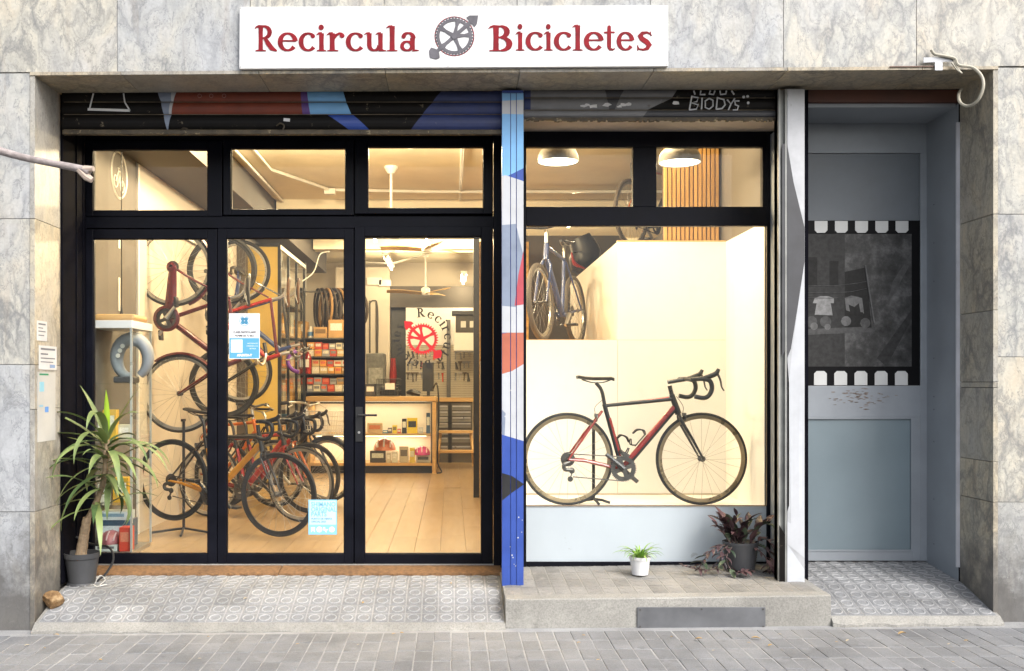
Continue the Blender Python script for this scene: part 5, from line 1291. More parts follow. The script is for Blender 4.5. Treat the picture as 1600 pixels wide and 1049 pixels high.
B(xc(659), xc(677), YCN + .3, YCN + .34, zc(612), zc(566)).build('screen', BLK, mnt, bevel=.004); B(xc(666), xc(671), YCN + .32, YCN + .34, zt + .011, zc(612)).build('neck', BLK, mnt); B(xc(660), xc(678), YCN + .25, YCN + .42, zt + .001, zt + .01).build('foot', BLK, mnt)
tag(MB().tube(cr([(xc(634), YCN + .2, zt + .05), (xc(644), YCN + .2, zt + .06), (xc(656), YCN + .2, zt + .03)], 4), [.02, .05, .03], 8, flat=1.6).build('bicycle_saddle', BLK, smooth=True, loc=(xc(645), YCN + .2, zt)), 'black saddle lying on the counter in front of the screen', 'saddle')
tag(MB().tube(cr([(xc(676), YCN + .2, zt + .1), (xc(683), YCN - .05, zc(600)), (xc(686), YCN - .06, zc(640)), (xc(684), YCN - .06, zc(690)), (xc(684), YCN - .08, zc(722)), (xc(690), YCN - .1, zc(736)), (xc(683), YCN - .14, zc(738))], 6), .011, 6).build('power_cable', BLK, loc=(xc(684), YCN, ZF)), 'black power cable dangling down the end of the counter', 'cable')
# back wall furniture
yb_ = 10.6
bo = thing('back_office_wall', 'painted-in dark opening and cream column at the back left of the shop', 'wall', (PX(600, yb_), yb_, ZF))
B(PX(571, yb_) - .5, PX(609, yb_), yb_, yb_ + .1, ZF, 3.45).build('column', CREAM, bo); B(PX(609, yb_) + .001, PX(634, yb_), yb_ + .3, yb_ + .35, ZF, 3.1).build('painted_doorway_dark', BLK, bo)  # black sheet paints in the dark of the doorway opening
B(PX(609, yb_) + .001, PX(745, yb_), yb_ + .05, yb_ + .3, PZ(480, yb_), PZ(447, yb_)).build('dark_lintel', DTAUPE, bo); B(PX(634, yb_) + .001, PX(745, yb_), yb_, yb_ + .1, PZ(540, yb_), PZ(481, yb_)).build('white_panel', WHITEW, bo)
mb = MB()
for px in (588, 578): mb.tube([W(px, 620, yb_ - .02), W(px, 470, yb_ - .02)], .012, 6)
mb.tube(cr([W(577, 475, yb_ - .02), W(583, 470, yb_ - .02), W(590, 480, yb_ - .02), W(590, 560, yb_ - .02)], 4), .012, 6); mb.build('cable_run', DTAUPE, bo)
for px, py, w, h in ((585, 440, .12, .06), (602, 443, .1, .05)): B(PX(px, yb_) - w, PX(px, yb_) + w, yb_ - .06, yb_ - .001, PZ(py, yb_) - h, PZ(py, yb_) + h).build('socket_box', FWHITE, bo)
rl = tag(MB().tube(cr([W(614, 560, yb_ - .3), W(614, 585, yb_ - .3), W(613, 612, yb_ - .3)], 4), [.04, .06, .05], 8).build('red_jacket', M('jacket_red', (.28, .02, .02), .8, var=.2), smooth=True, loc=W(614, 590, yb_ - .3)), 'red garment hanging in the dark doorway at the back', 'jacket')
gm = thing('machine', 'grey machine behind the left end of the counter', 'machine', (PX(588, 9.0), 9.0, ZF))
B(PX(572, 9.0), PX(601, 9.0), 9.0, 9.4, ZF, PZ(552, 9.0)).build('body', M('machine_grey', (.13, .13, .12), .6, var=.4, vs=12), gm, bevel=.02); B(PX(576, 9.0), PX(598, 9.0), 8.99, 8.999, PZ(600, 9.0), PZ(575, 9.0)).build('front_plate', M('machine_light', (.3, .3, .27), .6, var=.3, vs=20), gm)
pb = thing('pegboard', 'pale perforated tool board behind the counter', 'pegboard', (PX(690, 10.4), 10.4, 1.3))
B(PX(634, 10.4), PX(741, 10.4), 10.4, 10.42, PZ(625, 10.4), PZ(541, 10.4)).build('board', M('pegboard_paint', (.45, .40, .31), .6, var=.04), pb)
B(PX(698, 10.39), PX(704, 10.39), 10.37, 10.399, PZ(630, 10.39), PZ(500, 10.39)).build('post', DSTEEL, pb)
hm = MB()
for i in range(60):
    for j in range(24):
        x = PX(637, 10.4) + i * .0205; z = PZ(622, 10.4) + j * .038
        if x < PX(740, 10.4): hm.box(x - .004, x + .004, 10.396, 10.3995, z - .004, z + .004)
hm.build('peg_hole', DTAUPE, pb, kind='stuff')
tools = [('wrench', (.25, .25, .25)), ('screwdriver', (.5, .06, .03)), ('pliers', (.06, .06, .06)), ('spanner', (.35, .33, .3)), ('hammer', (.1, .08, .06)), ('hex_key', (.2, .2, .2))]
for j, py in enumerate((549, 566, 583)):
    for i in range(15):
        px = 638 + i * 6.7 + rnd(-1, 1)
        if px > 738 or 696 < px < 706: continue
        nm, col = tools[random.randrange(6)]; ln = rnd(8, 14)
        t = MB(); a, b = W(px, py, 10.385), W(px + rnd(-1, 1), py + ln, 10.385); t.tube([a, (a + b) / 2, b], [rnd(.012, .02), .009, rnd(.01, .018)], 6)
        if nm in ('hammer', 'wrench', 'spanner'): t.bar(a + Vector((-.035, 0, 0)), a + Vector((.035, 0, 0)), .026)
        elif nm == 'pliers': t.tube([a, b + Vector((.03, 0, 0))], .009, 6)
        tag(t.build(nm, M(nm + '_metal', col, .4, metal=.4, var=.2), loc=a), '%s %s hanging %s from the left in the %s row of the tool board' % ({'wrench': 'steel', 'screwdriver': 'red handled', 'pliers': 'black', 'spanner': 'pale steel', 'hammer': 'dark', 'hex_key': 'grey'}[nm], nm.replace('_', ' '), (nth + ('ninth', 'tenth', 'eleventh', 'twelfth', 'thirteenth', 'fourteenth', 'fifteenth'))[i], ('top', 'middle', 'lower')[j]), nm.replace('_', ' '), 'tools on the pegboard')
wc = thing('wall_cupboard', 'cream wall cupboard under the black crate at the back right', 'cupboard', (PX(732, 9.6), 9.6, PZ(548, 9.6)))
B(PX(709, 9.6), PX(770, 9.6), 9.6, 9.9, PZ(548, 9.6), PZ(520, 9.6)).build('body', WHITEW, wc, bevel=.004); B(PX(709, 9.6), PX(770, 9.6), 9.595, 9.6, PZ(551, 9.6), PZ(548.2, 9.6)).build('lower_edge', DSTEEL, wc)
kr = thing('plastic_crate', 'black plastic crate with pale labels on the wall cupboard', 'crate', (PX(732, 9.6), 9.7, PZ(519.8, 9.6)))
B(PX(712, 9.6), PX(768, 9.6), 9.6, 9.88, PZ(519.5, 9.6), PZ(493, 9.6)).build('body', M('crate_black', (.05, .045, .035), .6, var=.2), kr, bevel=.012); B(PX(706, 9.6), PX(770, 9.6), 9.58, 9.9, PZ(492.7, 9.6), PZ(486, 9.6)).build('lid', BLK, kr, bevel=.01)
for px in (724, 738, 752): B(PX(px - 4, 9.6), PX(px + 4, 9.6), 9.596, 9.5995, PZ(512, 9.6), PZ(502, 9.6)).build('label', FWHITE, kr)
tcb = thing('tool_cabinet', 'grey drawer cabinet with pale pull rails right of the counter', 'tool cabinet', (PX(712, 9.3), 9.3, ZF))
tx0, tx1 = PX(684, 9.3), PX(738, 9.3); B(tx0, tx1, 9.3, 9.8, ZF, PZ(628, 9.3)).build('body', DTAUPE, tcb); B(tx0 - .02, tx1 + .02, 9.27, 9.85, PZ(628, 9.3) + .001, PZ(622, 9.3)).build('worktop', OAK, tcb)
for k, py in enumerate((634, 643, 652, 661, 672, 684, 697)):
    B(tx0 + .02, PX(700, 9.3), 9.285, 9.2995, PZ(py + 7.5, 9.3), PZ(py, 9.3)).build('drawer', M('drawer_grey', (.28, .27, .24), .4, metal=.3), tcb)
    B(PX(706, 9.3), tx1 - .02, 9.285, 9.2995, PZ(py + 7.5, 9.3), PZ(py, 9.3)).build('drawer', M('drawer_grey_dark', (.2, .19, .17), .4, metal=.3), tcb)
    for a, b in ((tx0 + .03, PX(699, 9.3)), (PX(707, 9.3), tx1 - .03)): B(a, b, 9.268, 9.284, PZ(py + 2.2, 9.3), PZ(py, 9.3)).build('pull_rail', ALU, tcb)
B(PX(700, 9.3) + .005, PX(706, 9.3) - .005, 9.27, 9.299, ZF, PZ(630, 9.3)).build('dark_post', BLK, tcb)
sl = thing('step_stool', 'wooden two step stool standing by the drawer cabinet', 'stool', (PX(712, 8.3), 8.3, ZF))
for py, w in ((673, .25), (703, .28)): B(PX(712, 8.3) - w, PX(712, 8.3) + w, 8.25 - (.12 if py > 690 else 0), 8.42 - (.1 if py > 690 else 0), PZ(py + 4, 8.3), PZ(py, 8.3)).build('tread', OAK, sl, bevel=.004)
for s in (-1, 1):
    for a, b in (((PX(712, 8.3) + s * .22, 8.4, PZ(676, 8.3)), (PX(712, 8.3) + s * .29, 8.05, ZF)), ((PX(712, 8.3) + s * .22, 8.4, PZ(676, 8.3)), (PX(712, 8.3) + s * .27, 8.6, ZF))): MB().bar(a, b, .035).build('leg', OAK, sl)
hp_ = thing('indicator_light', 'small glowing green light beside the wall cupboard', 'lamp', W(752, 534, 9.0))
MB().box(PX(750, 9.0), PX(756, 9.0), 9.0, 9.05, PZ(540, 9.0), PZ(527, 9.0)).build('lens', emitter('green_glow', (.05, .8, .5), 2.0), hp_)
# ------------------------------------------------------------------ bicycles
WCACHE = {}
def wheel(parent, hub, R_, tw, rim, tyre, nsp=24, deep=.02, rear=False):
    key = (R_, tw, rim.name, tyre.name, nsp, rear)
    if key not in WCACHE:
        rm = MB().lathe([(R_ - tw - deep, -.006), (R_ - tw, -.0095), (R_ - tw + .006, -.0095), (R_ - tw + .006, .0095), (R_ - tw, .0095), (R_ - tw - deep, .006)], axis='Y', n=64, closed=True)
        ty = MB().torus((0, 0, 0), R_ - tw / 2, tw / 2, 'Y', 64, 10)
        sp_ = MB()
        for k in range(nsp):
            a = 2 * math.pi * (k + .5 * (k % 2) * .3) / nsp; s = 1 if k % 2 else -1; b = a + (.35 if (k // 2) % 2 else -.35)
            p0 = Vector((.018 * math.cos(b), s * .027, .018 * math.sin(b))); p1 = Vector(((R_ - tw - deep) * math.cos(a), 0, (R_ - tw - deep) * math.sin(a)))
            sp_.tube([p0, p1], .0011, 4, caps=False)
        hb = MB().lathe([(.006, -.055), (.012, -.05), (.012, -.035), (.022, -.03), (.022, -.024), (.011, -.02), (.011, .02), (.022, .024), (.022, .03), (.012, .035), (.006, .055)], axis='Y', n=14)
        WCACHE[key] = [rm, ty, sp_, hb, {}]
    rm, ty, sp_, hb, mc = WCACHE[key]
    def get(nm, mb, mat, par, sm=True):
        if nm not in mc:
            o = mb.build(nm, mat, par, world=False, smooth=sm); mc[nm] = o
        else:
            o = mc[nm].copy(); COL.objects.link(o); o.parent = par
        return o
    w = get('wheel', rm, rim, parent); w.location = hub
    for nm, mb, mat in (('tyre', ty, tyre), ('spoke_set', sp_, STEEL), ('hub', hb, DSTEEL)):
        o = get(nm, mb, mat, w); o.location = (0, 0, 0)
    return w
GEO = {'road': dict(bb=(.396, -.067), st=(.271, .383), sad=(.207, .583), ht=(.757, .463), hb=(.801, .336), fh=.973, tt=(.755, .432), dt=(.785, .385), bar=(.856, .573), ss=(.262, .345)),
       'city': dict(bb=(.43, -.065), st=(.285, .45), sad=(.225, .62), ht=(.80, .53), hb=(.845, .39), fh=1.06, tt=(.80, .50), dt=(.84, .42), bar=(.82, .66), ss=(.275, .43))}
def bike(label, Mx, style='road', cols=None, R_=.334, tw=.025, rim=None, tyre=None, guards=None, slim=1.0, chaincase=None, basket=False, cages=False, bar='drop', pedals=True, grp='bicycles in the shop', saddle=None, steer=0.0):
    main, acc, fork = cols; g = GEO[style]; rim = rim or BLK; tyre = tyre or RUB; saddle = saddle or BLK
    t = thing('bicycle', label, 'bicycle', (0, 0, 0), grp); t.matrix_basis = Mx
    P = lambda k, y=0: Vector((g[k][0], y, g[k][1]))
    fh = Vector((g['fh'], 0, 0)); bb = P('bb')
    mats = [main, acc, BLK]
    f = MB()
    f.m = 0; f.tube([bb, bb + (P('dt') - bb) * .5, P('dt')], [.025 * slim, .027 * slim, .024 * slim], 12, flat=.9)
    if slim < 1:
        f.m = 2; f.tube([P('st'), P('tt')], [.0125, .016], 12); f.tube([bb + Vector((.012, 0, -.012)), P('dt') + Vector((.008, 0, -.012))], .0165, 10)
        f.m = 1; f.tube([P('st') + Vector((.05, 0, .0035)), P('tt') + Vector((-.02, 0, .0055))], [.0105, .0125], 10)
    else:
        f.m = 1; f.tube([P('st'), P('tt')], [.014, .017], 12)
    f.m = 2 if style == 'road' else 0; f.tube([P('st') + Vector((-.004, 0, .012)), bb], [.016, .018], 12)
    f.m = 0 if style == 'road' else 2
    if style == 'road':
        f.m = 0; d = bb - P('st'); f.tube([P('st') + d * .2 + Vector((.004, 0, 0)), bb - d * .15 + Vector((.004, 0, 0))], .0172, 12)
    f.m = 2 if style == 'road' else 0; f.tube([P('hb'), P('ht')], [.024, .02], 14); f.lathe([(.024, -.035), (.024, .035)], bb, 'Y', 16)
    for s in (-1, 1):
        f.m = 0; f.tube([bb + Vector((-.03, s * .028, 0)), Vector((.12, s * .045, -.01)), Vector((0, s * .062, 0))], [.012, .012, .008], 8)
        f.m = 1; f.tube([P('ss') + Vector((-.01, s * .012, 0)), Vector((.12, s * .048, .17)), Vector((.0, s * .062, 0))], [.008, .0085, .007], 8)
    f.build('frame', None, t, world=False, mats=mats, smooth=True)
    fk = MB(); top = P('hb') + Vector((.004, 0, -.012)); fk.m = 0
    fk.tube([P('hb'), top], .024, 12)
    for s in (-1, 1):
        fk.m = 0; mid = top + (fh - top) * .55 + Vector((-.006, s * .052, 0)); fk.tube([top + Vector((0, s * .02, 0)), top + Vector((.012, s * .045, -.05)), mid, fh + Vector((0, s * .052, 0))], [.014, .015, .013, .009], 10, flat=.7)
    fk.build('fork', fork, t, world=False, smooth=True)
    wheel(t, (0, 0, 0), R_, tw, rim, tyre, rear=True); wheel(t, fh, R_, tw, rim, tyre)
    # seat post and saddle
    sd_ = P('sad'); sp_ = MB(); sp_.tube(cr([P('st'), P('st') + (sd_ - P('st')) * .55 + Vector((.012, 0, 0)), sd_ + Vector((.0, 0, -.035))], 4), .0135, 10)
    for s in (-1, 1): sp_.tube(cr([sd_ + Vector((-.10, s * .022, -.012)), sd_ + Vector((-.03, s * .022, -.032)), sd_ + Vector((.05, s * .022, -.032)), sd_ + Vector((.12, s * .012, -.008))], 3), .004, 6)
    sp_.build('seat_post', CARB if style == 'road' else ALU, t, world=False, smooth=True)
    sv = MB(); st_ = [(-.138, .045, .010), (-.125, .064, .012), (-.08, .066, .004), (-.02, .045, .0), (.05, .026, .0), (.11, .019, .001), (.133, .012, -.006)]
    nn = 10; b = 0
    for x, w, z in st_:
        for k in range(nn):
            a = 2 * math.pi * k / nn; sv.v.append((sd_.x + x, w * math.cos(a), sd_.z + z + (.008 if math.sin(a) > 0 else .018) * math.sin(a)))
    for i in range(len(st_) - 1):
        for k in range(nn): sv.face((i * nn + k, i * nn + (k + 1) % nn, (i + 1) * nn + (k + 1) % nn, (i + 1) * nn + k))
    sv.face(list(range(nn))[::-1]); sv.face([(len(st_) - 1) * nn + k for k in range(nn)])
    sv.build('saddle', saddle, t, world=False, smooth=True)
    # stem and handlebar
    bar_c = P('bar'); hs = MB(); hs.tube([P('ht'), P('ht') + (P('ht') - P('hb')) * .35 + Vector((0, 0, .02)) if style == 'road' else Vector((g['ht'][0] - .02, 0, g['bar'][1] - .03))], .0165, 10)
    hs.tube([Vector((.728, 0, .553)) if style == 'road' else Vector((g['ht'][0] - .02, 0, g['bar'][1] - .03)), bar_c], .0155, 10); hs.build('stem', CARB if style == 'road' else ALU, t, world=False, smooth=True)
    hbm = MB()
    if bar == 'drop':
        hbm.tube([bar_c + Vector((0, -.19, 0)), bar_c + Vector((0, .19, 0))], .0135, 10)
        for s in (-1, 1):
            pts = [(.856, .17, .573), (.875, .195, .575), (.93, .205, .575), (.975, .207, .56), (.988, .209, .51), (.968, .212, .462), (.93, .214, .442), (.865, .215, .452)]
            hbm.tube(cr([(a, s * b_, c_) for a, b_, c_ in pts], 4), .0165, 10)
        o = hbm.build('handlebar', BLK, t, world=False, smooth=True)
        for s in (-1, 1):
            MB().tube(cr([(.93, s * .205, .58), (.985, s * .205, .598), (1.02, s * .205, .615), (1.037, s * .205, .645)], 3), [.016, .019, .018, .012], 10, flat=.8).build('brake_hood', BLK, o, world=False, smooth=True)
            MB().tube(cr([(1.025, s * .205, .62), (1.048, s * .205, .57), (1.058, s * .205, .52), (1.075, s * .205, .492)], 3), [.009, .008, .006, .005], 7).build('brake_lever', DSTEEL, o, world=False, smooth=True)
    else:
        pts = [(bar_c.x - .16, -.28, bar_c.z + .015), (bar_c.x - .05, -.25, bar_c.z + .03), (bar_c.x + .03, -.12, bar_c.z + .02), (bar_c.x, 0, bar_c.z)]
        if bar == 'flat': pts = [(bar_c.x - .03, -.3, bar_c.z + .02), (bar_c.x, -.15, bar_c.z + .02), (bar_c.x, 0, bar_c.z)]
        full = pts + [(a, -b_, c_) for a, b_, c_ in pts[-2::-1]]
        hbm.tube(cr(full, 4), .0115, 8); o = hbm.build('handlebar', ALU if bar != 'flat' else BLK, t, world=False, smooth=True)
        for s in (-1, 1):
            p0 = Vector((full[0][0], s * .285, full[0][2])); p1 = Vector((full[1][0] - .01, s * .2 if bar == 'flat' else s * .262, full[1][2])); q1 = p0 + (p1 - p0) * .9
            MB().tube([p0, q1], .017, 8).build('grip', saddle, o, world=False, smooth=True)
            MB().tube(cr([q1 + Vector((.02, 0, -.005)), q1 + Vector((.05, s * .02, -.03)), q1 + Vector((.05, s * .09, -.05))], 3), .006, 6).build('brake_lever', ALU, o, world=False, smooth=True)
    # drive train on the right hand side (-y)
    ck = MB(); c = bb + Vector((0, -.05, 0)); nT = 44
    pr = []
    ck.lathe([(.066, -.002), (.088, -.002), (.088, .002), (.066, .002)], c, 'Y', 44, closed=True); ck.lathe([(.058, .003), (.068, .003), (.068, .007), (.058, .007)], c, 'Y', 36, closed=True)
    for k in range(nT):
        a = 2 * math.pi * k / nT; ck.obox(Matrix.Translation(c) @ Matrix.Rotation(-a, 4, 'Y') @ Matrix.Translation((.090, 0, 0)), .007, .003, .006)
    for k in range(4):
        a = R(20 + 90 * k); ck.bar(c, c + Vector((.08 * math.cos(a), 0, .08 * math.sin(a))), .012, .028)
    ck.lathe([(.026, -.012), (.026, .01)], c, 'Y', 18); cs = ck.build('chainring', DSTEEL, t, world=False)
    ang = R(140)
    for s in (-1, 1):
        a0 = c + Vector((0, 0 if s < 0 else .1, 0)) + Vector((0, s * .014, 0)); a1 = a0 + Vector((math.cos(ang), 0, math.sin(ang))) * .165 * (1 if s < 0 else -1)
        arm = MB(); arm.tube([a0, (a0 + a1) / 2, a1], [.022, .017, .015], 8, flat=1.0); arm.build('crank_arm', CARB if style == 'road' else ALU, t, world=False, smooth=True)
        if pedals:
            p_ = MB().obox(Matrix.Translation(a1 + Vector((0, s * .06, 0))), .085, .09, .022); p_.build('pedal', BLK, t, world=False, bevel=.006)
    cas = MB()
    for k in range(7): cas.lathe([(.018, 0), (.022 + .005 * k, 0), (.022 + .005 * k, .0022), (.018, .0022)], (0, -.048 + .0038 * k, 0), 'Y', 26, closed=True)
    cas.build('cassette', DSTEEL, t, world=False)
    rear_r = .04; ch = MB(); ch.tube([(0, -.04, rear_r), (c.x, -.05, c.z + .086)], .0042, 5); ch.tube([(.035, -.04, -.125), (c.x, -.05, c.z - .088)], .0042, 5)
    if chaincase is None:
        ch.build('chain', DSTEEL, t, world=False)
        dr = MB(); dr.tube(cr([(.015, -.05, -.015), (-.03, -.06, -.035), (-.025, -.06, -.07), (.03, -.055, -.075)], 4), [.009, .016, .015, .012], 8); dr.lathe([(.022, -.052), (.022, -.046)], (.025, 0, -.08), 'Y', 12)
        dr.bar((.028, -.05, -.08), (.015, -.05, -.135), .018, .006); dr.lathe([(.02, -.052), (.02, -.046)], (.014, 0, -.14), 'Y', 12); dr.build('rear_derailleur', DSTEEL, t, world=False, smooth=True)
        fd = MB(); fd.bar((c.x - .012, -.055, c.z + .115), (c.x + .04, -.055, c.z + .085), .008, .03); fd.bar((c.x - .02, -.03, c.z + .13), (c.x + .0, -.055, c.z + .1), .02); fd.build('front_derailleur', DSTEEL, t, world=False)
    else:
        cc = MB(); cc.lathe([(.084, -.072), (.108, -.068), (.11, -.045), (.084, -.045)], c * 1 + Vector((0, .05, 0)), 'Y', 40, closed=True)
        p0, p1 = Vector((.0, -.058, .012)), Vector((c.x, -.058, c.z + .03)); cc.tube([p0, p0 + (p1 - p0) * .3, p0 + (p1 - p0) * .8], [.03, .04, .05], 14, flat=.3)
        cc.lathe([(.015, -.075), (.036, -.07), (.036, -.045), (.015, -.045)], (0, 0, 0), 'Y', 24, closed=True); cc.build('chain_case', chaincase, t, world=False, smooth=True)
    for nm, p_ in (('front_brake', P('hb') + Vector((.045, 0, -.015))), ('rear_brake', P('ss') + Vector((-.055, 0, -.03)))):
        if style == 'road':
            zt_ = p_.z
            br = MB(); br.obox(Matrix.Translation(p_), .02, .055, .022)
            for s in (-1, 1): br.tube([p_ + Vector((0, s * .022, .005)), p_ + Vector((.004, s * .034, -.02)), p_ + Vector((.0, s * .022, -.045))], .007, 6)
            br.tube(cr([p_ + Vector((0, .03, .01)), p_ + Vector((.0, .03, .06)), p_ + Vector((-.05, .02, .13)) if nm == 'front_brake' else p_ + Vector((.06, .01, .12))], 4), .0022, 5)
            br.build(nm, DSTEEL, t, world=False)
    if cages:
        for (q0, d_) in ((bb + (P('st') - bb) * .33 + Vector((.026, 0, 0)), (P('st') - bb)), (bb + (P('dt') - bb) * .36 + Vector((-.02, 0, .026)), (P('dt') - bb))):
            d_ = d_.normalized(); n_ = Vector((d_.z, 0, -d_.x)) if q0.x < .45 and d_.x < 0 else Vector((-d_.z, 0, d_.x))
            cg = MB(); cg.bar(q0 - d_ * .04, q0 + d_ * .08, .02, .006)
            for s in (-1, 1):
                cg.tube(cr([q0 + d_ * .07 + Vector((0, s * .008, 0)), q0 + d_ * .085 + n_ * .03 + Vector((0, s * .036, 0)), q0 + d_ * .06 + n_ * .065 + Vector((0, s * .028, 0)), q0 + d_ * .02 + n_ * .072 + Vector((0, s * .01, 0))], 4), .0055, 6)
                cg.tube(cr([q0 - d_ * .03, q0 - d_ * .05 + n_ * .03 + Vector((0, s * .03, 0)), q0 - d_ * .02 + n_ * .06 + Vector((0, s * .02, 0))], 4), .0045, 6)
            cg.build('bottle_cage', BLK, t, world=False)
    if guards:
        for hub, a0, a1 in (((0, 0, 0), R(20), R(200)), (fh, R(35), R(215))):
            mb = MB(); n = 26
            for i in range(n + 1):
                a = a0 + (a1 - a0) * i / n
                for s, dr_ in ((-.026, -.012), (-.016, .006), (.016, .006), (.026, -.012)):
                    r_ = R_ + .012 + dr_; mb.v.append((hub[0] + r_ * math.cos(a), s, hub[2] + r_ * math.sin(a)))
            for i in range(n):
                for k in range(3): mb.face((i * 4 + k, i * 4 + k + 1, i * 4 + 5 + k, i * 4 + 4 + k))
            mb.build('mudguard', guards, t, world=False, smooth=True)
    if basket:
        mb = MB(); x0, x1, z0, z1 = g['ht'][0] + .07, g['ht'][0] + .37, .36, .60; yw = .19
        for k in range(6):
            z = z0 + (z1 - z0) * k / 5; e = .03 * (1 - k / 5); mb.tube([(x0 + e, -yw + e, z), (x1 - e, -yw + e, z), (x1 - e, yw - e, z), (x0 + e, yw - e, z), (x0 + e, -yw + e, z)], .0035 if k < 5 else .006, 5)
        for k in range(9):
            x = x0 + (x1 - x0) * k / 8
            for s in (-1, 1): mb.tube([(x, s * yw, z1), (x0 + (x - x0) * .85 + .02, s * (yw - .03), z0)], .003, 4)
            y = -yw + 2 * yw * k / 8
            for xx, e in ((x0, .03), (x1, -.03)): mb.tube([(xx, y, z1), (xx + e, y * .84, z0)], .003, 4)
            mb.tube([(x0 + .03, y * .84, z0), (x1 - .03, y * .84, z0)], .003, 4)
        mb.build('front_basket', M('basket_wire', (.6, .58, .52), .4, metal=.4), t, world=False)
    return t
def pose(loc, yaw=0, lean=0): return Matrix.Translation(loc) @ Matrix.Rotation(yaw, 4, 'Z') @ Matrix.Rotation(lean, 4, 'X')
def hung(loc, roll=0, yaw=0): return Matrix.Translation(loc) @ Matrix.Rotation(yaw, 4, 'Z') @ Matrix.Rotation(roll, 4, 'Y') @ Matrix(((0, 0, 1, 0), (0, 1, 0, 0), (-1, 0, 0, 0), (0, 0, 0, 1)))

RIMB = M('rim_worn', (.30, .23, .14), .3, metal=.6, var=.3)
RIMS = M('rim_silver', (.42, .41, .38), .3, metal=.8)
yb_ = 1.127
p = W(886.4, 717.5, yb_); p.z = ZD + .334
bike('red and black racing bicycle displayed in the big window', pose(p, R(1.5)), 'road', (FRED, FRED, CARB), rim=RIMB, cages=True, slim=.78, pedals=False, grp='bicycles in the shop')
def stand(x, y, z0, z1, label, w=.2):
    t = thing('bicycle_stand', label, 'bicycle stand', (x, y, z0), 'bicycle stands')
    MB().tube([(x, y, z0 + .03), (x, y, z1)], .012, 8).build('post', BLK, t)
    for a in (R(200), R(-20), R(-80)):
        MB().tube([(x, y, z0 + .035), (x + .06 * math.cos(a), y + .06 * math.sin(a), z0 + .03), (x + w * math.cos(a), y + w * math.sin(a), z0 + .012)], .010, 7).build('leg', BLK, t)
    MB().bar((x, y - .05, z1 - .01), (x, y + .03, z1 - .01), .02).build('hook', BLK, t)
stand(PX(928, 1.2), 1.22, ZD, PZ(668, 1.2), 'black stand behind the rear wheel of the window display bicycle', .12)
# the row on the shop floor
fy = 1.79; fa = W(436, 773, fy); ra = W(270, 750, 2.1); d = fa - ra
yaw = math.atan2(d.y, d.x); pitch = -math.asin(d.z / d.length)
bike('black and amber racing bicycle nearest the glass with its rear wheel raised on a stand', Matrix.Translation(ra) @ Matrix.Rotation(yaw, 4, 'Z') @ Matrix.Rotation(pitch, 4, 'Y'), 'road', (FAMB, CARB, CARB), rim=BLK)
stand(PX(286, 2.1), 2.12, ZF, PZ(655, 2.1), 'black tripod stand under the black and amber bicycle', .26)
def floor_bike(fx, y, yawd, label, **k):
    X_ = PX(fx, y); a = R(yawd); L_ = GEO[k.get('style', 'road')]['fh']
    return bike(label, pose((X_ - L_ * math.cos(a), y - L_ * math.sin(a), ZF + k.get('R_', .334)), a, R(-2)), **k)
floor_bike(470, 2.75, -22, 'bright red racing bicycle second in the floor row from the glass', cols=(FRED, FRED, FRED), rim=RIMS)
floor_bike(483, 3.35, -22, 'red racing bicycle with orange fork third in the floor row', cols=(FRED, CARB, FORA), rim=BLK)
floor_bike(430, 3.8, -20, 'orange town bicycle standing behind the racing bicycles near the left wall', style='city', cols=(FORA, FORA, BLK), rim=RIMS, tw=.035, bar='flat')
floor_bike(512, 4.2, -25, 'dark town bicycle with a white wire front basket at the end of the floor row', style='city', cols=(BLK, BLK, BLK), rim=RIMS, tw=.036, basket=True, guards=BLK, bar='swept')
# hung on the left wall by their rear wheels
bike('dark red town bicycle with chain case hanging nearest the glass on the left wall', hung(W(271, 418, 2.3), R(-3)), 'city', (DRED, DRED, DRED), R_=.33, tw=.027, rim=RIMS, guards=DRED, chaincase=DRED, bar='swept')
bike('bright red bicycle with brown saddle hanging second on the left wall', hung(W(347, 422, 3.25), R(-1)), 'city', (FRED, DRED, BLK), R_=.33, tw=.036, rim=BLK, bar='flat', saddle=FBROWN)
bike('blue and black bicycle hanging third on the left wall by the yellow cabinet', hung(W(374, 424, 4.4), R(-1)), 'city', (FBLUE, CARB, CARB), R_=.33, tw=.04, rim=RIMS, bar='flat', saddle=FBROWN)
hk = thing('wall_hook_rail', 'steel rail with hooks carrying the hanging bicycles on the left wall', 'rail', (-2.5, 3.7, 2.85))
B(-2.549, -2.52, 2.2, 5.3, 2.87, 2.91).build('rail', STEEL, hk)
for y, px, py in ((2.3, 271, 418), (3.25, 347, 422), (4.4, 374, 424)):
    c = W(px, py, y); MB().tube(cr([(-2.52, y, 2.89), ((-2.52 + c.x) / 2, y, 2.93), (c.x - .02, y, c.z + .3), (c.x + .03, y, c.z + .27), (c.x + .04, y, c.z + .32)], 4), .007, 6).build('hook', STEEL, hk)
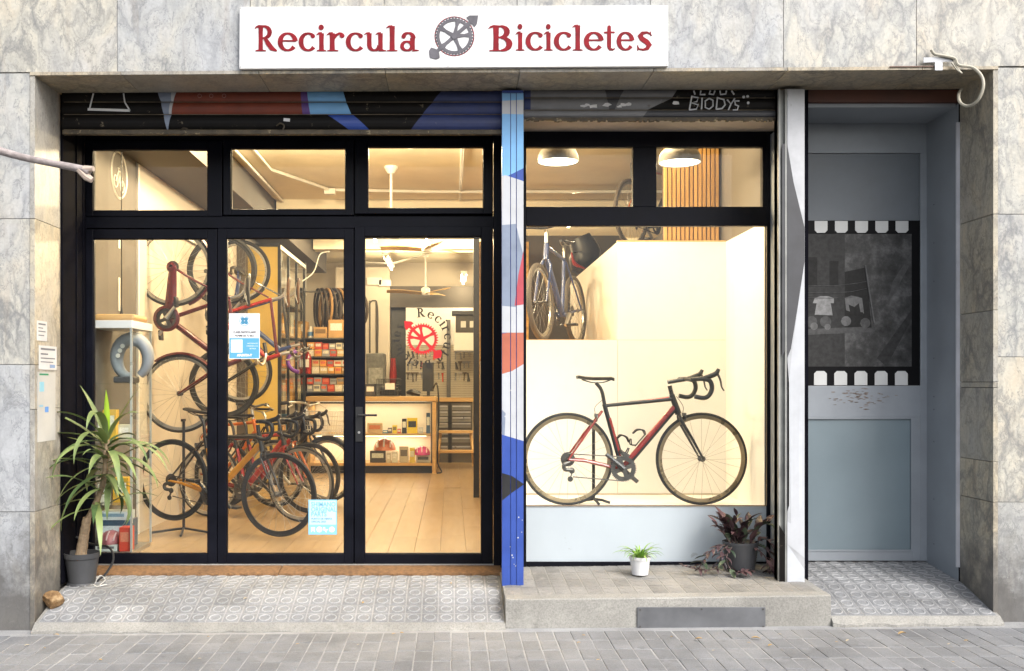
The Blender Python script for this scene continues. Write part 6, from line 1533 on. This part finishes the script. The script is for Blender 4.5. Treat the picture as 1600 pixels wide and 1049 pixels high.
# bicycles behind and above the display box
a = math.atan2(-.92, -.39)
bike('blue bicycle facing the street above the left part of the display box', pose((PX(845, 2.3) + .41, 2.3 + .975, 1.845 + .33), a, R(3)), 'city', (FBLUE, FBLUE, FBLUE), R_=.33, tw=.045, rim=RIMS, tyre=M('tyre_grey', (.10, .085, .07), .7), bar='flat')
a = math.atan2(.78, .62)
bike('bicycle hanging high under the ceiling behind the wood slats pane', pose((1.72, 3.45, 3.12), a), 'city', (CARB, FORA, BLK), R_=.33, tw=.035, rim=RIMS, tyre=M('tyre_tan', (.16, .13, .10), .7), bar='flat')
hg = thing('ceiling_hook', 'two steel hooks holding the bicycle up under the ceiling', 'hook', (2.0, 3.9, ZC))
for u in (0.0, .9): MB().tube(cr([(1.72 + .62 * u, 3.45 + .78 * u, ZC), (1.72 + .62 * u, 3.45 + .78 * u, 3.5), (1.74 + .62 * u, 3.48 + .78 * u, 3.42)], 3), .008, 6).build('hook', STEEL, hg)

# ------------------------------------------------------------------ plants
def leaf(mb, base, az, el, L_, w, droop, n=9, fold=.25, twist=0.0):
    p = Vector(base); b = len(mb.v)
    for i in range(n + 1):
        t = i / n; e = el - droop * t ** 1.3
        d = Vector((math.cos(az) * math.cos(e), math.sin(az) * math.cos(e), math.sin(e)))
        side = Vector((-math.sin(az), math.cos(az), 0)); up = side.cross(d) * -1
        side = side * math.cos(twist * t) + up * math.sin(twist * t)
        ww = w * (min(1, .35 + 2.2 * t) if t < .3 else 1) * max(.02, (1 - ((t - .3) / .7) ** 2.2 if t > .3 else 1))
        mb.v += [tuple(p + side * ww / 2 + up * fold * ww / 2), tuple(p - Vector((0, 0, .0008))), tuple(p - side * ww / 2 + up * fold * ww / 2)]
        p = p + d * (L_ / n)
    for i in range(n):
        k = b + i * 3; mb.face((k, k + 1, k + 4, k + 3)); mb.face((k + 1, k + 2, k + 5, k + 4))
    return mb
def pot(parent, c, rt, rb, h, mat, rim=True, ribs=False):
    pr = [(rb, 0), (rt * .93, h * .8), (rt * .93, h * .82), (rt, h * .84), (rt * 1.02, h), (rt * .95, h), (rt * .9, h * .86)]
    MB().lathe(pr, c, n=36).build('pot', mat, parent, smooth=True)
    MB().lathe([(rt * .9, h * .84), (rt * .5, h * .87), (0, h * .88)], c, n=20).build('soil', SOIL, parent)
yp = (-2.413, .47, .185)
yu = thing('potted_yucca', 'tall potted yucca with long arching green leaves by the left doorway', 'plant', yp)
pot(yu, yp, .112, .082, .205, POT)
MB().lathe([(.095, -.012), (.09, .0)], (yp[0], yp[1], yp[2] + .012), n=24).build('pot_base', POT, yu)
tk = cr([(yp[0] - .01, yp[1], yp[2] + .16), (yp[0] + .012, yp[1], yp[2] + .3), (yp[0] + .035, yp[1] - .005, yp[2] + .43)], 5)
MB().tube(tk, [.036 - .0010 * i + .0022 * (i % 2) for i in range(len(tk))], 12).build('trunk', BARK, yu)
tk2 = cr([(yp[0] + .03, yp[1], yp[2] + .41), (yp[0] + .09, yp[1] - .01, yp[2] + .52), (yp[0] + .15, yp[1] - .02, yp[2] + .68), (yp[0] + .17, yp[1] - .02, yp[2] + .94)], 5)
MB().tube(tk2, [.017 + .002 * (i % 2) for i in range(len(tk2))], 10).build('stem', BARK, yu)
random.seed(21)
top = Vector((yp[0] + .17, yp[1] - .02, yp[2] + .94))
k = 0
for ring in range(28):
    t = ring / 27; base = top + Vector((rnd(-.012, .012), rnd(-.012, .012), -.30 + .31 * t)); az = ring * 2.399 + rnd(-.25, .25)
    back = math.sin(az) > .25
    el = R(-25 + 75 * t + rnd(-12, 14)); L_ = rnd(.36, .54) * (1 - .25 * abs(t - .5)) * (.62 if back else 1) ; dr_ = R(rnd(75, 135) - 40 * t)
    leaf(MB(), base, az, el, L_, rnd(.038, .050), dr_, 10, rnd(.15, .4), rnd(-.5, .5)).build('leaf', YUC, yu, smooth='all')
for ring in range(19):
    t = ring / 18; base = top + Vector((rnd(-.03, .02) - .06 * (1 - t), rnd(-.012, .012), -.47 + .40 * t)); az = ring * 2.399 + rnd(-.25, .25)
    if math.sin(az) > .5: az = -az
    leaf(MB(), base, az, R(rnd(-15, 40)), rnd(.34, .50), rnd(.034, .046), R(rnd(40, 95)), 10, rnd(.15, .4), rnd(-.5, .5)).build('leaf', YUC, yu, smooth='all')
for az, el, L_, w, dr_ in ((R(185), 40, .50, .045, 25), (R(200), 20, .48, .046, 40), (R(150), 62, .46, .045, 18), (R(-10), 62, .44, .042, 10), (R(-35), 30, .5, .048, 110), (R(-60), 10, .5, .05, 100), (R(-100), 40, .52, .05, 140), (R(-90), 70, .5, .055, 150), (R(-15), 20, .52, .046, 95), (R(230), 10, .5, .05, 105)):
    leaf(MB(), top + Vector((0, 0, rnd(-.08, 0))), az, R(el), L_, w, R(dr_), 11, .3, rnd(-.3, .3)).build('leaf', YUC, yu, smooth='all')
leaf(MB(), top, R(-80), R(86), .33, .04, R(4), 8, .7).build('new_leaf', YUCN, yu, smooth='all')
cbl = tag(MB().tube(cr([(yp[0] - .09, .6, .47), (yp[0] + .0, .62, .42), (yp[0] + .13, .6, .40), (yp[0] + .175, .56, .33), (yp[0] + .15, .5, .25), (yp[0] + .1, .46, .2)], 6), .008, 7).build('power_cable', BLK, loc=(yp[0] + .1, .5, .2), smooth=True), 'black cable looping behind the charcoal yucca pot', 'cable')
tag(MB().tube(cr([(yp[0] + .11, .40, .20), (yp[0] + .14, .41, .25), (yp[0] + .17, .42, .22), (yp[0] + .15, .38, .194), (yp[0] + .19, .39, .197), (yp[0] + .14, .36, .19), (yp[0] + .11, .37, .2)], 5), .0016, 5).build('wire_coil', FWHITE, loc=(yp[0] + .15, .39, .2)), 'small coil of white wire on the tiles by the yucca pot', 'wire')

sp0 = (PX(1000, .50), .50, .2015 + .027 + ptop(PX(1000, .5)))
sp_ = thing('spider_plant', 'small grassy green plant in a white pot under the display window', 'plant', sp0)
pot(sp_, sp0, .070, .052, .118, SIGNW)
random.seed(5)
for k in range(44):
    az = k * 2.399; base = (sp0[0] + .02 * math.cos(az), sp0[1] + .02 * math.sin(az), sp0[2] + .1)
    L_ = rnd(.11, .17) * (1.25 if k in (4, 9, 17, 26) else 1) * (.8 if math.sin(az) > .6 else 1)
    leaf(MB(), base, az + rnd(-.2, .2), R(rnd(45, 85)), L_, rnd(.009, .014), R(rnd(70, 150)), 8, .3, rnd(-.4, .4)).build('leaf', SPID, sp_, smooth='all')

pp = (PX(1157, .60), .60, .2015 + .033 + ptop(PX(1157, .6)))
pu = thing('purple_trailing_plant', 'purple leaved trailing plant in a dark ribbed pot by the window corner', 'plant', pp)
pr = [(.088, 0)] + [(.092 + .0012 * i + (.0022 if i % 2 else 0), .006 + .0085 * i) for i in range(20)] + [(.118, .178), (.118, .186), (.108, .186), (.1, .17)]
MB().lathe(pr, pp, n=40).build('pot', POT, pu, smooth=True); MB().lathe([(.104, .165), (0, .172)], pp, n=18).build('soil', SOIL, pu)
random.seed(12)
def shoot(pts, n_leaf, Lr, mat=PURL, end=True):
    c = cr(pts, 5); MB().tube(c, [.0045 - .002 * i / len(c) for i in range(len(c))], 6).build('stem', M('purple_stem', (.11, .07, .065), .6), pu, smooth='all')
    for i in range(n_leaf):
        q = c[min(len(c) - 1, int((i + 1) * (len(c) - 1) / n_leaf))]; d = (c[min(len(c) - 1, int((i + 1) * (len(c) - 1) / n_leaf))] - c[max(0, int((i + 1) * (len(c) - 1) / n_leaf) - 1)]).normalized()
        az = math.atan2(d.y, d.x) + (1.0 if i % 2 else -1.0) + rnd(-.4, .4); 
        el = math.asin(max(-1, min(1, d.z))) * .6 + rnd(-.1, .5)
        L_ = rnd(*Lr)
        if math.sin(az) > .5 and q.y > .62: L_ *= .6
        leaf(MB(), q, az, el, L_, L_ * rnd(.33, .46), R(rnd(10, 70)), 6, .35, rnd(-.5, .5)).build('leaf', PURL if random.random() < .8 else GRNL, pu, smooth='all')
P_ = Vector(pp)
def v3(dx, dy, dz): return P_ + Vector((dx, dy, dz))
for s in range(9):
    a = rnd(0, 6.28); r0 = rnd(.0, .07); h = rnd(.07, .18); out = rnd(.05, .16)
    shoot([v3(r0 * math.cos(a), r0 * math.sin(a) * .6, .16), v3((r0 + out * .5) * math.cos(a), (r0 + out * .4) * math.sin(a) * .6, .16 + h * .7), v3((r0 + out) * math.cos(a), (r0 + out * .5) * math.sin(a) * .5, .16 + h)], 9, (.08, .13))
shoot([v3(-.07, -.02, .17), v3(-.13, -.03, .26), v3(-.18, -.03, .31)], 8, (.07, .12)); shoot([v3(-.03, 0, .17), v3(-.04, 0, .28), v3(-.03, -.01, .36)], 9, (.06, .11)); shoot([v3(.06, 0, .17), v3(.12, -.02, .28), v3(.17, -.02, .31)], 8, (.06, .11))
shoot([v3(-.09, -.05, .17), v3(-.15, -.08, .13), v3(-.17, -.1, .05), v3(-.22, -.12, .02), v3(-.33, -.12, .025), v3(-.42, -.12, .05)], 18, (.05, .09))
shoot([v3(-.07, -.07, .17), v3(-.13, -.13, .10), v3(-.10, -.15, .015), v3(-.05, -.17, .01), v3(0, -.18, .02)], 15, (.05, .09))
shoot([v3(-.10, -.03, .17), v3(-.2, -.06, .14), v3(-.26, -.08, .08), v3(-.30, -.1, .03)], 12, (.05, .1))
shoot([v3(.09, -.03, .17), v3(.16, -.05, .14), v3(.19, -.07, .05), v3(.18, -.08, .015)], 13, (.05, .09)); shoot([v3(.06, -.08, .17), v3(.13, -.12, .1), v3(.14, -.13, .02), v3(.2, -.12, .015)], 12, (.05, .08)); shoot([v3(.08, 0, .17), v3(.17, -.01, .2), v3(.22, -.03, .12)], 10, (.05, .1))

# ------------------------------------------------------------------ street side odds and ends
random.seed(3)
def rock(c, sx, sy, sz, seed):
    bm = bmesh.new(); bmesh.ops.create_icosphere(bm, subdivisions=3, radius=1)
    rs = random.Random(seed); pl_ = [Vector((rs.uniform(-1, 1), rs.uniform(-1, 1), rs.uniform(-1, 1))).normalized() for _ in range(14)]; ds = [rs.uniform(.55, .85) for _ in pl_]
    for v in bm.verts:
        for n_, d_ in zip(pl_, ds):
            q = v.co.dot(n_)
            if q > d_: v.co -= n_ * (q - d_)
        v.co *= 1 + rs.uniform(-.03, .03)
    mb = MB(); mb.v = [(c[0] + v.co.x * sx, c[1] + v.co.y * sy, c[2] + v.co.z * sz) for v in bm.verts]
    for f in bm.faces: mb.face([v.index for v in f.verts])
    bm.free(); return mb
import bmesh
m_, N_, L_, p_ = nt('rock_brown'); tc_ = N_.new('ShaderNodeTexCoord'); n_ = node(N_, 'ShaderNodeTexNoise', Scale=18.0, Detail=7.0, Roughness=.7); L_.new(tc_.outputs['Object'], n_.inputs['Vector'])
r_ = ramp(N_, [(.3, (.06, .035, .015)), (.5, (.21, .12, .05)), (.62, (.36, .25, .13)), (.75, (.5, .4, .28))]); L_.new(n_.outputs['Fac'], r_.inputs['Fac']); L_.new(r_.outputs['Color'], p_.inputs['Base Color']); p_.inputs['Roughness'].default_value = .85
b_ = node(N_, 'ShaderNodeBump', Strength=.6, Distance=.01); L_.new(n_.outputs['Fac'], b_.inputs['Height']); L_.new(b_.outputs['Normal'], p_.inputs['Normal'])
rc = (PX(86, .12), .12, .155)
tag(rock(rc, .083, .07, .062, 4).build('stone', m_, loc=rc), 'brown rough stone wedged at the foot of the left jamb', 'stone')
# dry leaves
lm = [M('dry_leaf_%s' % n, c, .7, var=.3, vs=30) for n, c in (('tan', (.42, .28, .12)), ('ochre', (.5, .3, .05)), ('pale', (.5, .42, .28)))]
spots = [(89, 993, 0, 11), (158, 1031, 1, 7), (42, 1010, 2, 7), (70, 1014, 0, 5), (312, 1030, 2, 6), (326, 996, 0, 5), (465, 1008, 1, 6), (560, 1009, 2, 5), (616, 992, 0, 7), (628, 990, 1, 6), (905, 1006, 0, 7), (912, 994, 1, 6), (935, 1032, 1, 6), (1092, 1000, 0, 12), (1182, 998, 0, 15), (1170, 1005, 1, 6), (1205, 1010, 1, 9), (1218, 992, 2, 6), (1308, 1004, 1, 6), (1326, 1003, 2, 8), (1411, 992, 0, 14), (1510, 1002, 1, 7), (1484, 1008, 2, 6), (1490, 1035, 1, 5), (1115, 1018, 2, 5), (1050, 996, 1, 5)]
names_ = ['beside the left pier', 'at the lower left corner of the pavement', 'at the far left of the pavement', 'just right of the leaf at the far left', 'in front of the left glass door', 'under the left glass door mat', 'in front of the middle door', 'in front of the mullion beside the handle', 'against the ramp under the right glass door', 'touching the ramp edge under the handle door', 'in front of the white potted plant', 'near the left end of the steel plate', 'out on the pavement below the steel plate', 'curled, in front of the middle of the steel plate', 'long, near the right end of the steel plate', 'just below the long leaf by the steel plate', 'right of the steel plate on the pavement', 'at the foot of the step right of the steel plate', 'in front of the left end of the right hand ramp', 'right of the ochre leaf by the right ramp', 'large, in front of the blue grey door', 'before the right pier', 'left of the leaf before the right pier', 'at the lower right corner of the pavement', 'out on the pavement under the steel plate right half', 'small, by the step under the purple plant']
for (px, py, c, s), nm in zip(spots, names_):
    y = -.3
    for _ in range(6):
        z = gz(PX(px, y)) + .006; y = (H - z) * F / (py - CY) - D
    y = min(y, -.115); x = PX(px, y); L_ = s / S(y)
    mb = MB(); leaf(mb, (x - L_ / 2, y, z + .004), rnd(-.6, .6), R(rnd(8, 25)), L_, L_ * rnd(.35, .6), R(rnd(30, 60)), 5, rnd(-.3, .6))
    tag(mb.build('dry_leaf', lm[c], loc=(x, y, z), smooth='all'), '%s fallen leaf %s' % (('tan', 'ochre', 'pale')[c], nm), 'leaf', 'fallen leaves on the pavement')
for k, (x, y, c, l) in enumerate(((-1.3, .2, 2, 'pale leaf scrap on the ramp tiles before the left doors'), (-.55, .15, 1, 'ochre leaf scrap on the ramp tiles before the middle doors'), (.0, .42, 0, 'tan leaf scrap on the tiles near the blue post'))):
    z = .055 + (y + .05) * .31 + .012 if y < .338 else .195
    tag(leaf(MB(), (x, y, z), rnd(0, 3), R(15), .03, .014, R(40), 4).build('leaf_scrap', lm[c], loc=(x, y, z)), l, 'leaf', 'leaf scraps on the ramp')
for k in range(26):
    pass
# loose cable and bracket at the top right
cbk = thing('cable_bracket', 'pale metal bracket plate on the lintel holding the loose cable', 'bracket', W(1468, 98, -.02))
mb = MB(); mb.prism([W(a, b, -.030) for a, b in ((1443, 98), (1490, 96), (1491, 89), (1443, 90))], .006); mb.prism([W(a, b, -.0305) for a, b in ((1461, 110), (1473, 110), (1473, 97), (1461, 97))], .0065); mb.build('plate', GALV, cbk)
MB().tube([W(1390, 104.5, -.018), W(1462, 104, -.018)], .004, 6).build('line', M('cable_brown', (.2, .13, .1), .6), cbk)
cbt = thing('loose_cable', 'thick beige cable end curling down from the lintel corner', 'cable', W(1500, 110, -.04))
CAB = M('cable_beige', (.42, .39, .31), .55, var=.2)
MB().tube(cr([W(1455, 78, -.03), W(1461, 85, -.034), W(1478, 88, -.04), W(1492, 92, -.04), W(1498, 102, -.045), W(1520, 106, -.06), W(1534, 120, -.08), W(1536, 138, -.09), W(1527, 158, -.06), W(1512, 166, 0), W(1500, 160, .06), W(1498, 148, .12), W(1502, 140, .2)], 6), .0095, 8).build('cable', CAB, cbt, smooth=True)
MB().tube(cr([W(1490, 93, -.038), W(1494, 104, -.04), W(1503, 115, -.045)], 4), .005, 6).build('frayed_strand', CAB, cbt)
MB().tube(cr([W(1487, 98, -.038), W(1494, 108, -.042), W(1502, 114, -.047)], 4), .0045, 6).build('frayed_strand', CAB, cbt)
# the bare twig reaching in from the left
BRK = M('twig_bark', (.30, .26, .25), .8, var=.3, vs=25, bump=.5)
tw = thing('bare_branch', 'bare pale grey branch reaching in from the left in front of the wall', 'branch', W(0, 238, -1.6))
yw = -1.6; pts = [(-8.0, yw - .3, 3.9), (-6.2, yw - .1, 3.55), (-4.6, yw + .1, 3.22), W(-160, 190, yw + .05), W(-60, 218, yw), W(0, 236, yw), W(40, 247, yw), W(90, 257, yw), W(125, 264, yw), W(140, 270, yw)]
MB().tube(cr(pts, 5), [.06, .048, .036, .026, .021, .018, .016, .016, .017, .020], 10).build('limb', BRK, tw, smooth=True)
MB().tube([W(122, 263, yw), W(136, 277, yw), W(144, 282, yw)], [.016, .018, .013], 8).build('stub', M('cut_wood', (.5, .4, .33), .8, var=.2), tw, smooth=True); MB().tube([W(132, 265, yw), W(146, 264, yw - .01)], [.018, .012], 8).build('stub', M('cut_wood', (.5, .4, .33), .8, var=.2), tw, smooth=True)
tkx = Vector(pts[0])
# papers on the left jamb
def paper(z0, z1, y0, y1, label, marks):
    t = thing('paper_notice', label, 'notice', (XL + .002, (y0 + y1) / 2, z0), 'paper notices on the left jamb')
    B(XL + .0006, XL + .0022, y0, y1, z0, z1).build('sheet', M('paper_pale', (.58, .585, .59) if len(marks) != 4 or marks[0][4] == ink else (.46, .46, .45), .7, var=.08), t)
    for (a, b, c, d_, col) in marks: B(XL + .0023, XL + .003, y0 + (y1 - y0) * a, y0 + (y1 - y0) * b, z0 + (z1 - z0) * c, z0 + (z1 - z0) * d_).build('print_block', M('paper_print', col, .7), t)
ink = (.16, .17, .2)
paper(PZ(533, .1), PZ(502, .1), .02, .17, 'small white notice highest on the left marble jamb', [(.15, .85, .8, .88, ink), (.15, .6, .62, .67, ink), (.15, .85, .45, .5, ink), (.15, .7, .25, .3, ink)])
paper(PZ(578, .2), PZ(541, .2), .05, .32, 'white lettered notice in the middle of the left marble jamb', [(.1, .9, .82, .9, ink), (.1, .5, .62, .68, ink), (.1, .9, .45, .5, ink), (.1, .8, .3, .34, ink), (.6, .9, .08, .22, (.2, .3, .5))])
paper(PZ(689, .2), PZ(582, .2), .03, .30, 'long pale torn notice with a green strip lowest on the left jamb', [(.1, .6, .955, .98, (.03, .25, .12)), (.1, .35, .72, .86, (.25, .5, .62)), (.4, .6, .42, .5, (.1, .25, .6)), (.1, .3, .5, .53, (.25, .45, .6))])
